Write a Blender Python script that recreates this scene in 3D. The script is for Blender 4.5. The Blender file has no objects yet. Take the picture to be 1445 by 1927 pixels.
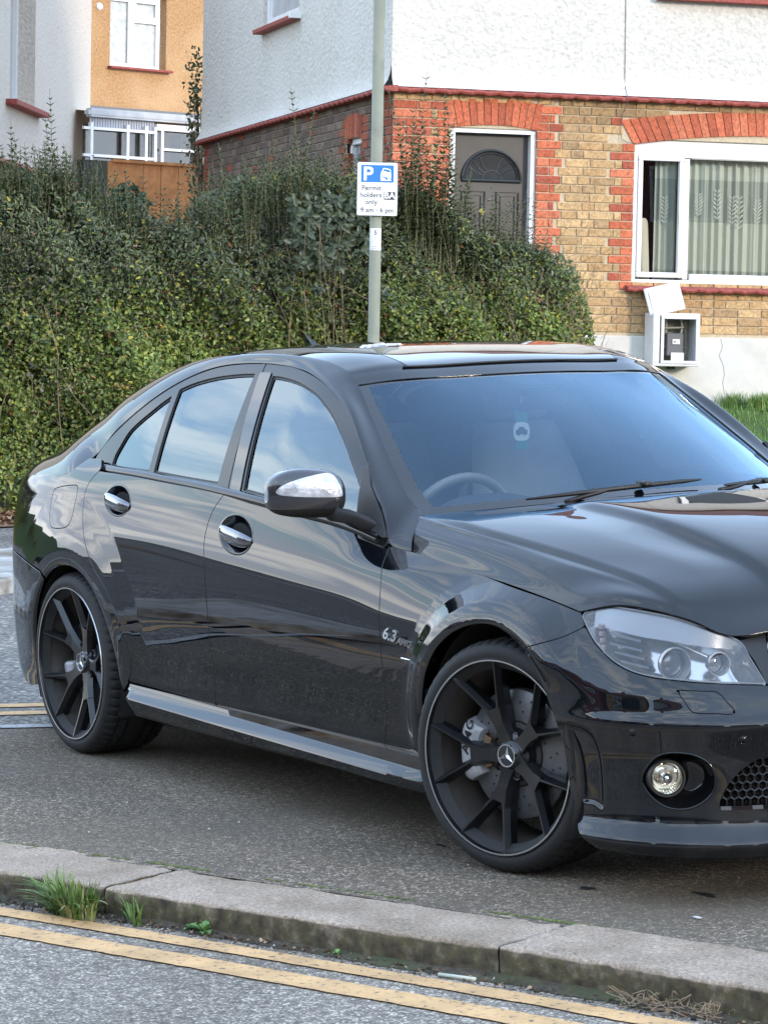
import bpy, bmesh, math, random
import numpy as np
from mathutils import Vector, Matrix
random.seed(7); RNG=np.random.default_rng(11)
SC=bpy.context.scene; COL=SC.collection
# ---------------- camera ----------------
# the frame is the road surface under the car: x = forwards along the car, z = up from the tarmac
CAM=np.array([9.595,-5.21,1.5736]); YAW,PIT,ROL=1.0391,.0701,-.023
Fv=np.array([-math.sin(YAW)*math.cos(PIT),math.cos(YAW)*math.cos(PIT),-math.sin(PIT)])
Rv=np.cross(Fv,[0,0,1]);Rv/=np.linalg.norm(Rv);Uv=np.cross(Rv,Fv)
Rv,Uv=math.cos(ROL)*Rv+math.sin(ROL)*Uv,-math.sin(ROL)*Rv+math.cos(ROL)*Uv
cd=bpy.data.cameras.new('camera');cam=bpy.data.objects.new('camera',cd);COL.objects.link(cam)
cam.matrix_world=Matrix([[Rv[0],Uv[0],-Fv[0],CAM[0]],[Rv[1],Uv[1],-Fv[1],CAM[1]],[Rv[2],Uv[2],-Fv[2],CAM[2]],[0,0,0,1]])
cd.sensor_fit='VERTICAL';cd.sensor_height=36;cd.lens=5571.7*36/1927;cd.clip_start=.1;cd.clip_end=2000
SC.camera=cam
# ---------------- light ----------------
SC.view_settings.view_transform='Standard';SC.view_settings.look='None';SC.view_settings.exposure=EXPO=2.35;SC.view_settings.gamma=1
SUN_EL=math.radians(13);SUN_AZ=math.radians(14.5)      # azimuth measured from +x towards +y
W=bpy.data.worlds.new('World');SC.world=W;W.use_nodes=True
nt=W.node_tree;N=nt.nodes;Lk=nt.links
bg=N['Background'];bg.inputs['Strength'].default_value=.15
sky=N.new('ShaderNodeTexSky');sky.sky_type='NISHITA';sky.sun_disc=False;sky.sun_elevation=SUN_EL;sky.sun_rotation=math.pi/2-SUN_AZ
sky.air_density=1.0;sky.dust_density=.4;sky.ozone_density=1.0;sky.altitude=50
tc=N.new('ShaderNodeTexCoord');mp=N.new('ShaderNodeMapping');mp.inputs['Scale'].default_value=(1,1,3.6)
Lk.new(tc.outputs['Generated'],mp.inputs['Vector'])
cn=N.new('ShaderNodeTexNoise');cn.inputs['Scale'].default_value=5.2;cn.inputs['Detail'].default_value=7;cn.inputs['Roughness'].default_value=.55;cn.inputs['Distortion'].default_value=.35
Lk.new(mp.outputs[0],cn.inputs['Vector'])
cr=N.new('ShaderNodeValToRGB');cr.color_ramp.elements[0].position=.47;cr.color_ramp.elements[1].position=.60
cr.color_ramp.elements[1].color=(.85,.85,.85,1)
Lk.new(cn.outputs[0],cr.inputs[0])
sp=N.new('ShaderNodeSeparateXYZ');Lk.new(tc.outputs['Generated'],sp.inputs[0])
hz=N.new('ShaderNodeMapRange');hz.inputs[1].default_value=0;hz.inputs[2].default_value=.55;hz.inputs[3].default_value=1;hz.inputs[4].default_value=0
Lk.new(sp.outputs[2],hz.inputs[0])
cc=N.new('ShaderNodeMixRGB');cc.inputs[1].default_value=(3.5,3.9,4.4,1);cc.inputs[2].default_value=(6.8,6.7,6.4,1);Lk.new(hz.outputs[0],cc.inputs[0])
hm=N.new('ShaderNodeMapRange');hm.inputs[1].default_value=.60;hm.inputs[2].default_value=.86;hm.inputs[3].default_value=1;hm.inputs[4].default_value=.06
Lk.new(sp.outputs[2],hm.inputs[0]);cmu=N.new('ShaderNodeMath');cmu.operation='MULTIPLY';Lk.new(cr.outputs[0],cmu.inputs[0]);Lk.new(hm.outputs[0],cmu.inputs[1])
hm.inputs[1].default_value=.50;hm.inputs[2].default_value=.80
ym=N.new('ShaderNodeMapRange');ym.inputs[1].default_value=.12;ym.inputs[2].default_value=-.30;ym.inputs[3].default_value=.08;ym.inputs[4].default_value=1;Lk.new(sp.outputs[1],ym.inputs[0])
cmv=N.new('ShaderNodeMath');cmv.operation='MULTIPLY';Lk.new(cmu.outputs[0],cmv.inputs[0]);Lk.new(ym.outputs[0],cmv.inputs[1]);cmu=cmv
mx=N.new('ShaderNodeMixRGB');Lk.new(cmu.outputs[0],mx.inputs[0]);vl=N.new('ShaderNodeMixRGB');vl.inputs[0].default_value=.60;dk=N.new('ShaderNodeMixRGB');dk.blend_type='DARKEN';dk.inputs[0].default_value=1;dk.inputs[2].default_value=(4.4,4.3,4.2,1);Lk.new(sky.outputs[0],dk.inputs[1]);Lk.new(dk.outputs[0],vl.inputs[1]);vl.inputs[2].default_value=(2.25,2.95,4.1,1);Lk.new(vl.outputs[0],mx.inputs[1]);Lk.new(cc.outputs[0],mx.inputs[2])
Lk.new(mx.outputs[0],bg.inputs['Color'])
sd=bpy.data.lights.new('sun','SUN');sd.energy=.5;sd.angle=math.radians(8);sd.color=(1,.86,.70)
so=bpy.data.objects.new('sun',sd);COL.objects.link(so)
sdir=Vector((math.cos(SUN_EL)*math.cos(SUN_AZ),math.cos(SUN_EL)*math.sin(SUN_AZ),math.sin(SUN_EL)))
so.rotation_euler=sdir.to_track_quat('Z','Y').to_euler()
so.location=(10,0,20)
# ---------------- helpers ----------------
def tag(o,label=None,cat=None,group=None,kind=None):
    if label:o['label']=label
    if cat:o['category']=cat
    if group:o['group']=group
    if kind:o['kind']=kind
    return o
def empty(name,loc=(0,0,0),rz=0,M=None):
    o=bpy.data.objects.new(name,None);COL.objects.link(o);o.empty_display_size=.1
    if M is not None:o.matrix_world=M
    else:
        o.location=loc;o.rotation_euler=(0,0,rz)
    return o
def nd(nt,t,**kw):
    n=nt.nodes.new(t)
    for k,v in kw.items():
        if k in n.inputs:n.inputs[k].default_value=v
        else:setattr(n,k,v)
    return n
def pmat(name,col=(.5,.5,.5),rough=.6,metal=0,coat=0,coatr=.03,spec=.5,**kw):
    m=bpy.data.materials.new(name);m.use_nodes=True;b=m.node_tree.nodes['Principled BSDF']
    b.inputs['Base Color'].default_value=(*col,1);b.inputs['Roughness'].default_value=rough;b.inputs['Metallic'].default_value=metal
    b.inputs['Coat Weight'].default_value=coat;b.inputs['Coat Roughness'].default_value=coatr;b.inputs['Specular IOR Level'].default_value=spec
    for k,v in kw.items():b.inputs[k].default_value=v
    return m
def ramp(nt,stops,interp='LINEAR'):
    r=nt.nodes.new('ShaderNodeValToRGB');e=r.color_ramp.elements;r.color_ramp.interpolation=interp
    while len(e)<len(stops):e.new(.5)
    for el,(p,c) in zip(e,stops):
        el.position=p;el.color=(*c,1) if len(c)==3 else c
    return r
def noisy(name,c1,c2,scale=20,rough=.8,bump=.0,bscale=None,detail=6,metal=0,lo=.35,hi=.65,coat=0,bdist=.01,c3=None,scale3=3,extra=None,vcol=False,spec=.5,lo3=.45,hi3=.7):
    """procedural two or three tone noise material with bump"""
    m=pmat(name,c1,rough,metal,coat,spec=spec);nt=m.node_tree;b=nt.nodes['Principled BSDF']
    t=nd(nt,'ShaderNodeTexCoord');n=nd(nt,'ShaderNodeTexNoise',Scale=scale,Detail=detail);n.inputs['Roughness'].default_value=.6
    nt.links.new(t.outputs['Object'],n.inputs['Vector'])
    r=ramp(nt,[(lo,c1),(hi,c2)]);nt.links.new(n.outputs[0],r.inputs[0]);out=r.outputs[0]
    if c3 is not None:
        n3=nd(nt,'ShaderNodeTexNoise',Scale=scale3,Detail=5);nt.links.new(t.outputs['Object'],n3.inputs['Vector'])
        r3=ramp(nt,[(lo3,(0,0,0)),(hi3,(1,1,1))]);nt.links.new(n3.outputs[0],r3.inputs[0])
        mm=nd(nt,'ShaderNodeMixRGB');nt.links.new(r3.outputs[0],mm.inputs[0]);nt.links.new(out,mm.inputs[1]);mm.inputs[2].default_value=(*c3,1);out=mm.outputs[0]
    if vcol:
        a=nd(nt,'ShaderNodeAttribute',attribute_name='col');mm=nd(nt,'ShaderNodeMixRGB',blend_type='MULTIPLY');mm.inputs[0].default_value=1
        nt.links.new(a.outputs[0],mm.inputs[1]);nt.links.new(out,mm.inputs[2]);out=mm.outputs[0]
    nt.links.new(out,b.inputs['Base Color'])
    if bump:
        nb=nd(nt,'ShaderNodeTexNoise',Scale=bscale or scale,Detail=5);nt.links.new(t.outputs['Object'],nb.inputs['Vector'])
        bp=nd(nt,'ShaderNodeBump',Strength=bump,Distance=bdist);nt.links.new(nb.outputs[0],bp.inputs['Height']);nt.links.new(bp.outputs[0],b.inputs['Normal'])
    return m
def mesh_obj(name,V,faces,mat,parent=None,smooth=False,normals=None,colors=None,midx=None):
    me=bpy.data.meshes.new(name)
    V=np.asarray(V,dtype=np.float32)
    if isinstance(faces,np.ndarray):
        k=faces.shape[1];nf=len(faces)
        me.vertices.add(len(V));me.vertices.foreach_set('co',V.ravel())
        me.loops.add(nf*k);me.loops.foreach_set('vertex_index',faces.astype(np.int32).ravel())
        me.polygons.add(nf);me.polygons.foreach_set('loop_start',np.arange(0,nf*k,k,dtype=np.int32));me.polygons.foreach_set('loop_total',np.full(nf,k,dtype=np.int32))
        me.update(calc_edges=True)
    else:
        me.from_pydata(V.tolist(),[],faces);me.update()
    mats=mat if isinstance(mat,(list,tuple)) else [mat]
    for m in mats:me.materials.append(m)
    if midx is not None:me.polygons.foreach_set('material_index',np.asarray(midx,dtype=np.int32))
    if smooth:me.polygons.foreach_set('use_smooth',np.ones(len(me.polygons),dtype=bool))
    if colors is not None:
        a=me.color_attributes.new('col','FLOAT_COLOR','POINT');c=np.ones((len(V),4),dtype=np.float32);c[:,:3]=colors;a.data.foreach_set('color',c.ravel())
    me.validate()
    if normals is not None:
        me.normals_split_custom_set_from_vertices([tuple(map(float,n)) for n in normals])
    o=bpy.data.objects.new(name,me);COL.objects.link(o)
    if parent is not None:o.parent=parent
    return o
class MB:
    """collects simple shapes into one mesh"""
    def __init__(s):s.v=[];s.f=[];s.m=[];s.c=[]
    def add(s,V,F,mi=0,col=None):
        b=len(s.v);s.v+= [tuple(map(float,p)) for p in V];s.f+=[tuple(i+b for i in f) for f in F];s.m+=[mi]*len(F)
        s.c+=[col if col is not None else (1,1,1)]*len(V)
    def box(s,c,d,R=None,mi=0,col=None,bev=0):
        c=np.array(c,float);h=np.array(d,float)/2
        if bev<=0:
            V=[c+0+np.array([x,y,z])*h if R is None else c+R@(np.array([x,y,z])*h) for x in(-1,1) for y in(-1,1) for z in(-1,1)]
            F=[(0,1,3,2),(4,6,7,5),(0,4,5,1),(2,3,7,6),(0,2,6,4),(1,5,7,3)]
            s.add(V,F,mi,col)
        else:
            bm=bmesh.new();bmesh.ops.create_cube(bm,size=1);bmesh.ops.scale(bm,vec=tuple(2*h),verts=bm.verts)
            bmesh.ops.bevel(bm,geom=bm.edges[:],offset=bev,segments=2,affect='EDGES',profile=.5)
            V=[np.array(v.co) for v in bm.verts];V=[c+(p if R is None else R@p) for p in V]
            F=[[v.index for v in f.verts] for f in bm.faces];bm.free();s.add(V,F,mi,col)
    def tube(s,pts,r,n=8,mi=0,cap=True,col=None):
        pts=[np.array(p,float) for p in pts];rs=r if hasattr(r,'__len__') else [r]*len(pts)
        V=[];u=None
        for i,p in enumerate(pts):
            t=pts[min(i+1,len(pts)-1)]-pts[max(i-1,0)];t=t/(np.linalg.norm(t)+1e-12)
            if u is None:
                u=np.cross(t,[0,0,1]) if abs(t[2])<.9 else np.cross(t,[1,0,0])
            else:u=u-t*(u@t)
            u=u/np.linalg.norm(u);w=np.cross(t,u)
            for k in range(n):
                a=2*math.pi*k/n;V.append(p+rs[i]*(math.cos(a)*u+math.sin(a)*w))
        F=[(i*n+k,i*n+(k+1)%n,(i+1)*n+(k+1)%n,(i+1)*n+k) for i in range(len(pts)-1) for k in range(n)]
        if cap:F+=[tuple(range(n-1,-1,-1)),tuple((len(pts)-1)*n+k for k in range(n))]
        s.add(V,F,mi,col)
    def lathe(s,prof,c,ax=(0,1,0),n=64,mi=0,up=(0,0,1),mis=None,rfun=None,col=None):
        """prof: (r, h) pairs, h along ax from c"""
        c=np.array(c,float);ax=np.array(ax,float);ax/=np.linalg.norm(ax);u=np.array(up,float);u-=ax*(u@ax);u/=np.linalg.norm(u);w=np.cross(ax,u)
        V=[]
        for j,(r,h) in enumerate(prof):
            for k in range(n):
                a=2*math.pi*k/n;rr=r if rfun is None else rfun(j,k,r)
                V.append(c+ax*h+rr*(math.cos(a)*u+math.sin(a)*w))
        b=len(s.v);s.v+=[tuple(map(float,p)) for p in V];s.c+=[(1,1,1)]*len(V)
        for j in range(len(prof)-1):
            for k in range(n):
                s.f.append((b+j*n+k,b+j*n+(k+1)%n,b+(j+1)*n+(k+1)%n,b+(j+1)*n+k));s.m.append(mi if mis is None else mis[j])
    def poly(s,pts,d,mi=0,o=None,X=(1,0,0),Y=(0,0,1),col=None):
        """extruded polygon: 2D pts in plane (X,Y) at origin o, extruded by vector d"""
        o=np.zeros(3) if o is None else np.array(o,float);X=np.array(X,float);Y=np.array(Y,float);d=np.array(d,float)
        A=[o+X*p[0]+Y*p[1] for p in pts];n=len(A);V=A+[a+d for a in A]
        F=[tuple(range(n)),tuple(range(2*n-1,n-1,-1))]+[(i,n+i,n+(i+1)%n,(i+1)%n) for i in range(n)]
        s.add(V,F,mi,col)
    def build(s,name,mat,parent=None,smooth=False,vc=False,auto=None):
        me=bpy.data.meshes.new(name);me.from_pydata(s.v,[],s.f)
        for m in (mat if isinstance(mat,(list,tuple)) else [mat]):me.materials.append(m)
        me.polygons.foreach_set('material_index',s.m)
        if vc:
            a=me.color_attributes.new('col','FLOAT_COLOR','POINT')
            c=np.ones((len(s.v),4),dtype=np.float32);c[:,:3]=s.c;a.data.foreach_set('color',c.ravel())
        bm=bmesh.new();bm.from_mesh(me);bmesh.ops.recalc_face_normals(bm,faces=bm.faces)
        if smooth:
            for f in bm.faces:f.smooth=True
            if auto is not None:
                for e in bm.edges:
                    if len(e.link_faces)==2 and e.calc_face_angle(0)>math.radians(auto):e.smooth=False
        bm.to_mesh(me);bm.free();me.update()
        o=bpy.data.objects.new(name,me);COL.objects.link(o)
        if parent is not None:o.parent=parent
        return o
def text_mesh(txt,size,M,mat,parent,name,extr=.0006,align='CENTER',sx=1,shear=0,weight=0,space=1):
    """lettering as solid mesh; M = (origin, X, Y) in parent space"""
    cu=bpy.data.curves.new('lettering','FONT');cu.body=txt;cu.size=size;cu.extrude=extr;cu.align_x=align;cu.align_y='CENTER';cu.shear=shear;cu.offset=weight;cu.space_character=space
    cu.resolution_u=3
    ob=bpy.data.objects.new('tmp',cu);COL.objects.link(ob);dg=bpy.context.evaluated_depsgraph_get()
    me=bpy.data.meshes.new_from_object(ob.evaluated_get(dg));bpy.data.objects.remove(ob)
    O,X,Y=[np.array(a,float) for a in M];X/=np.linalg.norm(X);Y/=np.linalg.norm(Y);Z=np.cross(X,Y)
    co=np.zeros(len(me.vertices)*3,dtype=np.float32);me.vertices.foreach_get('co',co);co=co.reshape(-1,3)
    co=O+np.outer(co[:,0]*sx,X)+np.outer(co[:,1],Y)+np.outer(co[:,2],Z);me.vertices.foreach_set('co',co.astype(np.float32).ravel())
    me.materials.clear();me.materials.append(mat);me.update()
    o=bpy.data.objects.new(name,me);COL.objects.link(o);o.parent=parent
    return o
def pchip(x,y,q):
    x=np.asarray(x,float);y=np.asarray(y,float);q=np.asarray(q,float)
    h=np.diff(x);d=np.diff(y,axis=0)/(h if y.ndim==1 else h[:,None])
    m=np.zeros_like(y)
    if len(x)>2:
        hh=h if y.ndim==1 else h[:,None]
        w1=2*hh[1:]+hh[:-1];w2=hh[1:]+2*hh[:-1]
        ok=d[:-1]*d[1:]>0
        with np.errstate(all='ignore'):
            mm=(w1+w2)/(w1/d[:-1]+w2/d[1:])
        m[1:-1]=np.where(ok,mm,0)
    m[0]=d[0];m[-1]=d[-1]
    q=np.clip(q,x[0],x[-1])
    i=np.clip(np.searchsorted(x,q,side='right')-1,0,len(x)-2)
    t=(q-x[i])/h[i]
    H=h[i]
    if y.ndim>1: t=t[...,None];H=H[...,None]
    return (2*t**3-3*t**2+1)*y[i]+(t**3-2*t**2+t)*H*m[i]+(-2*t**3+3*t**2)*y[i+1]+(t**3-t**2)*H*m[i+1]
def catmull(pts,n=8,closed=False):
    P=np.asarray(pts,float)
    if closed: P=np.vstack([P[-1:],P,P[:2]])
    else: P=np.vstack([2*P[0]-P[1],P,2*P[-1]-P[-2]])
    out=[]
    for i in range(1,len(P)-2):
        p0,p1,p2,p3=P[i-1:i+3]
        for k in range(n):
            t=k/n
            out.append(.5*((2*p1)+(-p0+p2)*t+(2*p0-5*p1+4*p2-p3)*t*t+(-p0+3*p1-3*p2+p3)*t**3))
    if not closed: out.append(P[-2])
    return np.array(out)
# ---- plan curve of the body ----
PLANP=[(-1.03,0),(-1.00,-.35),(-.945,-.55),(-.85,-.69),(-.70,-.79),(-.5,-.845),(-.2,-.875),(.3,-.885),(1.2,-.887),(2.2,-.885),(2.8,-.886),(3.1,-.885),(3.25,-.868),(3.38,-.82),(3.48,-.75),(3.56,-.65),(3.62,-.5),(3.66,-.3),(3.68,0)]
_pc=catmull(PLANP,60)
_l=np.r_[0,np.cumsum(np.linalg.norm(np.diff(_pc,axis=0),axis=1))];_u=np.arange(0,_l[-1],.003);_pc=np.stack([np.interp(_u,_l,_pc[:,k]) for k in (0,1)],1)
_g=np.exp(-.5*(np.arange(-45,46)/15.)**2);_g/=_g.sum();_q=np.vstack([2*_pc[0]-_pc[45:0:-1],_pc,2*_pc[-1]-_pc[-2:-47:-1]]);_pc=np.stack([np.convolve(_q[:,k],_g,mode='valid') for k in (0,1)],1)
_seg=np.r_[0,np.cumsum(np.linalg.norm(np.diff(_pc,axis=0),axis=1))]
_i0=np.argmin(np.abs(_pc[:,0]-1.2)); _seg=_seg-_seg[_i0]+_pc[_i0,0]
SMIN,SMAX=_seg[0],_seg[-1]
def plan(s):
    return np.stack([np.interp(s,_seg,_pc[:,0]),np.interp(s,_seg,_pc[:,1])],-1)
def plan_n(s):
    a=plan(np.clip(s-.035,SMIN,SMAX));b=plan(np.clip(s+.035,SMIN,SMAX));t=b-a;t/=np.linalg.norm(t,axis=-1,keepdims=True)
    return np.stack([t[...,1],-t[...,0]],-1)   # outward (towards -y on the side)
ZK=[.10,.15,.165,.215,.25,.30,.38,.45,.475,.50,.55,.60,.66,.70,.75,.80,.86,.92,.98,1.02,1.06]
ST={
 SMIN:[.12,.06,.05,.03,.02,.015,.01,.005,.004,.006,.01,.012,.016,.02,.025,.03,.04,.05,.07,.09,.13],
 -.9:[.12,.06,.05,.03,.02,.015,.01,.005,.004,.006,.01,.012,.016,.02,.025,.03,.04,.05,.08,.11,.17],
 -.5:[.12,.06,.05,.035,.025,.018,.01,.005,.003,.002,.001,.0,.0,.0,.003,.007,.016,.032,.062,.10,.17],
 .0:[.12,.08,.07,.05,.04,.03,.02,.012,.01,.007,.003,.0,.0,.0,.002,.005,.012,.022,.042,.062,.095],
 .5:[.12,.09,.08,.06,.04,.024,.017,.009,.006,.004,.001,.0,.0,.001,.003,.006,.014,.026,.046,.062,.085],
 1.2:[.12,.09,.08,.06,.04,.022,.016,.008,.006,.004,.001,.0,.0,.001,.004,.009,.020,.036,.058,.075,.095],
 1.9:[.12,.09,.08,.06,.04,.022,.016,.008,.006,.004,.001,.0,.001,.003,.008,.017,.036,.062,.09,.11,.13],
 2.25:[.12,.09,.08,.06,.04,.024,.018,.010,.008,.006,.002,.001,.003,.007,.016,.032,.082,.12,.15,.17,.19],
 2.55:[.12,.09,.08,.06,.04,.026,.020,.012,.010,.008,.004,.003,.007,.014,.032,.066,.115,.15,.18,.2,.22],
 2.85:[.12,.09,.08,.06,.04,.026,.020,.012,.010,.008,.005,.006,.014,.028,.055,.092,.14,.17,.2,.22,.24],
 3.1:[.07,.02,.015,.035,.03,.026,.020,.010,.006,.006,.008,.014,.032,.052,.087,.13,.17,.2,.22,.24,.26],
 3.3:[.05,.006,.0,.033,.036,.034,.028,.008,.0,.009,.018,.034,.062,.088,.125,.165,.2,.23,.25,.27,.29],
 3.5:[.05,.006,.0,.033,.036,.034,.028,.008,.0,.010,.022,.042,.076,.104,.146,.19,.23,.26,.28,.3,.32],
 3.65:[.05,.006,.0,.035,.036,.034,.028,.008,.0,.012,.028,.054,.095,.13,.175,.22,.26,.28,.3,.32,.34],
 3.8:[.055,.01,.005,.037,.038,.034,.028,.008,.0,.013,.034,.068,.12,.16,.205,.25,.28,.3,.32,.34,.36],
 4.0:[.06,.015,.008,.038,.038,.034,.028,.008,.0,.013,.036,.07,.11,.135,.17,.22,.28,.3,.32,.34,.36],
 SMAX:[.06,.015,.008,.038,.038,.034,.028,.008,.0,.013,.036,.06,.085,.10,.125,.17,.28,.3,.32,.34,.36]}
_sk=sorted(ST);_tab=np.array([ST[k] for k in _sk])
_ZD=np.linspace(.10,1.06,193)
_tabz=pchip(ZK,_tab.T,_ZD)        # (nz, ns)
_k=np.exp(-.5*(np.arange(-3,4)/1.3)**2);_k/=_k.sum()
_tabz=np.stack([np.convolve(np.pad(_tabz[:,i],3,mode='edge'),_k,mode='valid') for i in range(_tabz.shape[1])],1)
_SD=np.arange(SMIN,SMAX+.0099,.01);_dense=pchip(_sk,_tabz.T,_SD)
_g2=np.exp(-.5*(np.arange(-9,10)/3.5)**2);_g2/=_g2.sum();_dense=np.stack([np.convolve(np.pad(_dense[:,i],9,mode='edge'),_g2,mode='valid') for i in range(_dense.shape[1])],1)
def inset(s,z):
    s=np.asarray(s,float);z=np.asarray(z,float)
    _f=np.clip((s.ravel()-SMIN)/.01,0,len(_SD)-1.001);_i=_f.astype(int);_w=(_f-_i)[:,None];col=_dense[_i]*(1-_w)+_dense[_i+1]*_w
    zi=(np.clip(z.ravel(),.10,1.06)-.10)/(.96)*192
    i=np.clip(zi.astype(int),0,191);f=zi-i
    r=np.arange(len(i))
    return (col[r,i]*(1-f)+col[r,i+1]*f).reshape(s.shape)
def sstep(a,b,x):
    t=np.clip((x-a)/(b-a),0,1);return t*t*(3-2*t)
FA=(2.80,.325);RA=(.03,.325)
def flare(x,z):
    o=np.zeros_like(x)
    r=np.hypot(x-FA[0],z-FA[1]);up=sstep(-.12,.10,z-FA[1])
    prof=np.interp(r,[0,.345,.362,.378,.40,.43,.462,.485,.52],[.0,.0,.018,.028,.030,.026,.012,.003,0])
    a=(x>FA[0]);o+=prof*up*np.where(a,1-.55*sstep(3.0,3.16,x),1)*np.where(a,1-sstep(.62,.52,z)*sstep(3.0,3.1,x),1)
    r=np.hypot(x-RA[0],z-RA[1]);up=sstep(-.15,.12,z-RA[1])
    prof=np.interp(r,[0,.345,.36,.375,.41,.46,.52,.60],[0,0,.010,.014,.015,.012,.006,0])
    o+=prof*up
    return o
def side(s,z):
    s=np.asarray(s,float);z=np.asarray(z,float)
    p=plan(s);n=plan_n(s)
    q=-inset(s,z)
    w=p+n*q[...,None]
    o=flare(w[...,0],z)
    w=w+n*o[...,None]
    return np.stack([w[...,0],w[...,1],z],-1)
# ---- hood ----
HOOD=np.array([
 [(2.262,-.803,.853),(2.42,-.803,.835),(2.58,-.803,.819),(2.76,-.804,.80),(2.92,-.804,.78),(3.04,-.803,.762),(3.114,-.801,.750)],
 [(2.236,-.779,.905),(2.44,-.780,.886),(2.64,-.78,.862),(2.86,-.778,.83),(3.02,-.77,.803),(3.13,-.765,.787),(3.215,-.750,.771)],
 [(2.212,-.750,.938),(2.47,-.750,.911),(2.70,-.745,.886),(2.92,-.735,.856),(3.10,-.72,.822),(3.24,-.722,.795),(3.31,-.706,.762)],
 [(2.205,-.722,.954),(2.50,-.727,.923),(2.78,-.708,.889),(3.02,-.685,.854),(3.22,-.668,.820),(3.34,-.660,.782),(3.400,-.648,.738)],
 [(2.32,-.58,.967),(2.58,-.58,.945),(2.84,-.575,.918),(3.08,-.56,.882),(3.28,-.545,.835),(3.40,-.552,.782),(3.462,-.568,.697)],
 [(2.40,-.45,.978),(2.66,-.45,.957),(2.91,-.445,.931),(3.14,-.44,.885),(3.33,-.43,.842),(3.44,-.43,.785),(3.492,-.44,.705)],
 [(2.43,-.37,.985),(2.70,-.375,.971),(2.95,-.38,.947),(3.17,-.375,.907),(3.35,-.365,.858),(3.455,-.355,.795),(3.502,-.35,.722)],
 [(2.47,-.2,.993),(2.74,-.2,.978),(2.99,-.2,.955),(3.21,-.2,.918),(3.38,-.2,.868),(3.48,-.2,.80),(3.515,-.2,.735)],
 [(2.48,0,.997),(2.75,0,.982),(3.00,0,.96),(3.22,0,.925),(3.40,0,.872),(3.50,0,.805),(3.53,0,.74)]])
def tensor(G,U,V):
    """G[rows,cols,3]; U in 0..1 over cols, V in 0..1 over rows -> grid (len(V),len(U),3)"""
    R,Cc,_=G.shape
    a=pchip(np.linspace(0,1,R),G.reshape(R,-1),np.asarray(V)).reshape(len(V),Cc,3)
    b=np.transpose(a,(1,0,2)).reshape(Cc,-1)
    c=pchip(np.linspace(0,1,Cc),b,np.asarray(U)).reshape(len(U),len(V),3)
    return np.transpose(c,(1,0,2))
def yG(x,z):
    x=np.asarray(x,float)
    w0=.832-.045*(np.maximum(0,x-1.3)/.9)**2-.010*(np.maximum(0,.6-x)/.5)**2
    return -(w0-.40*(z-.95)-.30*(z-.95)*np.abs(z-.95))
# ---------------- ground ----------------
def asphalt(name,base,lo,spec_c,patch,stain=None,bump=.35,grain=95):
    m=pmat(name,base,.85);nt=m.node_tree;b=nt.nodes['Principled BSDF'];L=nt.links
    t=nd(nt,'ShaderNodeTexCoord')
    v=nd(nt,'ShaderNodeTexVoronoi',Scale=grain);L.new(t.outputs['Object'],v.inputs['Vector'])
    r=ramp(nt,[(0,lo),(.45,base),(.80,patch),(.97,spec_c)]);
    sx=nd(nt,'ShaderNodeSeparateColor');L.new(v.outputs['Color'],sx.inputs[0]);L.new(sx.outputs[0],r.inputs[0])
    n=nd(nt,'ShaderNodeTexNoise',Scale=1.4,Detail=6);L.new(t.outputs['Object'],n.inputs['Vector'])
    rn=ramp(nt,[(.3,(.72,.70,.68)),(.5,(1,1,1)),(.72,(1.22,1.22,1.24))]);L.new(n.outputs[0],rn.inputs[0])
    mm=nd(nt,'ShaderNodeMixRGB',blend_type='MULTIPLY');mm.inputs[0].default_value=1;L.new(r.outputs[0],mm.inputs[1]);L.new(rn.outputs[0],mm.inputs[2])
    n4=nd(nt,'ShaderNodeTexNoise',Scale=38,Detail=4);L.new(t.outputs['Object'],n4.inputs['Vector'])
    r4=ramp(nt,[(.35,(.70,.70,.70)),(.62,(1.25,1.25,1.25))]);L.new(n4.outputs[0],r4.inputs[0])
    m3=nd(nt,'ShaderNodeMixRGB',blend_type='MULTIPLY');m3.inputs[0].default_value=1;L.new(mm.outputs[0],m3.inputs[1]);L.new(r4.outputs[0],m3.inputs[2])
    out=m3.outputs[0]
    if stain:
        n2=nd(nt,'ShaderNodeTexNoise',Scale=.8,Detail=4);L.new(t.outputs['Object'],n2.inputs['Vector'])
        r2=ramp(nt,[(.48,(0,0,0)),(.66,(.6,.6,.6))]);L.new(n2.outputs[0],r2.inputs[0])
        m2=nd(nt,'ShaderNodeMixRGB');L.new(r2.outputs[0],m2.inputs[0]);L.new(out,m2.inputs[1]);m2.inputs[2].default_value=(*stain,1);out=m2.outputs[0]
    L.new(out,b.inputs['Base Color'])
    bp=nd(nt,'ShaderNodeBump',Strength=bump,Distance=.004);L.new(v.outputs['Distance'],bp.inputs['Height'])
    n5=nd(nt,'ShaderNodeTexNoise',Scale=60,Detail=4);L.new(t.outputs['Object'],n5.inputs['Vector'])
    b2=nd(nt,'ShaderNodeBump',Strength=bump,Distance=.006);L.new(n5.outputs[0],b2.inputs['Height']);L.new(bp.outputs[0],b2.inputs['Normal']);L.new(b2.outputs[0],b.inputs['Normal'])
    return m
M_road=asphalt('road_asphalt',(.168,.145,.117),(.095,.081,.063),(.50,.44,.37),(.25,.218,.176),grain=165)
M_tarmac=asphalt('pavement_tarmac',(.110,.087,.060),(.060,.048,.034),(.42,.34,.26),(.148,.118,.083),stain=(.108,.088,.064),bump=.3,grain=170)
M_farroad=asphalt('worn_asphalt',(.130,.119,.104),(.075,.068,.060),(.34,.31,.27),(.195,.178,.155),grain=60)
def quadsheet(name,pts,z,mat,kind='structure',parent=None):
    V=[(p[0],p[1],z) for p in pts];o=mesh_obj(name,V,[tuple(range(len(V)))],mat,parent)
    if kind:tag(o,kind=kind)
    return o
ZR=-.085
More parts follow.
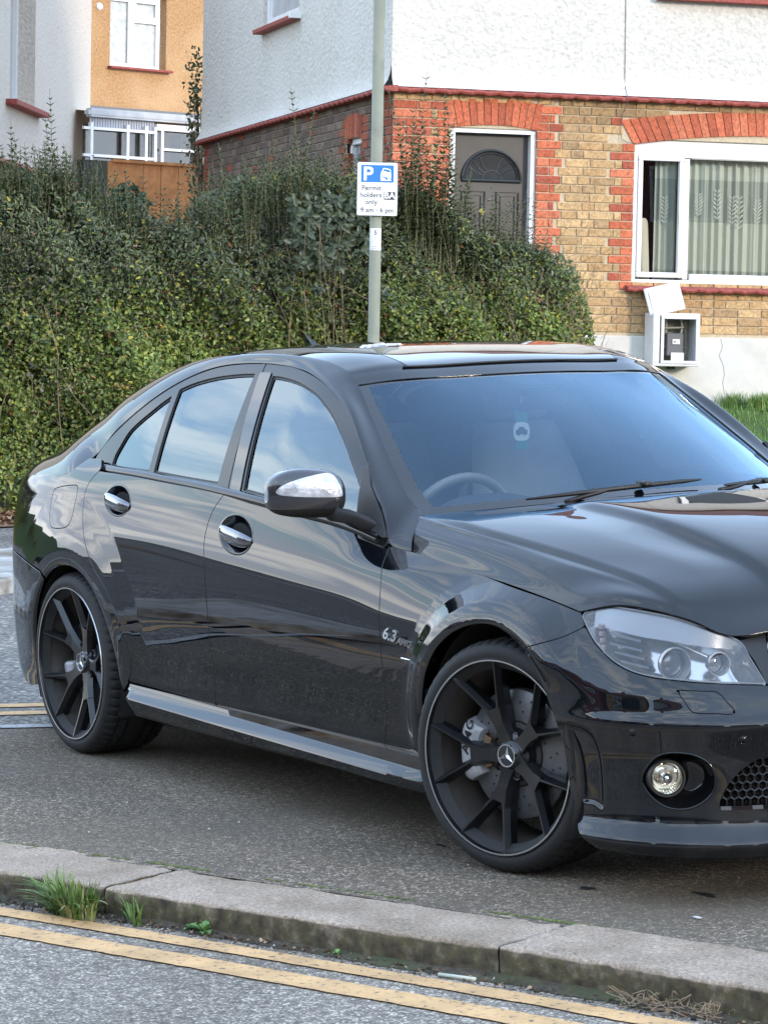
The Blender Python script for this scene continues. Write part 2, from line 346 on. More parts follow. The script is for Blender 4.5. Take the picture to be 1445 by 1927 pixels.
quadsheet('ground',[(-300,-300),(300,-300),(300,300),(-300,300)],-.14,noisy('verge_earth',(.05,.05,.035),(.08,.075,.05),scale=3))
# near kerb polylines (from the road side edge and the pavement side edge)
def offs(P,d):
    P=np.asarray(P,float);t=np.gradient(P,axis=0);t/=np.linalg.norm(t,axis=1,keepdims=True);n=np.stack([-t[:,1],t[:,0]],1);return P+n*d
KF0=catmull([(-30,-9.6),(-14,-5.9),(-6,-3.9),(-1.2,-2.62),(1.10,-2.20),(1.873,-1.957),(2.40,-1.770),(2.825,-1.618),(3.339,-1.439),(3.744,-1.298),(4.332,-1.110),(5.2,-.80),(6.6,-.02),(9,1.6),(14,5.6),(26,15)],10)
KB0=offs(KF0,.32)
# ---- road beside the kerb ----
roadpts=[tuple(p) for p in offs(KF0,.02)]
quadsheet('road',roadpts+[(60,15),(60,-60),(-60,-60),(-60,-9.6)],ZR,M_road)
tarp=[tuple(p) for p in offs(KF0,.27)]
# edge line of the side road passes behind the rear wheel
E0=np.array([-.735,-.745]);ED=np.array([.507,.862]);ED/=np.linalg.norm(ED);EN=np.array([-ED[1],ED[0]])
# the forecourt is bounded on the left by that edge
tar=[p for p in tarp if p[0]>-1.9]
leftb=[tuple(E0+ED*t) for t in (-1.0,-.5,0,.5,1,2,4,7,12,25)][::-1]
quadsheet('pavement_tarmac',tar+[(26,40)]+leftb,0,M_tarmac)
lt=[p for p in tarp if p[0]<=-1.9]
quadsheet('side_road',[(-30,-9.3),*lt,*[tuple(E0+ED*t+EN*-.05) for t in (-1.0,0,2,4,7,12,25)],(20,60),(-60,60),(-60,-9.3)],-.004,M_farroad)
# ---- kerb stones ----
def granite():
    m=pmat('kerb_granite',(.25,.25,.26),.85);nt=m.node_tree;b=nt.nodes['Principled BSDF'];L=nt.links
    t=nd(nt,'ShaderNodeTexCoord')
    n=nd(nt,'ShaderNodeTexNoise',Scale=110,Detail=7);n.inputs['Roughness'].default_value=.8;L.new(t.outputs['Object'],n.inputs['Vector'])
    r=ramp(nt,[(.32,(.108,.086,.062)),(.43,(.285,.228,.173)),(.55,(.43,.345,.267)),(.68,(.69,.565,.445))]);L.new(n.outputs[0],r.inputs[0])
    n2=nd(nt,'ShaderNodeTexNoise',Scale=4.5,Detail=6);L.new(t.outputs['Object'],n2.inputs['Vector'])
    r2=ramp(nt,[(.34,(.74,.72,.69)),(.62,(1.08,1.08,1.1))]);L.new(n2.outputs[0],r2.inputs[0])
    m1=nd(nt,'ShaderNodeMixRGB',blend_type='MULTIPLY');m1.inputs[0].default_value=1;L.new(r.outputs[0],m1.inputs[1]);L.new(r2.outputs[0],m1.inputs[2])
    # moss and dirt: attribute 'col' red = dirt of the face
    a=nd(nt,'ShaderNodeAttribute',attribute_name='col');s=nd(nt,'ShaderNodeSeparateColor');L.new(a.outputs[0],s.inputs[0])
    n3=nd(nt,'ShaderNodeTexNoise',Scale=16,Detail=7);L.new(t.outputs['Object'],n3.inputs['Vector'])
    ad=nd(nt,'ShaderNodeMath',operation='ADD');L.new(s.outputs[0],ad.inputs[0]);L.new(n3.outputs[0],ad.inputs[1])
    r3=ramp(nt,[(.92,(0,0,0)),(1.0,(1,1,1))]);mr=nd(nt,'ShaderNodeMath',operation='MULTIPLY');L.new(ad.outputs[0],mr.inputs[0]);mr.inputs[1].default_value=.8
    r3.color_ramp.elements[0].position=.72;r3.color_ramp.elements[1].position=.98;L.new(mr.outputs[0],r3.inputs[0])
    n6=nd(nt,'ShaderNodeTexNoise',Scale=30,Detail=6);L.new(t.outputs['Object'],n6.inputs['Vector'])
    r6=ramp(nt,[(.32,(.042,.033,.021)),(.46,(.088,.069,.042)),(.57,(.100,.088,.042)),(.70,(.19,.16,.115))]);L.new(n6.outputs[0],r6.inputs[0])
    m2=nd(nt,'ShaderNodeMixRGB');L.new(r3.outputs[0],m2.inputs[0]);L.new(m1.outputs[0],m2.inputs[1]);L.new(r6.outputs[0],m2.inputs[2])
    L.new(m2.outputs[0],b.inputs['Base Color'])
    bp=nd(nt,'ShaderNodeBump',Strength=.8,Distance=.006);L.new(n.outputs[0],bp.inputs['Height']);L.new(bp.outputs[0],b.inputs['Normal'])
    return m
M_kerb=granite()
def vnoise(P,seed,f):
    """cheap smooth value noise for displacement"""
    P=np.asarray(P)*f;r=0
    for k in range(4):
        rg=np.random.default_rng(seed*17+k);a=rg.normal(size=(5,P.shape[1]))*(1.7**k);ph=rg.uniform(0,6.28,5)
        r=r+sum(np.sin(P@a[i]+ph[i]) for i in range(5))/(1.6**k)/5
    return r
def arclen(P):return np.r_[0,np.cumsum(np.linalg.norm(np.diff(P,axis=0),axis=1))]
KS=arclen(KF0)
def kat(s,d):
    q=np.stack([np.interp(s,KS,KF0[:,0]),np.interp(s,KS,KF0[:,1])],-1);e=.01
    t=np.stack([np.interp(s+e,KS,KF0[:,0])-np.interp(s-e,KS,KF0[:,0]),np.interp(s+e,KS,KF0[:,1])-np.interp(s-e,KS,KF0[:,1])],-1);t/=np.linalg.norm(t,axis=-1,keepdims=True)
    n=np.stack([-t[...,1],t[...,0]],-1);return q+n*np.asarray(d)[...,None]
def kerb_stone(s0,s1,seed,hr=.085,drop=0.):
    nu=max(8,int((s1-s0)/.012));sec=[(0.010,-.16),(.006,-.10),(.003,-.07),(.001,-.045),(.0,-.028),(.0005,-.014),(.003,-.006),(.009,-.0015)]+[(x,.0) for x in np.linspace(.02,.306,27)]+[(.314,-.003),(.319,-.012),(.32,-.05)]
    sec=np.array(sec);su=np.linspace(s0+.004,s1-.004,nu)
    S=np.repeat(su,len(sec));D=np.tile(sec[:,0],nu);Z=np.tile(sec[:,1],nu)
    end=np.minimum(S-s0,s1-S);rnd=np.exp(-end/.007)*.008
    nz=vnoise(np.stack([S,D*1.3,Z*1.5],1),seed,26)*.0022+vnoise(np.stack([S,D,Z],1),seed+21,75)*.0016+vnoise(np.stack([S,D,Z],1),seed+5,5)*.0022
    face=np.clip((.012-D)/.012,0,1)
    D2=D+nz*face*1.6+vnoise(np.stack([S,Z],1),seed+9,9)*.003*face
    D2=np.where(D>.28,D2+vnoise(np.stack([S],1),seed+3,9)*.006,D2)
    Z2=Z+nz*(1-face)-rnd*(1-face)+drop
    P=kat(S,D2);V=np.column_stack([P,Z2])
    m=len(sec);F=np.array([(i*m+j,(i+1)*m+j,(i+1)*m+j+1,i*m+j+1) for i in range(nu-1) for j in range(m-1)])
    caps=[list(range(m))[::-1],[ (nu-1)*m+j for j in range(m)]]
    dirt=np.clip((-Z-.003)/.012,0,1)*.80
    dirt=np.where(D>.27,.35,dirt);dirt=np.maximum(dirt,np.exp(-end/.01)*.55)
    c=np.stack([dirt]*3,1)
    o=mesh_obj('kerb_stone',V,[tuple(f) for f in F.tolist()]+[tuple(x) for x in caps],M_kerb,smooth=False,colors=c)
    for p in o.data.polygons:p.use_smooth=True
    tag(o,kind='structure');return o
def s_of(x):return float(np.interp(x,KF0[:,0],KS))
jt=[s_of(x) for x in (-1.9,-.55,.95,2.27,3.555,4.75,6.0)]
for i,(a,b_) in enumerate(zip(jt[:-1],jt[1:])):kerb_stone(a,b_,i+3,drop=[0,0,0,-.002,0.003,0][i%6])
# plain kerb runs further off
def plain_kerb(s0,s1):
    su=np.linspace(s0,s1,60);sec=np.array([(0,-.16),(0,-.01),(.01,0),(.29,0),(.3,-.01),(.3,-.1)]);S=np.repeat(su,6);P=kat(S,np.tile(sec[:,0],60));V=np.column_stack([P,np.tile(sec[:,1],60)])
    F=[(i*6+j,(i+1)*6+j,(i+1)*6+j+1,i*6+j+1) for i in range(59) for j in range(5)]
    tag(mesh_obj('kerb',V,F,M_kerb,colors=np.zeros((len(V),3))),kind='structure')
plain_kerb(0.1,jt[0]);plain_kerb(jt[-1],KS[-1]-.1)
# ---- painted lines ----
def worn_paint(name,c,edge=.47,spec=.3):
    m=bpy.data.materials.new(name);m.use_nodes=True;nt=m.node_tree;b=nt.nodes['Principled BSDF'];L=nt.links
    t=nd(nt,'ShaderNodeTexCoord');n=nd(nt,'ShaderNodeTexNoise',Scale=48,Detail=9);n.inputs['Roughness'].default_value=.75;L.new(t.outputs['Object'],n.inputs['Vector'])
    r=ramp(nt,[(edge-.05-.06,(0,0,0)),(edge-.05,(1,1,1))]);L.new(n.outputs[0],r.inputs[0]);r.color_ramp.elements[0].position=edge-.13
    n2=nd(nt,'ShaderNodeTexNoise',Scale=9,Detail=6);L.new(t.outputs['Object'],n2.inputs['Vector'])
    r2=ramp(nt,[(.3,tuple(x*.72 for x in c)),(.6,c),(.8,tuple(min(1,x*1.15) for x in c))]);L.new(n2.outputs[0],r2.inputs[0])
    mx_=nd(nt,'ShaderNodeMixRGB');L.new(r.outputs[0],mx_.inputs[0]);mx_.inputs[1].default_value=(.07,.07,.072,1);L.new(r2.outputs[0],mx_.inputs[2])
    L.new(mx_.outputs[0],b.inputs['Base Color']);b.inputs['Roughness'].default_value=.8
    v=nd(nt,'ShaderNodeTexVoronoi',Scale=110);L.new(t.outputs['Object'],v.inputs['Vector'])
    bp=nd(nt,'ShaderNodeBump',Strength=.45,Distance=.003);L.new(v.outputs['Distance'],bp.inputs['Height']);L.new(bp.outputs[0],b.inputs['Normal'])
    return m
M_yel=worn_paint('yellow_paint',(.62,.385,.18),.50);M_white=worn_paint('white_paint',(.5,.5,.5),.52)
def line_strip(name,P0,P1,z,mat,seed=0,nz=.004):
    n=len(P0);V=np.zeros((2*n,3));s=np.arange(n)[:,None]*.31
    V[:n,:2]=P0+vnoise(s,seed,1.3)[:,None]*nz*.5*np.array([.3,-.95])+RNG.normal(0,nz*.4,(n,1))*np.array([.3,-.95]);V[n:,:2]=P1+RNG.normal(0,nz*.4,(n,1))*np.array([.3,-.95]);V[:,2]=z
    tag(mesh_obj(name,V,[(i,i+1,n+i+1,n+i) for i in range(n-1)],mat),kind='structure')
ss_=np.linspace(.2,KS[-1]-.2,1600)
for k,(a,b_) in enumerate([(-.163,-.088),(-.343,-.238)]):
    line_strip('yellow_line',kat(ss_,np.full(1600,a)),kat(ss_,np.full(1600,b_)),ZR+.004,M_yel,k)
tt=np.linspace(-3.2,22,700)[:,None]
for k,(a,b_) in enumerate([(.60,.70),(.37,.47)]):
    line_strip('yellow_line',E0+ED*tt+EN*(a),E0+ED*tt+EN*(b_),.0,M_yel,5+k,.008)
line_strip('white_line',E0+ED*tt+EN*-.02,E0+ED*tt+EN*.06,.004,M_white,9,.008)
# ---- far pavement ----
FK=catmull([(-2.2,-3.6),(-3.9,-1.1),(-5.75,1.33),(-6.45,2.6),(-6.55,4.0),(-6.35,6),(-5.2,10),(-1,20),(6,32)],10)
HP=catmull([(-16.5,-6.5),(-13.2,-3.0),(-11.15,.8),(-10.15,3.1),(-9.95,4.9),(-9.45,7.6),(-8.3,10.5),(-4,19),(2,31)],10)
FKb=offs(FK,.22)
sec=[(0,-.05),(0,.07),(.015,.085),(.15,.09),(.3,.09)];V=[];
for d,z in sec:V+=[(*p,z) for p in offs(FK,d)]
n=len(FK);F=[(j*n+i,j*n+i+1,(j+1)*n+i+1,(j+1)*n+i) for j in range(len(sec)-1) for i in range(n-1)]
tag(mesh_obj('far_kerb',V,F,noisy('pale_kerb',(.30,.29,.27),(.45,.44,.42),scale=14,rough=.9,bump=.3,c3=(.10,.08,.05),scale3=5),smooth=False),kind='structure')
FKc=offs(FK,1.35)
quadsheet('paving_slabs',[tuple(p) for p in offs(FK,.29)]+[tuple(p) for p in FKc[::-1]],.086,noisy('paving_concrete',(.34,.33,.31),(.48,.47,.45),scale=9,rough=.9,bump=.3,c3=(.18,.15,.11),scale3=2.2))
quadsheet('far_pavement',[tuple(p) for p in offs(FK,1.3)]+[(6,45),(-60,45),(-60,-30),(-12,-12)],.080,M_farroad)
quadsheet('leafy_soil',[tuple(p) for p in offs(HP,-.75)]+[(6,45),(-60,45),(-60,-12),(-20,-12)],.092,noisy('soil_leaf_mould',(.10,.06,.035),(.23,.14,.085),scale=22,rough=.95,bump=.6,c3=(.06,.045,.03),scale3=3))
# ---------------- houses (their own upright frame: the street falls away slightly under the car) ----------------
ZG=np.array([.011053422,.042562667,.999032653]);FG=np.array([-.86063721,.50907325,-.0121663]);RG=np.array([.50909863,.8596702,-.04225802])
def gframe(r,f,z,ang):
    a=math.radians(ang);X=math.cos(a)*RG+math.sin(a)*FG;Y=-math.sin(a)*RG+math.cos(a)*FG;O=CAM+r*RG+f*FG+z*ZG
    return Matrix([[X[0],Y[0],ZG[0],O[0]],[X[1],Y[1],ZG[1],O[1]],[X[2],Y[2],ZG[2],O[2]],[0,0,0,1]])
def render_mat(name,c1,c2,sc=26,bump=.8,bd=.02,c3=None,rough=.9):
    m=noisy(name,c1,c2,scale=sc,rough=rough,bump=bump,bscale=sc*1.15,bdist=bd,c3=c3,scale3=1.1,detail=4,lo=.38,hi=.6);return m
M_wrender=render_mat('white_roughcast',(.53,.505,.455),(.65,.62,.56),24,.9,.022,c3=(.64,.61,.56))
M_smooth=noisy('white_paint_wall',(.55,.525,.475),(.65,.62,.56),scale=5,rough=.75,bump=.15,bscale=40,c3=(.62,.61,.59),scale3=1.5)
M_orange=render_mat('ochre_roughcast',(.36,.20,.09),(.52,.31,.145),30,.8,.02,c3=(.56,.36,.19))
M_cream=render_mat('cream_roughcast',(.54,.47,.40),(.66,.59,.51),22,.8,.02,c3=(.62,.56,.47))
M_upvc=pmat('white_upvc',(.80,.80,.80),.25,coat=.3)
M_redtile=noisy('red_tile_paint',(.22,.045,.035),(.36,.08,.06),scale=30,rough=.7,bump=.4,bdist=.006)
M_brick=noisy('brick_face',(.66,.66,.66),(1.16,1.14,1.12),scale=46,rough=.92,bump=.75,bscale=60,bdist=.006,c3=(.55,.50,.45),scale3=34,lo3=.55,hi3=.72,vcol=True)
M_mortar=noisy('mortar',(.46,.37,.25),(.58,.48,.34),scale=30,rough=.95,bump=.4,bdist=.004)
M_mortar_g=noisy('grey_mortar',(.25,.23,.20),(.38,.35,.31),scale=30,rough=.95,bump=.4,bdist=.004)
M_dark=pmat('dark_interior',(.012,.012,.014),.8)
def glass_mat(name,tint=(.6,.62,.65),refl=1.0,rough=.0,fac=.35,ior=1.5,mul=1.4,rc=(1,1,1)):
    m=bpy.data.materials.new(name);m.use_nodes=True;nt=m.node_tree;nt.nodes.clear();L=nt.links
    o=nd(nt,'ShaderNodeOutputMaterial');t=nd(nt,'ShaderNodeBsdfTransparent');t.inputs[0].default_value=(*tint,1)
    g=nd(nt,'ShaderNodeBsdfGlossy');g.inputs['Roughness'].default_value=rough;g.inputs[0].default_value=(refl*rc[0],refl*rc[1],refl*rc[2],1)
    f=nd(nt,'ShaderNodeFresnel',IOR=ior)
    mr=nd(nt,'ShaderNodeMapRange');mr.inputs[1].default_value=0;mr.inputs[2].default_value=1;mr.inputs[3].default_value=fac*.0;mr.inputs[4].default_value=1
    ad=nd(nt,'ShaderNodeMath',operation='MULTIPLY_ADD');L.new(f.outputs[0],ad.inputs[0]);ad.inputs[1].default_value=mul;ad.inputs[2].default_value=fac;ad.use_clamp=True
    mx=nd(nt,'ShaderNodeMixShader');L.new(ad.outputs[0],mx.inputs[0]);L.new(t.outputs[0],mx.inputs[1]);L.new(g.outputs[0],mx.inputs[2]);L.new(mx.outputs[0],o.inputs[0])
    return m
M_wglass=glass_mat('window_glass',(.95,.97,.96),.8,0,.0,1.45)
RED=[(.54,.140,.068),(.60,.165,.082),(.48,.120,.06),(.62,.19,.10),(.42,.105,.062)]
TAN=[(.53,.345,.170),(.56,.37,.185),(.50,.32,.155),(.58,.39,.20),(.51,.315,.15),(.44,.285,.15)]
DRK=[(.15,.105,.075),(.18,.125,.09),(.12,.085,.065),(.20,.15,.115),(.14,.10,.085)]
def pick(c,rg):
    a=np.array(c[rg.integers(len(c))]);return tuple(a*rg.uniform(.88,1.10))
def brickbox(mb,x0,x1,z0,z1,col,rg,face='y',dep=.04,proud=.012,j=.0015):
    # a brick whose outer face stands proud of the mortar plane
    x0+=rg.uniform(0,j);x1-=rg.uniform(0,j);z0+=rg.uniform(0,j);z1-=rg.uniform(0,j);p=proud+rg.uniform(-.002,.003);b=.003
    if face=='y':A=lambda x,y,z:(x,-y,z)
    else:A=lambda x,y,z:(-y,x,z)
    V=[A(x0,-dep,z0),A(x1,-dep,z0),A(x1,-dep,z1),A(x0,-dep,z1),A(x0,p-b,z0),A(x1,p-b,z0),A(x1,p-b,z1),A(x0,p-b,z1),A(x0+b,p,z0+b),A(x1-b,p,z0+b),A(x1-b,p,z1-b),A(x0+b,p,z1-b)]
    F=[(8,9,10,11),(4,5,9,8),(5,6,10,9),(6,7,11,10),(7,4,8,11),(0,1,5,4),(1,2,6,5),(2,3,7,6),(3,0,4,7)]
    mb.add(V,F,0,col)
H=empty('white_house',M=gframe(.012,25.45,-1.6,15.5));tag(H,'white roughcast end house with red and yellow brick ground floor','house')
rg=np.random.default_rng(5)
BL,BH,MJ=.2265,.075,.009
# ---- front wall bricks ----
mb=MB();ZT=3.735
door=(.515,1.292);win=(2.196,4.75);archw=.225
def archtop(x,a,b,zs,rise):
    t=(x-(a+b)/2)/((b-a)/2);return zs+rise*(1-t*t)
def inopen(x,z):
    if door[0]<x<door[1] and z<archtop(x,*door,3.43,.035):return True
    if win[0]<x<win[1] and 2.12<z<archtop(x,*win,3.35,.11):return True
    return False
def inarch(x,z):
    if door[0]-.0<x<door[1]+.045 and archtop(x,*door,3.43,.035)-.0<z<archtop(x,door[0],door[1],3.43,.035)+archw and z>3.43-.02:return True
    if win[0]-.12<x<win[1]+.12 and z>3.33 and archtop(np.clip(x,*win),*win,3.35,.11)<z<archtop(np.clip(x,*win),*win,3.35,.11)+archw-.01:return True
    return False
nrow=int((ZT-1.68)/BH)+1
for r in range(nrow):
    z0=ZT-(r+1)*BH;z1=z0+BH-MJ
    if z0<1.66:continue
    zc=(z0+z1)/2;odd=r%2
    segs=[]   # (x0,x1,palette)
    xs=0.
    # corner quoin red
    q1=.45 if odd else .34
    def fill(a,b,pal,off,L=BL):
        x=a-off
        while x<b-.01:
            l=L if rg.random()<.72 else L/2
            y0,y1=max(x,a),min(x+l-MJ,b-MJ*.3)
            if y1-y0>.03:segs.append((y0,y1,pal))
            x+=l
    redz=(zc<3.66)
    fill(0.0,q1,RED if redz else TAN,0 if odd else .11)
    dz=(zc<3.66)
    dl=(.225 if odd else .12)
    # yellow between corner quoin and door quoin
    fill(q1,door[0]-dl,TAN,.06 if odd else .15)if q1<door[0]-dl else None
    fill(max(q1,door[0]-dl) if dz else q1,door[0],RED if dz else TAN,0)
    if zc>3.43:fill(door[0],door[1],TAN,.05 if odd else .16)
    dr=(.235 if odd else .165)
    fill(door[1]+.004,door[1]+dr,RED if dz else TAN,0 if odd else .11)
    wl=(.225 if not odd else .115)
    wz=2.08<zc<3.60
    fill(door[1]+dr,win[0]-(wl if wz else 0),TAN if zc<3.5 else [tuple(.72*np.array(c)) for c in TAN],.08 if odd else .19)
    if wz:fill(win[0]-wl,win[0],RED,0)
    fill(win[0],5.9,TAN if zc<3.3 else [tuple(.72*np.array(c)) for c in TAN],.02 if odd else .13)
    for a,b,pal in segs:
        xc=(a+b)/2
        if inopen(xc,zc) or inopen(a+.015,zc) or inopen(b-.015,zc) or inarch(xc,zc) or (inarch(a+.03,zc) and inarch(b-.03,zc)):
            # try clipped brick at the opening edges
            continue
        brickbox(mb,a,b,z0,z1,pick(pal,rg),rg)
# arches (soldier bricks fanned)
def arch(mb,a,b,zs,rise,n,h,spread,pal):
    for i in range(n):
        t0=(i+.06)/n;t1=(i+.94)/n;V=[]
        def P(t,k):
            x=a+(b-a)*t;xx=x+(t-.5)*2*spread*k
            z=zs+rise*(1-(2*t-1)**2)+h*k
            return xx,z
        q=[P(t0,0),P(t1,0),P(t1,1),P(t0,1)];col=pick(pal,rg);p=.014+rg.uniform(-.002,.003)
        V=[(x,.05,z) for x,z in q]+[(x,-p,z) for x,z in q];mb.add(V,[(4,5,6,7),(0,1,5,4),(1,2,6,5),(2,3,7,6),(3,0,4,7)],0,col)
arch(mb,door[0]-.002,door[1]+.002,3.435,.035,13,.222,.055,RED[:4])
arch(mb,win[0]-.02,win[1]+.02,3.352,.11,36,.205,.12,RED[:4])
mb.build('brickwork',M_brick,H,vc=True)
# ---- left wall bricks (weathered; shade put into the darkened brick colours) ----
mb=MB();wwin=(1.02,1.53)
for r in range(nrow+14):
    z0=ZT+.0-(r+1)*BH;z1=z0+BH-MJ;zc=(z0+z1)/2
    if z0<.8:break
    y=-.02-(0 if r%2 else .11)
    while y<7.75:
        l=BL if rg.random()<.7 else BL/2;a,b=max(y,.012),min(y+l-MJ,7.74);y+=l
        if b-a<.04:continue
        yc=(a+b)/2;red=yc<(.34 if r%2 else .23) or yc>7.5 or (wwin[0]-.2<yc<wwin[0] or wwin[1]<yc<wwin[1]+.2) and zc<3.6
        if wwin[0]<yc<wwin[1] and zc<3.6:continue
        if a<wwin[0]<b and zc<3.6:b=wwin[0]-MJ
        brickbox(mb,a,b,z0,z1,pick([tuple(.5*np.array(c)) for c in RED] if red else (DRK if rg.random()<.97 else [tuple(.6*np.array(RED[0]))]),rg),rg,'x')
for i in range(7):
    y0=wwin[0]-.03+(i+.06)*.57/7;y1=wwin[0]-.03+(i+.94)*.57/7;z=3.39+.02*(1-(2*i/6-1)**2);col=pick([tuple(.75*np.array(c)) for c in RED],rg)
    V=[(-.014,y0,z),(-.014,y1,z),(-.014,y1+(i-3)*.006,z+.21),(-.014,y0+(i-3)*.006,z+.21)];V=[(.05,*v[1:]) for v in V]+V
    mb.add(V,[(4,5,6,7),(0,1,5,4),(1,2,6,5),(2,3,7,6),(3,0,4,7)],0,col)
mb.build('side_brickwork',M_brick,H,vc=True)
def wallpoly(mb,outer,holes,y,mi=0,plane='y'):
    """wall plane as grid cells minus rectangular holes"""
    xs=sorted({outer[0],outer[1]}|{h[k] for h in holes for k in(0,1)});zs=sorted({outer[2],outer[3]}|{h[k] for h in holes for k in(2,3)})
    for a,b in zip(xs[:-1],xs[1:]):
        for c,d in zip(zs[:-1],zs[1:]):
            xc,zc=(a+b)/2,(c+d)/2
            if any(h[0]<xc<h[1] and h[2]<zc<h[3] for h in holes):continue
            V=[(a,y,c),(b,y,c),(b,y,d),(a,y,d)]
            if plane=='x':V=[(v[1],v[0],v[2]) for v in V]
            mb.add(V,[(0,1,2,3)],mi)
# mortar bed / structural wall
mb=MB();wallpoly(mb,(0,6,.2,3.76),[(door[0],door[1],.2,3.44),(win[0],win[1],2.12,3.40)],0)
# fill segments above flat lintels under the arches
for a,b,zs,rise in [(door[0],door[1],3.44,.03),(win[0],win[1],3.40,.06)]:
    pass
mb.build('mortar_bed',M_mortar,H)
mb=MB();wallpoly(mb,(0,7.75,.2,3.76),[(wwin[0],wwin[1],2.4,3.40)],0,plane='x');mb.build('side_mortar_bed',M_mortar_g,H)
# reveals
M_rev=noisy('reveal_brick',(.30,.07,.04),(.42,.11,.06),scale=20,bump=.4)
for (a,b,z0,z1) in [(door[0],door[1],.5,3.46),(win[0],win[1],2.12,3.42)]:
    for x in (a-.006,b+.006):
        mb=MB();mb.box((x,.09,(z0+z1)/2),(.012,.16,z1-z0));mb.build('brick_reveal',M_rev,H)
# upper render, bell-mouth lip at its foot
def grid_wall(name,x0,x1,z0,z1,mat,plane='y',flip=False,holes=()):
    nx=int((x1-x0)/.06)+1;nz=int((z1-z0)/.06)+1;xs=np.linspace(x0,x1,nx);zs=np.linspace(z0,z1,nz)
    X,Z=np.meshgrid(xs,zs,indexing='ij');bell=.07*np.exp(-(Z-z0)/.07)+.028;bell=bell+vnoise(np.stack([X.ravel(),Z.ravel()],1),4,2.2).reshape(X.shape)*.004
    if plane=='y':V=np.stack([X,-bell,Z],-1)
    else:V=np.stack([-bell,X,Z],-1)
    V=V.reshape(-1,3);F=[]
    for i in range(nx-1):
        for j in range(nz-1):
            xc=(xs[i]+xs[i+1])/2;zc=(zs[j]+zs[j+1])/2
            if any(h[0]<xc<h[1] and h[2]<zc<h[3] for h in holes):continue
            F.append((i*nz+j,(i+1)*nz+j,(i+1)*nz+j+1,i*nz+j+1))
    return mesh_obj(name,V,F,mat,H,smooth=True)
grid_wall('roughcast_wall',-.03,6.0,3.76,7.6,M_wrender)
grid_wall('side_roughcast_wall',-.03,7.8,3.76,7.6,M_wrender,'x',holes=[(3.32,4.84,4.69,6.2)])
# back and far walls, roof
mb=MB();mb.add([(6,-.02,.2),(6,7.8,.2),(6,7.8,7.6),(6,-.02,7.6)],[(0,1,2,3)]);mb.add([(0,7.78,.2),(6,7.78,.2),(6,7.78,7.6),(0,7.78,7.6)],[(0,1,2,3)]);mb.build('back_wall',M_wrender,H)
mb=MB();mb.add([(-.4,-.45,7.5),(6.2,-.45,7.5),(6.2,3.9,10.4),(2.9,3.9,10.4),(-.4,8.2,7.5),(6.2,8.2,7.5),(-.38,-.43,7.42),(6.2,-.43,7.42),(-.38,8.2,7.42)],[(0,1,2,3),(0,3,4),(4,3,2,5),(0,6,7,1),(0,4,8,6)]);mb.build('roof',noisy('roof_tiles',(.16,.07,.05),(.24,.11,.08),scale=12,bump=.5),H)
# red tile band (bell course) with a wavy lower edge
def tile_band(x0,x1,z,plane,parent,name='tile_band',ph=0,T=.055):
    n=int((x1-x0)/.02);V=[];F=[]
    for i in range(n+1):
        x=x0+(x1-x0)*i/n;w=.006*math.sin(x*36+ph)+.004*math.sin(x*91)
        pts=[(-.01,z+.030),(.095,z+.012+w*.4),(.108,z-.008+w),(.10,z-.024+w),(-.01,z-.028)]
        for d,zz in pts:V.append((x,-d,zz) if plane=='y' else (-d,x,zz))
    F=[(i*5+j,(i+1)*5+j,(i+1)*5+j+1,i*5+j+1) for i in range(n) for j in range(4)]+[(0,1,2,3,4),tuple(n*5+k for k in (4,3,2,1,0))]
    return mesh_obj(name,V,F,M_redtile,parent)
tile_band(-.108,6.0,3.742,'y',H);tile_band(-.108,7.8,3.742,'x',H)
# upstairs: foot of the bay window tile sill at the top edge of the picture
mb=MB();mb.box((4.05,-.05,4.63),(3.4,.16,.05),bev=.008);mb.build('upper_sill',M_redtile,H)
mb=MB();mb.box((4.05,-.02,5.35),(3.1,.08,1.3),mi=0);
for x in (2.55,3.5,4.5,5.5):mb.box((x,-.075,5.35),(.07,.03,1.38),mi=1)
mb.box((4.05,-.078,4.69),(3.2,.036,.07),mi=1);mb.build('upper_window',[pmat('window_dark',(.05,.06,.07),.05),M_upvc],H)
# ---- white plinth ----
mb=MB();mb.box((3.0,-.012,.93),(6.0,.05,1.496),bev=.006);mb.build('plinth',M_smooth,H)
mb=MB();pts=[(3.03,1.67),(3.05,1.60),(3.02,1.52),(3.06,1.44),(3.075,1.36),(3.06,1.28),(3.08,1.18)]
mb.tube([(x,-.038,z) for x,z in pts],.0022,5);mb.build('crack',pmat('crack_dark',(.25,.24,.22),.9),H)
# ---- front door ----
M_door=noisy('charcoal_door_paint',(.032,.028,.024),(.042,.037,.032),scale=8,rough=.45,c3=(.050,.045,.039),scale3=3)
D=MB();D.box((.92,.13,1.95),(.70,.05,3.0),mi=0)
mb=D
mb.build('door',M_door,H);Dr=H.children[-1]
mb=MB();mb.box((1.272,.075,1.95),(.045,.10,3.0));mb.box((.540,.075,1.95),(.05,.10,3.0));
mb.poly([(.51,3.40),(1.298,3.40),(1.298,3.44),(1.1,3.458),(.904,3.468),(.7,3.458),(.51,3.44)],(0,.10,0),o=(0,.02,0));mb.build('door_frame',M_upvc,H)
mb=MB()
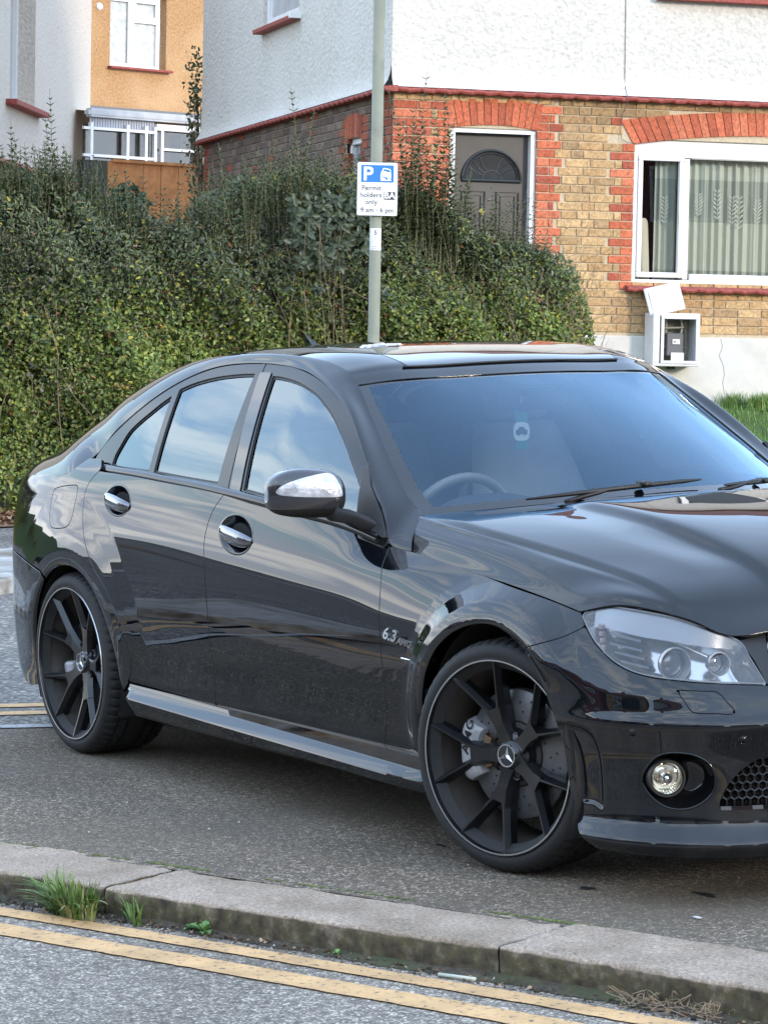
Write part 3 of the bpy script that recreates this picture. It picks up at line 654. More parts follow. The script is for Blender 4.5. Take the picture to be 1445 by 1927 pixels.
# raised mouldings: panels with round-headed tops below the fanlight
def ring(mb,pts,r,y):mb.tube([(x,y,z) for x,z in pts+[pts[0],pts[1]]],r,6)
for a,b in [(.655,.862),(.968,1.168)]:
    for k,rr in ((0,.008),(.035,.006)):
        ring(mb,[(a+k,1.6+k),(b-k,1.6+k),(b-k,2.90-k),(a+k,2.90-k)],rr,.104)
mb.build('door_moulding',pmat('moulding_black',(.012,.012,.012),.3),Dr)
mb=MB();fa=[(0.92+.265*math.cos(t),2.995+.262*math.sin(t)) for t in np.linspace(0,math.pi,25)]
mb.poly(fa,(0,.01,0),o=(0,.098,0),mi=0)
mb.tube([(x,.096,z) for x,z in fa+[fa[0]]],.014,8,mi=1);mb.tube([(.92+.235*math.cos(t),.094,3.0+.232*math.sin(t)) for t in np.linspace(0,math.pi,20)],.006,6,mi=1)
for t in (.5,.8,1.1,math.pi-1.1,math.pi-.8,math.pi-.5):mb.tube([(.92+.08*math.cos(t),.094,3.0+.08*math.sin(t)),(.92+.16*math.cos(t+.08),.094,3.0+.15*math.sin(t+.08)),(.92+.235*math.cos(t),.094,3.0+.23*math.sin(t))],.004,5,mi=1)
mb.tube([(.92+.085*math.cos(t),.094,3.0+.085*math.sin(t)) for t in np.linspace(0,math.pi,12)],.005,5,mi=1)
mb.build('fanlight',[pmat('fanlight_glass',(.03,.035,.035),.06,coat=1),pmat('leading',(.02,.02,.02),.3)],Dr)
mb=MB();mb.lathe([(.0,.0),(.006,.0),(.006,-.015),(0,-.018)],(.905,.104,2.83),(0,1,0),12);mb.build('spyhole',pmat('brass_pale',(.7,.68,.6),.3,1),Dr)
mb=MB();mb.box((.92,.17,1.9),(.72,.02,3.1));mb.build('hall_dark',M_dark,H)
# ---- ground floor window ----
Wn=MB()
def frame_rect(mb,x0,x1,z0,z1,w,y0,d,bev=.006,mi=0):
    mb.box(((x0+x1)/2,y0,z0+w/2),(x1-x0,d,w),bev=bev,mi=mi);mb.box(((x0+x1)/2,y0,z1-w/2),(x1-x0,d,w),bev=bev,mi=mi)
    mb.box((x0+w/2,y0+.0005,(z0+z1)/2),(w,d,z1-z0-2*w+.002),bev=bev,mi=mi);mb.box((x1-w/2,y0+.0005,(z0+z1)/2),(w,d,z1-z0-2*w+.002),bev=bev,mi=mi)
mb=Wn;frame_rect(mb,2.200,4.75,2.14,3.288,.038,.06,.07)
mb.box((2.700,.0595,2.713),(.048,.068,1.06),bev=.005)
frame_rect(mb,2.242,2.674,2.196,3.262,.046,.045,.06,.010)
mb.box((3.725,.062,2.20),(1.95,.058,.07),bev=.006);mb.box((3.725,.064,3.254),(1.95,.056,.022),bev=.004);mb.box((2.475,.10,2.158),(.46,.08,.04))
# head filler under the brick arch
xs=np.linspace(2.200,4.75,20);mb.poly([(x,3.286) for x in (2.2,4.75)]+[(x,archtop(x,*win,3.352,.11)+.004) for x in xs[::-1]],(0,.05,0),o=(0,.03,0))
mb.build('window',M_upvc,H,smooth=False);Wo=H.children[-1]
mb=MB();mb.add([(2.28,.055,2.23),(2.64,.055,2.23),(2.64,.055,3.23),(2.28,.055,3.23)],[(0,1,2,3)]);mb.add([(2.72,.07,2.2),(4.7,.07,2.2),(4.7,.07,3.25),(2.72,.07,3.25)],[(0,1,2,3)]);mb.build('pane',M_wglass,Wo)
mb=MB();mb.box((2.630,.012,2.72),(.014,.012,.09),bev=.004);mb.build('handle',pmat('steel_handle',(.6,.6,.6),.3,1),Wo)
tile_band(2.13,4.85,2.095,'y',H,'window_sill',1.3)
# room behind
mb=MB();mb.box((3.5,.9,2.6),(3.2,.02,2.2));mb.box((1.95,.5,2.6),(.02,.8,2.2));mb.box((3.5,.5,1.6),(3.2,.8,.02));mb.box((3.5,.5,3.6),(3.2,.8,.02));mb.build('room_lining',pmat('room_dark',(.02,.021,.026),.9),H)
def curtain(x0,x1,n,y0,amp,seed,name='curtain',patt=True):
    nx=int((x1-x0)/.006);nz=40;xs=np.linspace(x0,x1,nx);zs=np.linspace(2.16,3.30,nz);X,Z=np.meshgrid(xs,zs,indexing='ij')
    r_=np.random.default_rng(seed);ph=np.cumsum(r_.uniform(.6,1.6,nx))*(2*math.pi*n/nx)
    Yv=amp*np.sin(ph)[:,None]*(1-.15*(Z-2.2))+amp*.3*np.sin(ph*2.3+1)[:,None]
    V=np.stack([X,y0+Yv,Z],-1).reshape(-1,3);F=np.array([(i*nz+j,(i+1)*nz+j,(i+1)*nz+j+1,i*nz+j+1) for i in range(nx-1) for j in range(nz-1)])
    return mesh_obj(name,V,F,M_curt,Wo,smooth=True)
M_curt=pmat('sage_curtain',(.40,.46,.42),.85);nt=M_curt.node_tree;b=nt.nodes['Principled BSDF']
t=nd(nt,'ShaderNodeTexCoord');s=nd(nt,'ShaderNodeSeparateXYZ');nt.links.new(t.outputs['Object'],s.inputs[0])
rr=ramp(nt,[(.0,(.39,.42,.37)),(.085,(.39,.42,.37)),(.095,(.53,.56,.49)),(.46,(.53,.56,.49)),(.47,(.39,.42,.37)),(.79,(.39,.42,.37)),(.80,(.53,.56,.49))],'CONSTANT')
mr=nd(nt,'ShaderNodeMapRange');mr.inputs[1].default_value=2.16;mr.inputs[2].default_value=3.30;nt.links.new(s.outputs[2],mr.inputs[0]);nt.links.new(mr.outputs[0],rr.inputs[0]);nt.links.new(rr.outputs[0],b.inputs['Base Color'])
curtain(2.46,2.66,3,.17,.022,1);curtain(2.70,3.14,5,.18,.024,2);curtain(3.15,4.75,16,.18,.024,3)
mb=MB()   # embroidered leaf sprays
def spray(x,z,h,dirn=1):
    mb.tube([(x,.138,z-h/2),(x+.006*dirn,.138,z+h/2)],.003,4)
    for k in range(7):
        zz=z-h/2+h*k/7;l=.05*(1-.4*abs(k-3)/4)
        for sg in(-1,1):
            mb.add([(x,.137,zz),(x+sg*l*.55,.137,zz+l*.45),(x+sg*l,.137,zz+l*1.0),(x+sg*l*.45,.137,zz+l*.75)],[(0,1,2,3)])
M_thr=pmat('pale_thread',(.56,.60,.55),.8)
for x,h_ in ((2.54,.24),(2.86,.20),(3.035,.27),(3.18,.25),(3.245,.30),(3.42,.22),(3.60,.26)):mb=MB();spray(x,2.83+.04*math.sin(x*9),h_);mb.build('embroidery',M_thr,Wo)
# dining chair with a cloth cover standing behind the pane
ch=empty('covered_chair');ch.matrix_world=H.matrix_world;tag(ch,'chair draped in a pale cloth cover behind the small window pane','chair')
mb=MB();V=[];nn=24
for j in range(14):
    z=2.12+.60*j/13;w=.095-.018*(j/13)**2
    for i in range(nn):
        u=i/(nn-1);x=2.30+w*(2*u-1)+.0;y=.15+.02*math.sin(u*17+j*.15)*(1-j/13)+.05*(2*u-1)**2;V.append((x+.03,y,z-(.035*(2*u-1)**4 if j==13 else 0)))
F=[(j*nn+i,j*nn+i+1,(j+1)*nn+i+1,(j+1)*nn+i) for j in range(13) for i in range(nn-1)];mesh_obj('cloth_cover',V,F,pmat('oat_cloth',(.60,.57,.48),.9),ch,smooth=True)
mb=MB();mb.box((2.26,.24,1.9),(.03,.03,.7));mb.box((2.41,.24,1.9),(.03,.03,.7));mb.build('back_post',pmat('dark_wood',(.05,.03,.02),.5),ch)
# small side window and upstairs side window
mb=MB();
def srect(x,y0,y1,z0,z1,w,d):
    for (yc,zc,dy,dz) in [((y0+y1)/2,z0+w/2,y1-y0,w),((y0+y1)/2,z1-w/2,y1-y0,w),(y0+w/2,(z0+z1)/2,w,z1-z0-2*w),(y1-w/2,(z0+z1)/2,w,z1-z0-2*w)]:mb.box((x,yc,zc),(d,dy,dz),bev=.004)
srect(.06,wwin[0],wwin[1],2.4,3.41,.06,.06);mb.box((.06,(wwin[0]+wwin[1])/2,3.1),(.05,.4,.04));mb.build('side_window',M_upvc,H)
mb=MB();mb.box((.075,1.27,2.9),(.01,.45,1.0));mb.build('side_pane',pmat('side_glass',(.10,.12,.13),.05,coat=1),H.children[-1])
mb=MB();srect(.04,3.34,4.84,4.72,6.2,.075,.07);mb.build('upper_side_window',M_upvc,H);us=H.children[-1]
mb=MB();mb.box((.055,4.08,5.4),(.01,1.4,1.4));mb.build('net_curtain_pane',noisy('net_curtain',(.32,.33,.33),(.42,.43,.43),scale=3,rough=.2),us)
mb=MB()
mb.box((.0,3.325,5.45),(.06,.02,1.5));mb.build('window_reveal',M_wrender,us);mb=MB();mb.box((.0,4.855,5.45),(.06,.02,1.5));mb.build('window_reveal',M_wrender,us)
mb=MB();mb.box((-.05,4.08,4.675),(.16,1.62,.045),bev=.006,mi=0);mb.box((-.06,3.27,4.69),(.17,.05,.06),bev=.006,mi=1);mb.build('side_sill',[M_redtile,M_upvc],H)
# loose telephone wire down the wall
mb=MB();mb.tube([(2.066,-.035,7.2),(2.068,-.036,4.6),(2.075,-.04,3.86),(2.072,-.118,3.76),(2.078,-.12,3.70),(2.062,-.028,3.60),(2.050,-.026,3.45),(2.065,-.026,3.385),(2.12,-.026,3.362),(2.20,-.026,3.358)],.0028,6)
o=mb.build('telephone_wire',pmat('wire_black',(.10,.09,.10),.6));o.matrix_world=H.matrix_world;tag(o,'thin dark wire running down the white wall to the window arch','wire')
# ---- meter cupboard ----
Mt=empty('meter_box');Mt.matrix_world=H.matrix_world@Matrix.Translation((2.525,-.04,1.42));tag(Mt,'open white meter cupboard on the wall with its lid hinged up','meter box')
M_mbox=noisy('meter_white_plastic',(.66,.66,.655),(.76,.76,.755),scale=6,rough=.5,c3=(.52,.52,.52),scale3=3)
mb=MB();mb.box((0,-.012,.23),(.42,.02,.44));
for x in(-.205,.205):mb.box((x,-.12,.23),(.025,.22,.46),bev=.008)
for z in(.012,.45):mb.box((0,-.12,z),(.432,.225,.026),bev=.008)
frame_rect(mb,-.145,.205,.022,.44,.028,-.232,.014,.004)
mb.box((-.18,-.20,.23),(.05,.07,.42),bev=.01);mb.build('cabinet',M_mbox,Mt)
mb=MB();R=np.array(Matrix.Rotation(math.radians(-13),3,'Y'));R2=np.array(Matrix.Rotation(math.radians(-10),3,'X'))
mb.box((-.095,-.16,.585),(.335,.022,.25),R=R@R2,bev=.008);mb.box((-.10,-.176,.585),(.26,.006,.18),R=R@R2,bev=.003);
mb.build('lid',M_mbox,Mt)
mb=MB();mb.box((.02,-.10,.19),(.16,.10,.20),bev=.012,mi=0);mb.box((.025,-.155,.215),(.07,.012,.045),bev=.003,mi=1);mb.box((.04,-.156,.085),(.12,.006,.07),mi=1);mb.box((.01,-.157,.215),(.018,.013,.012),mi=0)
mb.tube([(-.05,-.10,.42),(-.05,-.10,.28)],.012,8,mi=2);mb.tube([(.09,-.10,.42),(.10,-.10,.34),(.09,-.10,.28)],.014,8,mi=2);mb.tube([(-.07,-.11,.33),(.11,-.11,.34)],.012,8,mi=2);mb.tube([(-.12,-.13,.17),(.16,-.13,.165)],.003,5,mi=2)
mb.tube([(.13,-.1,.4),(.135,-.1,.1)],.008,6,mi=3);mb.box((0,-.025,.23),(.38,.006,.40),mi=3)
mb.build('gas_meter',[pmat('meter_grey',(.10,.105,.115),.5),pmat('meter_label',(.7,.7,.68),.5),pmat('pipe_metal',(.35,.33,.28),.4,.7),pmat('meter_back',(.22,.21,.17),.8)],Mt)
mb=MB();mb.box((0.03,-.03,.01-.02),(.06,.05,.03));mb.build('bracket',pmat('bracket_dark',(.06,.05,.04),.7),Mt)
# ---- lawn ----
Lg=MB()
GF=gframe(.012,25.45,-1.6,15.5)
nx,ny=40,24;V=[];
for i in range(nx):
    for j in range(ny):
        x=1.4+6.5*i/(nx-1);y=-.0-5.5*(j/(ny-1));z=1.06+.07*y-.012*y*y*0+.01*math.sin(x*5+y*3);
        V.append((x,y,z))
F=[(i*ny+j,i*ny+j+1,(i+1)*ny+j+1,(i+1)*ny+j) for i in range(nx-1) for j in range(ny-1)]
M_grass=noisy('lawn_soil',(.035,.06,.015),(.07,.11,.03),scale=30,rough=.9)
lw=mesh_obj('lawn_ground',V,F,M_grass);lw.matrix_world=GF;tag(lw,kind='structure')
def blades(n,fn,h0,h1,w,rg,cols,lean=.5):
    V=np.zeros((n*5,3));C=np.zeros((n*5,3));F=[]
    P=fn(n);a=rg.uniform(0,2*math.pi,n);h=rg.uniform(h0,h1,n);l=rg.uniform(.1,lean,n)*h;wd=w*rg.uniform(.6,1.2,n);ca=np.array(cols)[rg.integers(len(cols),size=n)]*rg.uniform(.7,1.25,(n,1))
    d=np.stack([np.cos(a),np.sin(a),0*a],1);s=np.stack([-np.sin(a),np.cos(a),0*a],1);up=np.array([0,0,1.])
    V[0::5]=P-s*wd[:,None]/2;V[1::5]=P+s*wd[:,None]/2
    m=P+up*h[:,None]*.55+d*l[:,None]*.35;V[2::5]=m+s*wd[:,None]*.4;V[3::5]=m-s*wd[:,None]*.4;V[4::5]=P+up*h[:,None]*(1-.25*(l/h)[:,None])+d*l[:,None]
    for k in range(5):C[k::5]=ca
    base=np.arange(n)[:,None]*5
    return V,np.concatenate([base+np.array([0,1,2]),base+np.array([0,2,3]),base+np.array([3,2,4])]),C
M_blade=noisy('grass_blade',(.9,.9,.9),(1.1,1.1,1.1),scale=8,rough=.6,vcol=True)
rg2=np.random.default_rng(3)
def fnl(n):
    x=rg2.uniform(2.2,6.5,n);y=-rg2.uniform(0,4.5,n)**1.0;return np.stack([x,y,1.06+.07*y],1)
V,F,C=blades(16000,fnl,.03,.085,.006,rg2,[(.10,.20,.03),(.14,.26,.05),(.08,.15,.03)])
def fnt(n):
    c=np.array([(3.15,-.10),(3.5,-.08),(3.75,-.12),(4.1,-.1),(3.32,-.3)]);k=rg2.integers(len(c),size=n);x=c[k,0]+rg2.normal(0,.07,n);y=c[k,1]+rg2.normal(0,.05,n);return np.stack([x,y,np.full(n,1.05)],1)
V2,F2,C2=blades(1500,fnt,.09,.20,.007,rg2,[(.16,.28,.06),(.22,.32,.08),(.12,.22,.05)],.7)
g=mesh_obj('grass',np.vstack([V,V2]),np.vstack([F,F2+len(V)]),M_blade,colors=np.vstack([C,C2]));g.matrix_world=GF;tag(g,'bright green lawn grass against the white plinth','grass',kind='stuff')
# ---- cream house at the far left ----
H2=empty('cream_house',M=gframe(-4.79,37,-1.6,86.41));tag(H2,'cream roughcast house at the left edge with tall narrow window','house')
mb=MB();wallpoly(mb,(-6,6.42,3.7,8.5),[(.25,1.97,4.50,6.4)],0);mb.add([(6.42,0,.2),(6.42,7,.2),(6.42,7,8.5),(6.42,0,8.5)],[(0,1,2,3)]);mb.add([(-6,0,.2),(-6,7,.2),(-6,7,8.5),(-6,0,8.5)],[(0,1,2,3)]);mb.build('wall',M_cream,H2)
mb=MB();mb.box((.9,.30,3.0-.55+.0),(14,.5,2.5));mb.build('brick_wall',noisy('brown_brickwork',(.22,.15,.09),(.32,.22,.13),scale=18,bump=.5),H2)
# deep window reveal
mb=MB()
mb.add([(1.97,0,4.5),(1.97,.30,4.5),(1.97,.30,6.4),(1.97,0,6.4)],[(0,1,2,3)]);mb.add([(.25,0,4.5),(.25,.3,4.5),(.25,.3,6.4),(.25,0,6.4)],[(0,1,2,3)]);mb.add([(.25,0,4.5),(1.97,0,4.5),(1.97,.3,4.5),(.25,.3,4.5)],[(0,1,2,3)])
mb.build('window_reveal',M_cream,H2)
mb=MB();frame_rect(mb,.25,1.97,4.5,6.4,.09,.26,.07);mb.box((1.1,.26,5.45),(.1,.06,1.8));mb.build('window',M_upvc,H2);mb=MB();mb.box((1.1,.29,5.45),(1.6,.01,1.8));mb.build('pane',pmat('pale_pane',(.30,.29,.26),.08,coat=1),H2.children[-1])
mb=MB();mb.box((1.15,-.06,4.47),(2.3,.17,.07),bev=.01);mb.build('sill',M_redtile,H2)
def band2(x0,x1):
    n=int((x1-x0)/.05);V=[]
    for i in range(n+1):
        x=x0+(x1-x0)*i/n
        for d,z in [(.0,3.76),(.10,3.72),(.12,3.68),(.0,3.66)]:V.append((x,-d,z))
    return mesh_obj('tile_band',V,[(i*4+j,(i+1)*4+j,(i+1)*4+j+1,i*4+j+1) for i in range(n) for j in range(3)],M_redtile,H2)
band2(-6,6.45)
mb=MB();mb.add([(-6.2,-.4,8.4),(6.8,-.4,8.4),(3.5,3.6,11),(-3,3.6,11),(6.8,7.5,8.4),(-6.2,7.5,8.4)],[(0,1,2,3),(1,4,2),(4,5,3,2),(5,0,3)]);mb.build('roof',bpy.data.materials['roof_tiles'],H2)
# ---- ochre house behind ----
H3=empty('ochre_house',M=gframe(-4.45,45,-1.6,40.27));tag(H3,'ochre roughcast house behind with net curtained window and lean-to','house')
mb=MB();wallpoly(mb,(-3,6,.2,8.2),[(.225,1.27,5.66,6.78)],0);mb.build('wall',M_orange,H3)
mb=MB();mb.add([(1.27,0,5.66),(1.27,.18,5.66),(1.27,.18,6.78),(1.27,0,6.78)],[(0,1,2,3)]);mb.add([(.225,0,5.66),(1.27,0,5.66),(1.27,.18,5.66),(.225,.18,5.66)],[(0,1,2,3)]);mb.add([(.225,0,6.78),(1.27,0,6.78),(1.27,.18,6.78),(.225,.18,6.78)],[(0,1,2,3)]);mb.add([(.225,0,5.66),(.225,.18,5.66),(.225,.18,6.78),(.225,0,6.78)],[(0,1,2,3)]);mb.build('window_reveal',M_orange,H3)
mb=MB();frame_rect(mb,.226,1.20,5.665,6.74,.05,.13,.06);mb.box((.70,.129,6.2),(.07,.058,1.0));mb.box((.96,.128,6.395),(.46,.056,.06));frame_rect(mb,.26,.66,5.70,6.70,.035,.115,.03,.003);frame_rect(mb,.74,1.17,6.43,6.70,.035,.115,.03,.003);mb.box((.7,.14,6.76),(.95,.05,.04));mb.build('window',M_upvc,H3);w3=H3.children[-1]
mb=MB();mb.box((.71,.15,6.2),(.95,.01,1.04));mb.build('net_curtain',noisy('net_white',(.50,.53,.52),(.66,.69,.68),scale=9,rough=.3,c3=(.42,.45,.45),scale3=12),w3)
mb=MB();mb.box((.76,-.05,5.645),(1.16,.12,.035),bev=.006);mb.build('sill',M_redtile,H3)
mb=MB();mb.lathe([(0,-.03),(.05,-.03),(.06,0)],(.015,0,6.54),(0,1,0),20);mb.build('vent_cover',M_upvc,H3)
mb=MB();mb.box((1.5,-.02,4.99),(9,.05,.11));mb.build('lead_flashing',pmat('lead_grey',(.16,.165,.175),.6),H3)
mb=MB();mb.add([(-3.3,-.5,8.1),(6.3,-.5,8.1),(6.3,3.5,10.5),(-3.3,3.5,10.5)],[(0,1,2,3)]);mb.build('roof',bpy.data.materials['roof_tiles'],H3)
# lean-to conservatory, 2.5 m deep
Cn=empty('lean_to');Cn.matrix_world=H3.matrix_world;tag(Cn,'white lean-to conservatory below the ochre wall','conservatory')
mb=MB();mb.box((-.9,-2.5,4.72),(2.0,.10,.06));mb.box((.95,-2.52,4.66),(1.75,.14,.09));mb.add([(-1.85,-2.5,4.74),(2.5,-2.5,4.70),(2.5,-.05,4.97),(-1.85,-.05,4.97)],[(0,1,2,3)])
mb.box((-1.0,-2.48,4.72),(1.7,.12,.12));mb.build('roof',noisy('polycarb',(.42,.44,.47),(.56,.58,.60),scale=4,rough=.4),Cn)
mb=MB();
for x in np.arange(-1.80,-.72,.045):mb.box((x,-2.46,4.60),(.035,.012,.20))
mb.build('ribbed_panel',pmat('ribbed_grey',(.42,.45,.50),.5),Cn)
mb=MB();
for x in (-1.82,-1.20,-.88,-.72,-.60,.12):mb.box((x,-2.5,4.30),(.045,.06,.56))
for z in (4.50,4.12):mb.box((-1.35,-2.5,z),(1.2,.05,.04))
mb.box((-.25,-2.5,4.58),(.9,.06,.09));mb.box((-.25,-2.5,4.27),(.7,.05,.035));mb.box((.15,-2.5,4.3),(.12,.08,.6));mb.build('window_frame',M_upvc,Cn)
mb=MB();mb.box((-.85,-2.40,4.25),(2.1,.01,.62));mb.build('pane',glass_mat('lean_glass',(.55,.57,.55),.8,0,.05),Cn)
mb=MB();mb.box((-.85,-1.2,4.2),(2.1,.02,.8),mi=0);mb.box((-.20,-2.3,4.22),(.16,.03,.55),mi=1);mb.box((-1.15,-2.3,4.2),(.22,.03,.5),mi=2);mb.box((-.5,-2.2,4.2),(.2,.03,.5),mi=3);mb.build('room_contents',[pmat('room_olive',(.22,.22,.17),.9),pmat('coat_black',(.015,.015,.02),.8),pmat('red_brown',(.24,.06,.05),.8),pmat('beige_thing',(.35,.33,.25),.8)],Cn)
mb=MB();mb.box((-.9,-2.5,3.0),(2.2,.15,2.1));mb.build('base_wall',pmat('dark_base',(.035,.04,.03),.9),Cn)
# orange garden fence
Fn=empty('garden_fence');Fn.matrix_world=H3.matrix_world;tag(Fn,'orange stained board fence seen over the hedge','fence')
mb=MB();x=-5.35
k=0
while x<-2.0:
    mb.box((x+.06,-8+.006*(k%2),2.85),(.125,.016,1.62));x+=.13;k+=1
mb.build('board_panel',noisy('orange_stain',(.50,.19,.055),(.62,.26,.09),scale=14,rough=.7,bump=.3,c3=(.40,.15,.045),scale3=5),Fn)
mb=MB();mb.box((-3.6,-8.01,3.675),(3.4,.05,.035));mb.build('top_rail',bpy.data.materials['orange_stain'],Fn)
# grey flue pipe with cowl by the cream house
mb=MB();mb.tube([(0,0,-1.5),(0,0,0),(.02,0,.08),(.1,0,.2),(.3,0,.30)],.07,12);mb.box((0,0,.25),(.10,.10,.5),bev=.02)
# ---------------- smooth sheets cut into panels ----------------
class Sheet:
    def __init__(s,P,Nn,q,T):s.P=P;s.N=Nn;s.q=q;s.T=T
def norm(a):return a/(np.linalg.norm(a,axis=-1,keepdims=True)+1e-12)
def grid_sheet(P,q,out=None):
    """P (n,m,3) grid, q (n,m,2). out: rough outward direction fn or vector"""
    n,m=P.shape[:2];du=np.gradient(P,axis=0);dv=np.gradient(P,axis=1);Nn=norm(np.cross(du,dv))
    flip=False
    if out is not None:
        o=np.asarray(out,float)
        if (Nn*o).sum(-1).mean()<0:Nn=-Nn;flip=True
    idx=np.arange(n*m).reshape(n,m);a=idx[:-1,:-1].ravel();b=idx[1:,:-1].ravel();c=idx[1:,1:].ravel();d=idx[:-1,1:].ravel()
    T=np.concatenate([np.stack([a,b,c],1),np.stack([a,c,d],1)])
    if flip:T=T[:,::-1]
    return Sheet(P.reshape(-1,3),Nn.reshape(-1,3),q.reshape(-1,2),T)
def compact(s):
    u,inv=np.unique(s.T,return_inverse=True);return Sheet(s.P[u],s.N[u],s.q[u],inv.reshape(-1,3))
def sub(s,mask):
    k=mask[s.T].any(1);return compact(Sheet(s.P,s.N,s.q,s.T[k]))
def clip(s,val):
    """keep val<=0, cutting triangles on the zero line"""
    ins=val<=0;c=ins[s.T].sum(1);keep=s.T[c==3];mix=s.T[(c==1)|(c==2)]
    P=list(s.P);Nn=list(s.N);q=list(s.q);cache={};new=[]
    def cut(a,b):
        k=(a,b) if a<b else (b,a)
        if k in cache:return cache[k]
        t=val[a]/(val[a]-val[b]);t=min(max(t,.0),1.);P.append(s.P[a]*(1-t)+s.P[b]*t);Nn.append(norm(s.N[a]*(1-t)+s.N[b]*t));q.append(s.q[a]*(1-t)+s.q[b]*t)
        cache[k]=len(P)-1;return cache[k]
    for tri in mix:
        i=[ins[t] for t in tri]
        if sum(i)==1:
            k=i.index(True);a,b,cc=tri[k],tri[(k+1)%3],tri[(k+2)%3];new.append((a,cut(a,b),cut(a,cc)))
        else:
            k=i.index(False);a,b,cc=tri[k],tri[(k+1)%3],tri[(k+2)%3];x=cut(a,b);y=cut(a,cc);new+=[(b,cc,x),(x,cc,y)]
    T=np.vstack([keep,np.array(new,dtype=int).reshape(-1,3)]) if new else keep
    return compact(Sheet(np.array(P),np.array(Nn),np.array(q),T))
def sdpoly(q,poly):
    """signed distance, negative inside"""
    poly=np.asarray(poly,float);d=np.full(len(q),1e9);ins=np.zeros(len(q),bool)
    for a,b in zip(poly,np.roll(poly,-1,axis=0)):
        ab=b-a;L=ab@ab
        if L<1e-14:continue
        ap=q-a;t=np.clip(ap@ab/L,0,1);d=np.minimum(d,np.linalg.norm(ap-t[:,None]*ab,axis=1))
        c=((a[1]>q[:,1])!=(b[1]>q[:,1]));
        with np.errstate(all='ignore'):xx=(b[0]-a[0])*(q[:,1]-a[1])/(b[1]-a[1]+1e-30)+a[0]
        ins^=c&(q[:,0]<xx)
    return np.where(ins,-d,d)
def boundary(s):
    T=s.T;E=np.concatenate([T[:,[0,1]],T[:,[1,2]],T[:,[2,0]]]);k=np.sort(E,1);key=k[:,0].astype(np.int64)*len(s.P)+k[:,1]
    u,inv,cnt=np.unique(key,return_inverse=True,return_counts=True);return E[cnt[inv]==1]
def finish(s,depth=.012,rad=.0015,edge=True):
    """adds a small rounded edge and an inward flange round every free border; returns V,N,T"""
    if not edge or depth==0:return s.P,s.N,s.T
    B=boundary(s);nv=len(s.P);acc=np.zeros((nv,3))
    e=norm(s.P[B[:,1]]-s.P[B[:,0]]);o=np.cross(e,norm(s.N[B[:,0]]+s.N[B[:,1]]))
    np.add.at(acc,B[:,0],o);np.add.at(acc,B[:,1],o);bv=np.unique(B);O=norm(acc[bv]);Nb=s.N[bv];Pb=s.P[bv]
    r1=Pb+O*rad*.75-Nb*rad*.35;r2=Pb+O*rad-Nb*rad*1.4;r3=Pb+O*rad-Nb*depth
    m=len(bv);V=np.vstack([s.P,r1,r2,r3,r2]);Nn=np.vstack([s.N,norm(Nb+O),norm(O+.15*Nb),O,O])
    mp=-np.ones(nv,int);mp[bv]=np.arange(m);a=mp[B[:,0]];b=mp[B[:,1]]
    F=[]
    def strip(A0,B0,A1,B1):
        F.append(np.stack([A0,A1,B1],1));F.append(np.stack([A0,B1,B0],1))
    strip(B[:,0],B[:,1],nv+a,nv+b);strip(nv+a,nv+b,nv+m+a,nv+m+b);strip(nv+3*m+a,nv+3*m+b,nv+2*m+a,nv+2*m+b)
    return V,Nn,np.vstack([s.T]+F)
def panel(name,s,mat,parent,depth=.012,rad=.0015,edge=True,mirror=True,mname=None):
    V,Nn,T=finish(s,depth,rad,edge)
    # winding check
    o=mesh_obj(name,V,T,mat,parent,smooth=True,normals=Nn)
    if mirror:
        V2=V*np.array([1,-1,1]);N2=Nn*np.array([1,-1,1]);mesh_obj(mname or name,V2,T[:,::-1].copy(),mat,parent,smooth=True,normals=N2)
    return o
def bbox_sub(s,poly,m=.04):
    p=np.asarray(poly);lo=p.min(0)-m;hi=p.max(0)+m;k=((s.q>=lo)&(s.q<=hi)).all(1);return sub(s,k)
def cutpanel(s,poly,gap=.0022,holes=()):
    r=bbox_sub(s,poly);r=clip(r,sdpoly(r.q,poly)+gap)
    for h in holes:r=clip(r,-(sdpoly(r.q,h)-gap))
    return r
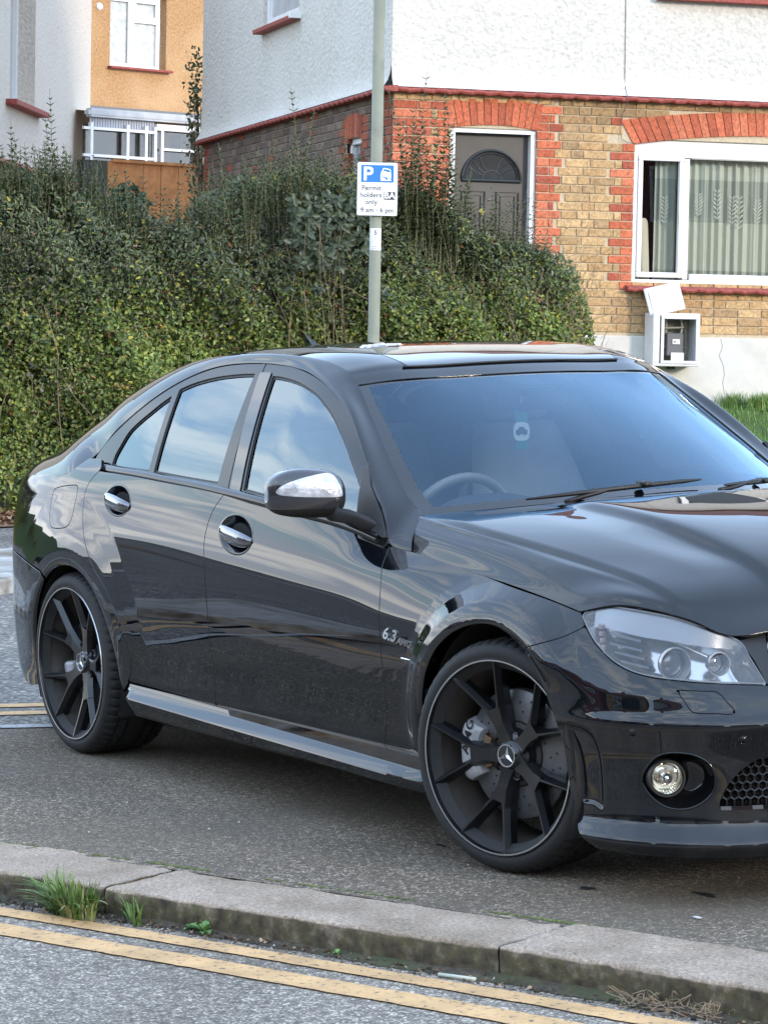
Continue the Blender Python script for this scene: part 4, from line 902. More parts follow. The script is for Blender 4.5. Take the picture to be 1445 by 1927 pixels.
# ---------------- the car ----------------
CAR=empty('saloon_car');tag(CAR,'black four door saloon with black alloy wheels parked beside the kerb','car')
def paint():
    m=pmat('black_paint',(.0030,.0042,.0065),.25,metal=0,coat=1,coatr=.010,spec=.0);nt=m.node_tree;b=nt.nodes['Principled BSDF']
    b.inputs['Coat IOR'].default_value=1.56
    t=nd(nt,'ShaderNodeTexCoord');n=nd(nt,'ShaderNodeTexNoise',Scale=420,Detail=2);nt.links.new(t.outputs['Object'],n.inputs['Vector'])
    pass
    # thin road dust low on the sides
    s=nd(nt,'ShaderNodeSeparateXYZ');nt.links.new(t.outputs['Object'],s.inputs[0]);mr=nd(nt,'ShaderNodeMapRange');mr.inputs[1].default_value=.45;mr.inputs[2].default_value=.12;mr.inputs[3].default_value=0;mr.inputs[4].default_value=1;nt.links.new(s.outputs[2],mr.inputs[0])
    n2=nd(nt,'ShaderNodeTexNoise',Scale=7,Detail=8);nt.links.new(t.outputs['Object'],n2.inputs['Vector']);r=ramp(nt,[(.42,(0,0,0)),(.72,(1,1,1))]);nt.links.new(n2.outputs[0],r.inputs[0])
    mu=nd(nt,'ShaderNodeMath',operation='MULTIPLY');nt.links.new(mr.outputs[0],mu.inputs[0]);nt.links.new(r.outputs[0],mu.inputs[1]);m3=nd(nt,'ShaderNodeMath',operation='MULTIPLY');nt.links.new(mu.outputs[0],m3.inputs[0]);m3.inputs[1].default_value=.10
    mc=nd(nt,'ShaderNodeMixRGB');nt.links.new(m3.outputs[0],mc.inputs[0]);mc.inputs[1].default_value=(.0030,.0042,.0065,1);mc.inputs[2].default_value=(.20,.18,.15,1);nt.links.new(mc.outputs[0],b.inputs['Base Color'])
    m4=nd(nt,'ShaderNodeMath',operation='MULTIPLY_ADD');nt.links.new(mu.outputs[0],m4.inputs[0]);m4.inputs[1].default_value=.10;m4.inputs[2].default_value=.012;nt.links.new(m4.outputs[0],b.inputs['Coat Roughness'])
    return m
M_paint=paint()
M_trim=pmat('gloss_trim',(.005,.005,.006),.05,coat=.3)
M_satin=pmat('satin_frame',(.006,.006,.007),.14,spec=.35)
M_rub=pmat('rubber_seal',(.008,.008,.009),.55)
M_plas=pmat('black_plastic',(.008,.008,.0085),.5)
M_void=pmat('dark_cavity',(.003,.003,.003),.9)
M_chrome=pmat('chrome',(.80,.80,.82),.07,1)
M_silver=pmat('machined_lip',(.55,.55,.56),.22,1)
M_rim=noisy('satin_black_wheel',(.0045,.005,.006),(.007,.0075,.0085),scale=20,rough=.30,coat=.35)
M_barrel=noisy('brake_dusted_barrel',(.045,.039,.034),(.095,.080,.068),scale=6,rough=.40,c3=(.055,.046,.040),scale3=4)
M_tyre=noisy('tyre_rubber',(.010,.010,.0105),(.017,.0165,.0165),scale=9,rough=.72,bump=.12,bscale=70,bdist=.003,c3=(.025,.023,.021),scale3=3)
M_sglass=glass_mat('tinted_side_glass',(.10,.105,.11),1.0,0,.02,1.6,1.3,(.80,.93,1))
M_fglass=glass_mat('front_side_glass',(.66,.69,.68),1.0,0,.03,1.6,1.3,(.80,.93,1))
M_wsglass=glass_mat('windscreen_glass',(.95,.97,.96),1.0,0,.03,1.52,1.15,(.56,.78,1))
M_lens=glass_mat('lamp_lens',(.96,.96,.96),.9,0,.03,1.45)
# --- lower body sheet ---
sv=np.linspace(SMIN,SMAX,640);zv=np.linspace(.10,1.06,121)
S2,Z2=np.meshgrid(sv,zv,indexing='ij');Pg=side(S2,Z2)
nn_=plan_n(S2);BODY=grid_sheet(Pg,np.stack([S2,Z2],-1),np.concatenate([nn_,0*nn_[...,:1]],-1))
def C(*pts,n=6):return [tuple(p) for p in catmull(pts,n)]
seam_rr=C((.463,.306),(.500,.345),(.503,.401),(.483,.487),(.43,.555),(.364,.621),(.295,.67),(.239,.718),(.190,.775),(.160,.831),(.138,.895),(.131,.945),(.150,.985),(.186,1.015))
seam_b=C((1.108,.292),(1.115,.36),(1.118,.435),(1.108,.602),(1.090,.74),(1.078,.821),(1.085,.88),(1.105,.93),(1.142,.976))
seam_f=C((2.170,.274),(2.196,.36),(2.205,.45),(2.204,.56),(2.197,.66),(2.186,.76),(2.165,.82),(2.147,.872))
belt=C((.186,1.015),(.45,1.008),(.674,.998),(.92,.987),(1.142,.974),(1.38,.958),(1.591,.941),(1.80,.925),(1.934,.910),(2.06,.890),(2.147,.872))
def CC(*pts,n=6):return [tuple(p) for p in catmull(pts[:-1],n,closed=True)]
def cutlist(line,x0,x1):return [p for p in line if x0<p[0]<x1]
hoodseam=C((2.147,.869),(2.257,.857),(2.448,.836),(2.686,.807),(2.923,.778),(3.118,.745))
farch=C((2.441,.12),(2.437,.25),(2.440,.38),(2.455,.458),(2.488,.53),(2.545,.60),(2.62,.652),(2.70,.682),(2.775,.693),(2.84,.687),(2.90,.663),(2.945,.635))
farch_b=C((2.945,.635),(3.000,.592),(3.045,.545),(3.085,.485),(3.112,.42),(3.124,.34),(3.132,.26),(3.150,.215),(3.180,.180),(3.215,.155))
fbseam=C((2.945,.635),(3.048,.664),(3.101,.683),(3.158,.712))
hlp=C((3.158,.712),(3.22,.669),(3.306,.624),(3.398,.599),(3.523,.587),(3.668,.578),(3.756,.572))
hltop=C((3.118,.745),(3.187,.766),(3.292,.762),(3.444,.747),(3.556,.724),(3.690,.686),(3.722,.64),(3.756,.572))
pan_rd=seam_rr+cutlist(belt,.2,1.13)+seam_b[::-1]+[(.8,.298)]
pan_fd=seam_b+cutlist(belt,1.16,2.13)+seam_f[::-1]+[(1.7,.281)]
pan_f=seam_f+hoodseam[1:]+fbseam[::-1]+farch[::-1]+[(2.35,.268)]
a_ang=np.linspace(math.radians(-12),math.radians(192),40);RAR=.352
rarc=[(RA[0]+RAR*math.cos(t),RA[1]+RAR*math.sin(t)) for t in a_ang]      # front to rear
ZQ=1.0
qbot=[p for p in rarc if not(p[0]<RA[0] and p[1]<.605)]
pan_q=[(.463,.30)]+seam_rr+[(.186,1.03),(.15,1.055),(.04,1.055)]+C((-.06,1.0),(-.30,.988),(-.50,.978),(-.66,.965),(-.80,.948),(-1.1,.93),(SMIN-.1,.93))+[(SMIN-.1,.72)]+C((-1.2,.72),(-.75,.712),(-.486,.682),(-.30,.660),(-.203,.645),(-.175,.628))+qbot[::-1]
pan_rb=[(-.182,.612)]+[p for p in rarc if p[0]<RA[0] and p[1]<.60]+[(-.32,.22),(-.5,.19),(SMIN-.1,.2)]+C((SMIN-.1,.715),(-1.2,.715),(-.75,.707),(-.486,.677),(-.30,.655),(-.205,.640))
hole_tl=C((-1.02,.775),(-.80,.755),(-.70,.80),(-.72,.88),(-.80,.935),(-1.02,.945),(-1.25,.94),(-1.25,.775));
fuel=CC((-.150,.925),(-.12,.945),(.03,.960),(.062,.945),(.067,.90),(.058,.84),(.02,.812),(-.08,.803),(-.124,.815),(-.148,.86),(-.150,.925))
rd=cutpanel(BODY,pan_rd);fd=cutpanel(BODY,pan_fd)
def ell(cx,cz,rx,rz,n=40,rot=0,p=2.0):
    o=[]
    for t in np.linspace(0,2*math.pi,n,endpoint=False):
        c,s_=math.cos(t),math.sin(t);x=rx*abs(c)**(2/p)*np.sign(c);z=rz*abs(s_)**(2/p)*np.sign(s_);o.append((cx+x*math.cos(rot)-z*math.sin(rot),cz+x*math.sin(rot)+z*math.cos(rot)))
    return o
# door handle recesses: dished cups
def handle(s,cx,cz,rx,rz,rot):
    """dish the sheet inwards inside an egg-shaped cup"""
    q=s.q-np.array([cx,cz]);c,s_=math.cos(rot),math.sin(rot);u=(q[:,0]*c+q[:,1]*s_)/rx;v=(-q[:,0]*s_+q[:,1]*c)/rz
    r=np.hypot(u,v);d=np.where(r<1,(1-r**2.2)*.024,0)
    lip=np.exp(-((r-1.03)/.035)**2)*.0012
    s.P=s.P+np.column_stack([0*d,d-lip,0*d])
    return s
def renormal(s):
    acc=np.zeros_like(s.P);a,b,c=s.P[s.T[:,0]],s.P[s.T[:,1]],s.P[s.T[:,2]];n=np.cross(b-a,c-a)
    for k in range(3):np.add.at(acc,s.T[:,k],n)
    acc=norm(acc);sg=np.sign((acc*s.N).sum(1));s.N=acc*np.where(sg==0,1,sg)[:,None];return s
def refine(s,poly,times=2,m=.01):
    for _ in range(times):
        d=sdpoly(s.q,poly)<m;k=d[s.T].any(1);T=s.T[k];keep=s.T[~k]
        E=np.concatenate([T[:,[0,1]],T[:,[1,2]],T[:,[2,0]]]);key=np.sort(E,1);u,inv=np.unique(key,axis=0,return_inverse=True);inv=inv.ravel();n=len(T);base=len(s.P)
        P=np.vstack([s.P,(s.P[u[:,0]]+s.P[u[:,1]])/2]);Nn=np.vstack([s.N,norm(s.N[u[:,0]]+s.N[u[:,1]])]);q=np.vstack([s.q,(s.q[u[:,0]]+s.q[u[:,1]])/2])
        ab=base+inv[:n];bc=base+inv[n:2*n];ca=base+inv[2*n:]
        nt_=np.concatenate([np.stack([T[:,0],ab,ca],1),np.stack([T[:,1],bc,ab],1),np.stack([T[:,2],ca,bc],1),np.stack([ab,bc,ca],1)])
        # close T-junctions on untouched neighbours
        um={(int(a),int(b)):base+i for i,(a,b) in enumerate(u)};out=[]
        loose=[]
        ks=np.isin(keep,np.unique(T)).sum(1)>=2
        for tri in keep[ks]:
            hit=None
            for i in range(3):
                a,b=int(tri[i]),int(tri[(i+1)%3]);k2=(a,b) if a<b else (b,a)
                if k2 in um:hit=(i,um[k2]);break
            if hit is None:out.append(tri);continue
            # may have more than one split edge: split fan-wise
            pts=[]
            for i in range(3):
                a,b=int(tri[i]),int(tri[(i+1)%3]);pts.append(a);k2=(a,b) if a<b else (b,a)
                if k2 in um:pts.append(um[k2])
            if len(pts)==4:
                i=[j for j,p in enumerate(pts) if p>=base][0];pts=pts[i:]+pts[:i];out+= [(pts[0],pts[1],pts[2]),(pts[0],pts[2],pts[3])]
            elif len(pts)==5:
                i=[j for j in range(5) if pts[j]>=base and pts[(j+2)%5]>=base][0];p=pts[i:]+pts[:i];out+=[(p[0],p[1],p[2]),(p[0],p[2],p[3]),(p[0],p[3],p[4])]
            else:out+=[(pts[5],pts[0],pts[1]),(pts[1],pts[2],pts[3]),(pts[3],pts[4],pts[5]),(pts[1],pts[3],pts[5])]
        T2=np.vstack([keep[~ks],nt_]+([np.array(out,dtype=int)] if out else []))
        s=Sheet(P,Nn,q,T2)
    return s
HF=(1.283,.856,.108,.057,-.13);HR=(.402,.923,.098,.048,-.10)
fd=refine(fd,ell(HF[0],HF[1],HF[2]*1.1,HF[3]*1.15),2);rd=refine(rd,ell(HR[0],HR[1],HR[2]*1.1,HR[3]*1.15),2)
def dished(s,h):
    loc=sdpoly(s.q,ell(h[0],h[1],h[2]*1.2,h[3]*1.25,rot=h[4]))<0;N0=s.N.copy();s=handle(s,*h);s=renormal(s);w=loc[:,None];s.N=np.where(w,s.N,N0);return s
fd=dished(fd,HF);rd=dished(rd,HR)
FD=panel('front_door',fd,M_paint,CAR);RD=panel('rear_door',rd,M_paint,CAR)
panel('front_wing',cutpanel(BODY,pan_f),M_paint,CAR)
QP=panel('quarter_panel',cutpanel(BODY,pan_q,holes=[hole_tl,fuel]),M_paint,CAR)
panel('fuel_flap',cutpanel(BODY,fuel),M_paint,CAR,mirror=False)
# on the other side the quarter has no flap: close the opening with a flush panel
fs=cutpanel(BODY,fuel,gap=-.0005);V,Nn,T=finish(fs,.01);mesh_obj('quarter_infill',V*np.array([1,-1,1]),T[:,::-1].copy(),M_paint,CAR,smooth=True,normals=Nn*np.array([1,-1,1]))
panel('tail_light',cutpanel(BODY,hole_tl,gap=.001),pmat('tail_lamp_red',(.35,.012,.012),.08,coat=1),CAR)
panel('rear_bumper',cutpanel(BODY,pan_rb),M_paint,CAR)
# front bumper with openings
fogp=CC((3.391,.325),(3.408,.362),(3.440,.392),(3.484,.404),(3.54,.400),(3.583,.378),(3.602,.340),(3.592,.298),(3.555,.268),(3.51,.255),(3.46,.260),(3.418,.285),(3.391,.325))
meshp=[(3.612,.262)]+C((3.612,.272),(3.635,.315),(3.682,.362),(3.748,.392),(3.85,.405))+[(SMAX+.1,.405),(SMAX+.1,.262)]
pan_fb=farch_b+[(3.25,.135),(3.4,.13),(SMAX+.05,.13),(SMAX+.05,.545),(3.84,.548),(3.80,.560)]+hlp[::-1]+fbseam[::-1]
washer=C((3.497,.566),(3.56,.563),(3.609,.560),(3.635,.535),(3.655,.507),(3.60,.508),(3.545,.511),(3.52,.54),(3.497,.566),n=3)
fb=cutpanel(BODY,pan_fb,holes=[fogp,meshp,washer])
# flick vents at the bumper corner: shallow step
def dish(s,poly,dep,soft):
    d=-sdpoly(s.q,poly);w=np.clip(d/soft,0,1);w=w*w*(3-2*w);nr=plan_n(s.q[:,0]);s.P=s.P-np.column_stack([nr*(w*dep)[:,None],0*w]);return s
ventp=CC((3.143,.455),(3.18,.462),(3.222,.455),(3.25,.43),(3.262,.36),(3.262,.275),(3.255,.235),(3.22,.245),(3.175,.25),(3.160,.30),(3.150,.38),(3.143,.455))
fb=refine(fb,ventp,1);N0=fb.N.copy();loc=sdpoly(fb.q,ventp)<.012;fb=dish(fb,ventp,.007,.016);fb=renormal(fb);fb.N=np.where(loc[:,None],fb.N,N0)
panel('front_bumper',fb,M_paint,CAR)
panel('washer_cover',cutpanel(BODY,washer,gap=.0012),M_paint,CAR)
# --- inner dark skin behind the seams ---
def offset_sheet(s,d):return Sheet(s.P-s.N*d,s.N,s.q,s.T)
inner=cutpanel(BODY,[(-1.7,.2),(-1.7,1.02),(.1,1.02)]+cutlist(belt,.2,2.1)+hoodseam+hltop[1:-1]+[(3.756,.58),(SMAX,.55),(SMAX,.14),(3.215,.14),(3.215,.155)]+(farch_b[::-1]+farch[::-1])+[(2.35,.22),(.48,.22)]+rarc+[(-.34,.2)],gap=.004,holes=[fogp,meshp,hlp+hltop[::-1][1:-1]+[(3.126,.735)]])
inner=offset_sheet(inner,.016);panel('inner_skin',inner,M_void,CAR,edge=False)
def surf_at(s,z,off=0):
    p=side(np.array([s]),np.array([z]))[0];a=side(np.array([s+.01]),np.array([z]))[0];b=side(np.array([s]),np.array([z+.01]))[0];n=np.cross(a-p,b-p);n/=np.linalg.norm(n)
    if n[1]>0 and s<3.4:n=-n
    if s>=3.4 and n[0]<0:n=-n
    return p+n*off,n
M_handle=pmat('dark_chrome',(.16,.165,.18),.06,.9,coat=1,coatr=.01)
# --- door handles: chrome-edged body-coloured pull bars bridging the cups ---
for par,h,nm in ((FD,HF,'door_handle'),(RD,HR,'door_handle')):
    cx,cz,rx,rz,rot=h
    for sgn,pr in ((1,par),(-1,None)):
        mb=MB();n=22;V=[];F=[]
        for i in range(n):
            t=i/(n-1)*2-1;x=cx+t*rx*1.0;z=cz-.004-.17*(x-cx)*.8+(-.002)*(1-t*t)
            p,nr=surf_at(x,z);bow=(1-t**4)*.017+.001;hh=.0265*(1-.30*t*t)*(1-.35*abs(t)**6);
            for k in range(12):
                a=2*math.pi*k/12;V.append((p[0],p[1]-(bow+.010*math.sin(a)*1.0)+.004,p[2]+hh*math.cos(a)))
        F=[(i*12+k,i*12+(k+1)%12,(i+1)*12+(k+1)%12,(i+1)*12+k) for i in range(n-1) for k in range(12)]+[tuple(range(11,-1,-1)),tuple((n-1)*12+k for k in range(12))]
        if sgn<0:V=[(x,-y,z) for x,y,z in V]
        mb.add(V,F)
        if pr is None:pr=[o for o in CAR.children if o.name.startswith(par.name+'.')][0]
        mb.build(nm,M_handle,pr,smooth=True)
def smooth_tensor(G,nu,nv):
    """Catmull-Rom in both directions"""
    a=np.stack([catm_n(G[:,j],nu) for j in range(G.shape[1])],1);return np.stack([catm_n(a[i],nv) for i in range(a.shape[0])],0)
def catm_n(P,n):
    P=np.asarray(P,float);A=np.vstack([2*P[0]-P[1],P,2*P[-1]-P[-2]]);f=np.linspace(0,len(P)-1,n);i=np.clip(f.astype(int),0,len(P)-2);t=(f-i)[:,None];p0,p1,p2,p3=A[i],A[i+1],A[i+2],A[i+3]
    return .5*((2*p1)+(-p0+p2)*t+(2*p0-5*p1+4*p2-p3)*t*t+(-p0+3*p1-3*p2+p3)*t**3)
# --- bonnet ---
U=np.linspace(0,1,110);Vv=np.linspace(0,1,220);Hg=smooth_tensor(HOOD,220,110)
q=np.stack(np.meshgrid(Vv,U,indexing='ij'),-1)
# pressed-in swage lines: the panel steps up across each
_v=q[...,0];_u=q[...,1];_f=sstep(0,.12,_u)*(1-sstep(.86,.99,_u))
Hg[...,2]+=_f*(.0105*sstep(.352,.392,_v)+.010*sstep(.63,.72,_v))
hs=grid_sheet(Hg,q,(0,0,1));hm=Sheet(hs.P*np.array([1,-1,1]),hs.N*np.array([1,-1,1]),hs.q,hs.T[:,::-1])
# join both halves along the centre line
nv=len(hs.P);idxc=np.where(hs.q[:,0]>1-1e-9)[0];mpc=np.arange(nv)+nv
mpc[idxc]=idxc
hs.N[idxc]=norm(hs.N[idxc]*np.array([1,0,1]))
Hh=compact(Sheet(np.vstack([hs.P,hm.P]),np.vstack([hs.N,hm.N]),np.vstack([hs.q,hs.q]),np.vstack([hs.T,mpc[hm.T]])))
Vh,Nh,Th=finish(Hh,.014,.002);mesh_obj('bonnet',Vh,Th,M_paint,CAR,smooth=True,normals=Nh)
mesh_obj('bonnet_underside',(Hh.P-Hh.N*.016),Hh.T,M_void,CAR)
# --- cant rail / pillars strip ---
def G3(x,z):return (x,float(yG(x,z)),z)
def S3(s,z):return tuple(side(np.array([s]),np.array([z]))[0])
LO=[(2.252,-.803,.857),(2.158,-.815,.873),G3(2.10,.945),G3(1.975,1.040),G3(1.82,1.160),G3(1.68,1.248),G3(1.54,1.306),G3(1.42,1.343),G3(1.26,1.374),G3(1.00,1.390),G3(.722,1.381),G3(.519,1.342),G3(.329,1.27),G3(.143,1.16),G3(.045,1.065),S3(-.06,.998),S3(-.30,.985),S3(-.50,.972),S3(-.66,.955),S3(-.80,.935)]
HI=[(2.172,-.713,.955),(2.12,-.708,.975),(2.05,-.698,1.018),(1.93,-.672,1.097),(1.80,-.638,1.183),(1.69,-.609,1.255),(1.58,-.580,1.325),(1.475,-.568,1.373),(1.30,-.573,1.405),(1.02,-.577,1.419),(.70,-.573,1.412),(.45,-.565,1.392),(.22,-.555,1.352),(-.02,-.56,1.283),(-.22,-.575,1.195),(-.40,-.60,1.118),(-.48,-.635,1.074),(-.56,-.655,1.046),(-.65,-.665,1.018),(-.73,-.665,.982)]
def gn(x,z):
    e=.01;a=np.array([1,float(yG(x+e,z)-yG(x-e,z))/(2*e),0]);b=np.array([0,float(yG(x,z+e)-yG(x,z-e))/(2*e),1]);n=np.cross(a,b);n/=np.linalg.norm(n);return n if n[1]<0 else -n
NLO=[];
for k,p in enumerate(LO):
    if 2<=k<=14:NLO.append(gn(p[0],p[2]))
    elif k<2:NLO.append(np.array([.15,-.90,.42]))
    else:
        s0=[-.06,-.30,-.50,-.66,-.80][k-15];NLO.append(surf_at(s0,[.995,.983,.973,.96,.943][k-15])[1])
NHI=[np.array(v,float) for v in [(.40,-.45,.80),(.38,-.42,.82)]+[(.36,-.38,.86)]*4+[(.30,-.34,.89),(.14,-.32,.94),(.05,-.30,.95),(.0,-.30,.95),(-.05,-.30,.95),(-.14,-.30,.94),(-.24,-.32,.92),(-.34,-.36,.87),(-.36,-.36,.86),(-.24,-.34,.90),(-.12,-.36,.93),(-.08,-.36,.93),(-.12,-.36,.93),(-.4,-.4,.82)]]
LO=np.array(LO);HI=np.array(HI);NLO=norm(np.array(NLO));NHI=norm(np.array(NHI))
D=HI-LO;Ld=np.linalg.norm(D,axis=1,keepdims=True)
T0=norm(D-(D*NLO).sum(1,keepdims=True)*NLO);T1=norm(D-(D*NHI).sum(1,keepdims=True)*NHI)
kk=np.arange(len(LO));fine=np.linspace(0,len(LO)-1,260)
def spl(A):
    A=np.asarray(A);i=np.clip(fine.astype(int),0,len(A)-2);t=(fine-i)[:,None];P=np.vstack([2*A[0]-A[1],A,2*A[-1]-A[-2]]);p0,p1,p2,p3=P[i],P[i+1],P[i+2],P[i+3]
    return .5*((2*p1)+(-p0+p2)*t+(2*p0-5*p1+4*p2-p3)*t*t+(-p0+3*p1-3*p2+p3)*t**3)
lo,hi,t0,t1,ld=spl(LO),spl(HI),spl(T0),spl(T1),spl(Ld)
w=np.linspace(0,1,22)[None,:,None];B0,B3=lo[:,None],hi[:,None];B1=(lo+t0*ld*.40)[:,None];B2=(hi-t1*ld*.40)[:,None]
strip=(1-w)**3*B0+3*(1-w)**2*w*B1+3*(1-w)*w*w*B2+w**3*B3
q=np.stack(np.meshgrid(fine,np.linspace(0,1,22),indexing='ij'),-1)
ST_=grid_sheet(strip,q,(0,-.7,.7));
if (ST_.N[:,2]).mean()<0:ST_.N=-ST_.N
panel('pillar_and_rail',ST_,M_paint,CAR,depth=.012,rad=.0015)
HIf=hi
# --- roof ---
RW=[([1.58,.58,1.325],[1.672,.30,1.343],[1.700,0,1.349]),([1.53,.574,1.351],[1.615,.30,1.370],[1.642,0,1.376]),([1.475,.568,1.373],[1.54,.30,1.397],[1.565,0,1.404]),([1.30,.573,1.405],[1.36,.30,1.425],[1.38,0,1.431]),([1.02,.577,1.419],[1.04,.30,1.438],[1.04,0,1.444]),([.70,.573,1.412],[.70,.3,1.435],[.70,0,1.443]),([.45,.565,1.392],[.43,.30,1.418],[.42,0,1.427]),([.22,.555,1.352],[.18,.30,1.385],[.16,0,1.394])]
G=[]
for e,m_,c in RW:
    row=[(e[0],-e[1],e[2]),(m_[0]*.5+e[0]*.5+.012,-.45,(m_[2]+e[2])/2+.006),(m_[0],-m_[1],m_[2]),(c[0]-.006,-.14,c[2]-.0015),c,(c[0]-.006,.14,c[2]-.0015),(m_[0],m_[1],m_[2]),(m_[0]*.5+e[0]*.5+.012,.45,(m_[2]+e[2])/2+.006),(e[0],e[1],e[2])];G.append(row)
G=np.array(G)
rf=smooth_tensor(G,70,60);q=np.stack(np.meshgrid(np.linspace(0,1,70),np.linspace(0,1,60),indexing='ij'),-1)
RS=grid_sheet(rf,q,(0,0,1));
# glass sunroof outline let into the roof
sunp=C((.17,.20),(.17,.5),(.17,.80),(.19,.83),(.30,.835),(.54,.84),(.56,.82),(.565,.5),(.56,.18),(.54,.16),(.30,.165),(.19,.17),(.17,.20))
rp=clip(RS,-(sdpoly(RS.q,sunp)-.001));V,Nn,T=finish(rp,.010,.0015);ROOF=mesh_obj('roof',V,T,M_paint,CAR,smooth=True,normals=Nn)
sr=clip(RS,sdpoly(RS.q,sunp)+.0025);sr.P=sr.P+np.array([0,0,.001]);V,Nn,T=finish(sr,.01,.001);mesh_obj('sunroof',V,T,pmat('sunroof_glass',(.004,.004,.005),.02,coat=1,coatr=.0),CAR,smooth=True,normals=Nn)
mesh_obj('roof_lining',RS.P-RS.N*.02,RS.T,pmat('grey_headlining',(.16,.16,.16),.9),CAR)
# raised wind deflector ahead of the sunroof
mb=MB();pts=[rf[int(.165*69),int(y*59)]+np.array([0,0,.004]) for y in np.linspace(.16,.84,20)];mb.tube(pts,.0035,6);mb.build('roof_seal',M_rub,CAR,smooth=True)
# rear window and boot
RWs=[[(.22,-.555,1.352),(.19,-.3,1.383),(.16,0,1.393),(.19,.3,1.383),(.22,.555,1.352)],[(-.05,-.56,1.272),(-.09,-.3,1.296),(-.11,0,1.306),(-.09,.3,1.296),(-.05,.56,1.272)],[(-.26,-.58,1.176),(-.32,-.3,1.192),(-.34,0,1.198),(-.32,.3,1.192),(-.26,.58,1.176)],[(-.46,-.615,1.098),(-.55,-.3,1.10),(-.58,0,1.102),(-.55,.3,1.10),(-.46,.615,1.098)]]
rw=smooth_tensor(np.array(RWs),30,30);s_=grid_sheet(rw,np.stack(np.meshgrid(np.linspace(0,1,30),np.linspace(0,1,30),indexing='ij'),-1),(-.5,0,.8));mesh_obj('rear_window',s_.P,s_.T,M_sglass,CAR,smooth=True,normals=s_.N)
BT=[]
for (ex,ey,ez),(cx_,cz_) in zip([(-.40,.60,1.118),(-.48,.635,1.074),(-.56,.655,1.046),(-.65,.665,1.018),(-.73,.665,.982),(-.745,.675,.92)],[(-.56,1.103),(-.70,1.088),(-.82,1.080),(-.93,1.072),(-1.0,1.045),(-1.01,.92)]):
    BT.append([(ex+(cx_-ex)*(1-abs(f)**2.4),ey*f,ez+(cz_-ez)*(1-abs(f)**2.4)) for f in (-1,-.8,-.5,0,.5,.8,1)])
bt=smooth_tensor(np.array(BT),36,30);s_=grid_sheet(bt,np.stack(np.meshgrid(np.linspace(0,1,36),np.linspace(0,1,30),indexing='ij'),-1),(-.4,0,.9));V,Nn,T=finish(s_,.01);mesh_obj('boot_lid',V,T,M_paint,CAR,smooth=True,normals=Nn)
# --- side glass & frames ---
gx=np.linspace(-.05,2.25,260);gz=np.linspace(.84,1.42,90);GX,GZ=np.meshgrid(gx,gz,indexing='ij');GY=yG(GX,GZ)
GS=grid_sheet(np.stack([GX,GY,GZ],-1),np.stack([GX,GZ],-1),(0,-1,.3))
E1=C((2.151,.880),(2.09,.952),(1.945,1.062),(1.84,1.145),(1.74,1.214),(1.66,1.260),(1.566,1.297),(1.48,1.327),(1.39,1.350),(1.30,1.368),(1.209,1.381),(1.10,1.388),(.991,1.391),(.85,1.389),(.722,1.381),(.62,1.366),(.519,1.342),(.42,1.309),(.329,1.27),(.23,1.217),(.143,1.16),(.085,1.110),(.048,1.063),(.052,1.035),(.075,1.012),n=4)
gR=C((.482,1.300),(.565,1.322),(.652,1.337),(.735,1.347),(.818,1.353),(.90,1.357),(.972,1.358),n=4)+[(1.048,1.003),(.80,1.012),(.562,1.022)]
gQ=C((.452,1.280),(.395,1.252),(.337,1.218),(.285,1.187),(.238,1.150),(.215,1.10),(.203,1.065),(.207,1.035),n=4)+[(.24,1.028),(.524,1.022)]
gF=[(1.098,1.352)]+C((1.16,1.350),(1.232,1.343),(1.31,1.332),(1.392,1.314),(1.455,1.298),(1.516,1.275),(1.59,1.245),(1.66,1.208),(1.745,1.158),(1.824,1.103),(1.90,1.048),(2.035,.945),n=4)+[(2.06,.915),(1.60,.963),(1.235,.990)]
E1s=E1+[(.3,1.02),(1.1,.985),(2.0,.90)]
bs=[(1.000,1.42),(1.006,1.383),(1.075,1.18),(1.144,.93)]   # seam between the two door frames
polyF=[p for p in E1 if p[0]>1.01]+[(1.006,1.40),(1.075,1.18),(1.15,.93),(1.6,.92),(2.0,.88),(2.14,.86)]
polyR=[(1.150,.93),(1.075,1.18),(1.006,1.40)]+[p for p in E1 if p[0]<1.0]+[(.08,1.0),(.3,.98),(1.0,.95)]
fF=clip(clip(bbox_sub(GS,polyF),sdpoly(bbox_sub(GS,polyF).q,polyF)+.004),np.zeros(0)) if False else None
def gclip(poly,holes,gap):
    r=bbox_sub(GS,poly);r=clip(r,sdpoly(r.q,poly)+gap)
    for h in holes:r=clip(r,-(sdpoly(r.q,h)))
    return r
# frame stands 4 mm behind the body skin
def moved(s,d):return Sheet(s.P-s.N*d,s.N,s.q,s.T)
FF_=gclip(polyF,[gF],.004);RF_=gclip(polyR,[gR,gQ],.004)
panel('door_frame',moved(FF_,.003),M_satin,CAR,depth=.016,rad=.003);panel('door_frame',moved(RF_,.003),M_satin,CAR,depth=.016,rad=.003)
def glass(name,poly,off=.011,mt=None):
    r=bbox_sub(GS,poly);r=clip(r,sdpoly(r.q,poly)-.006);r=moved(r,off)
    panel(name,r,mt or M_sglass,CAR,edge=False)
    rs=gclip(poly,[],-.003);rs=clip(rs,-(sdpoly(rs.q,poly)+.009));panel('window_seal',moved(rs,.008),M_rub,CAR,edge=False)
glass('front_window',gF,mt=M_fglass);glass('rear_side_window',gR);glass('quarter_window',gQ)
# gloss cover on the central pillar
bp_=[(1.004,1.362),(1.088,1.362),(1.226,.985),(1.152,.985)];bpl=gclip(bp_,[],.003);panel('pillar_cover',moved(bpl,-.001),M_trim,CAR,depth=.006,rad=.001)
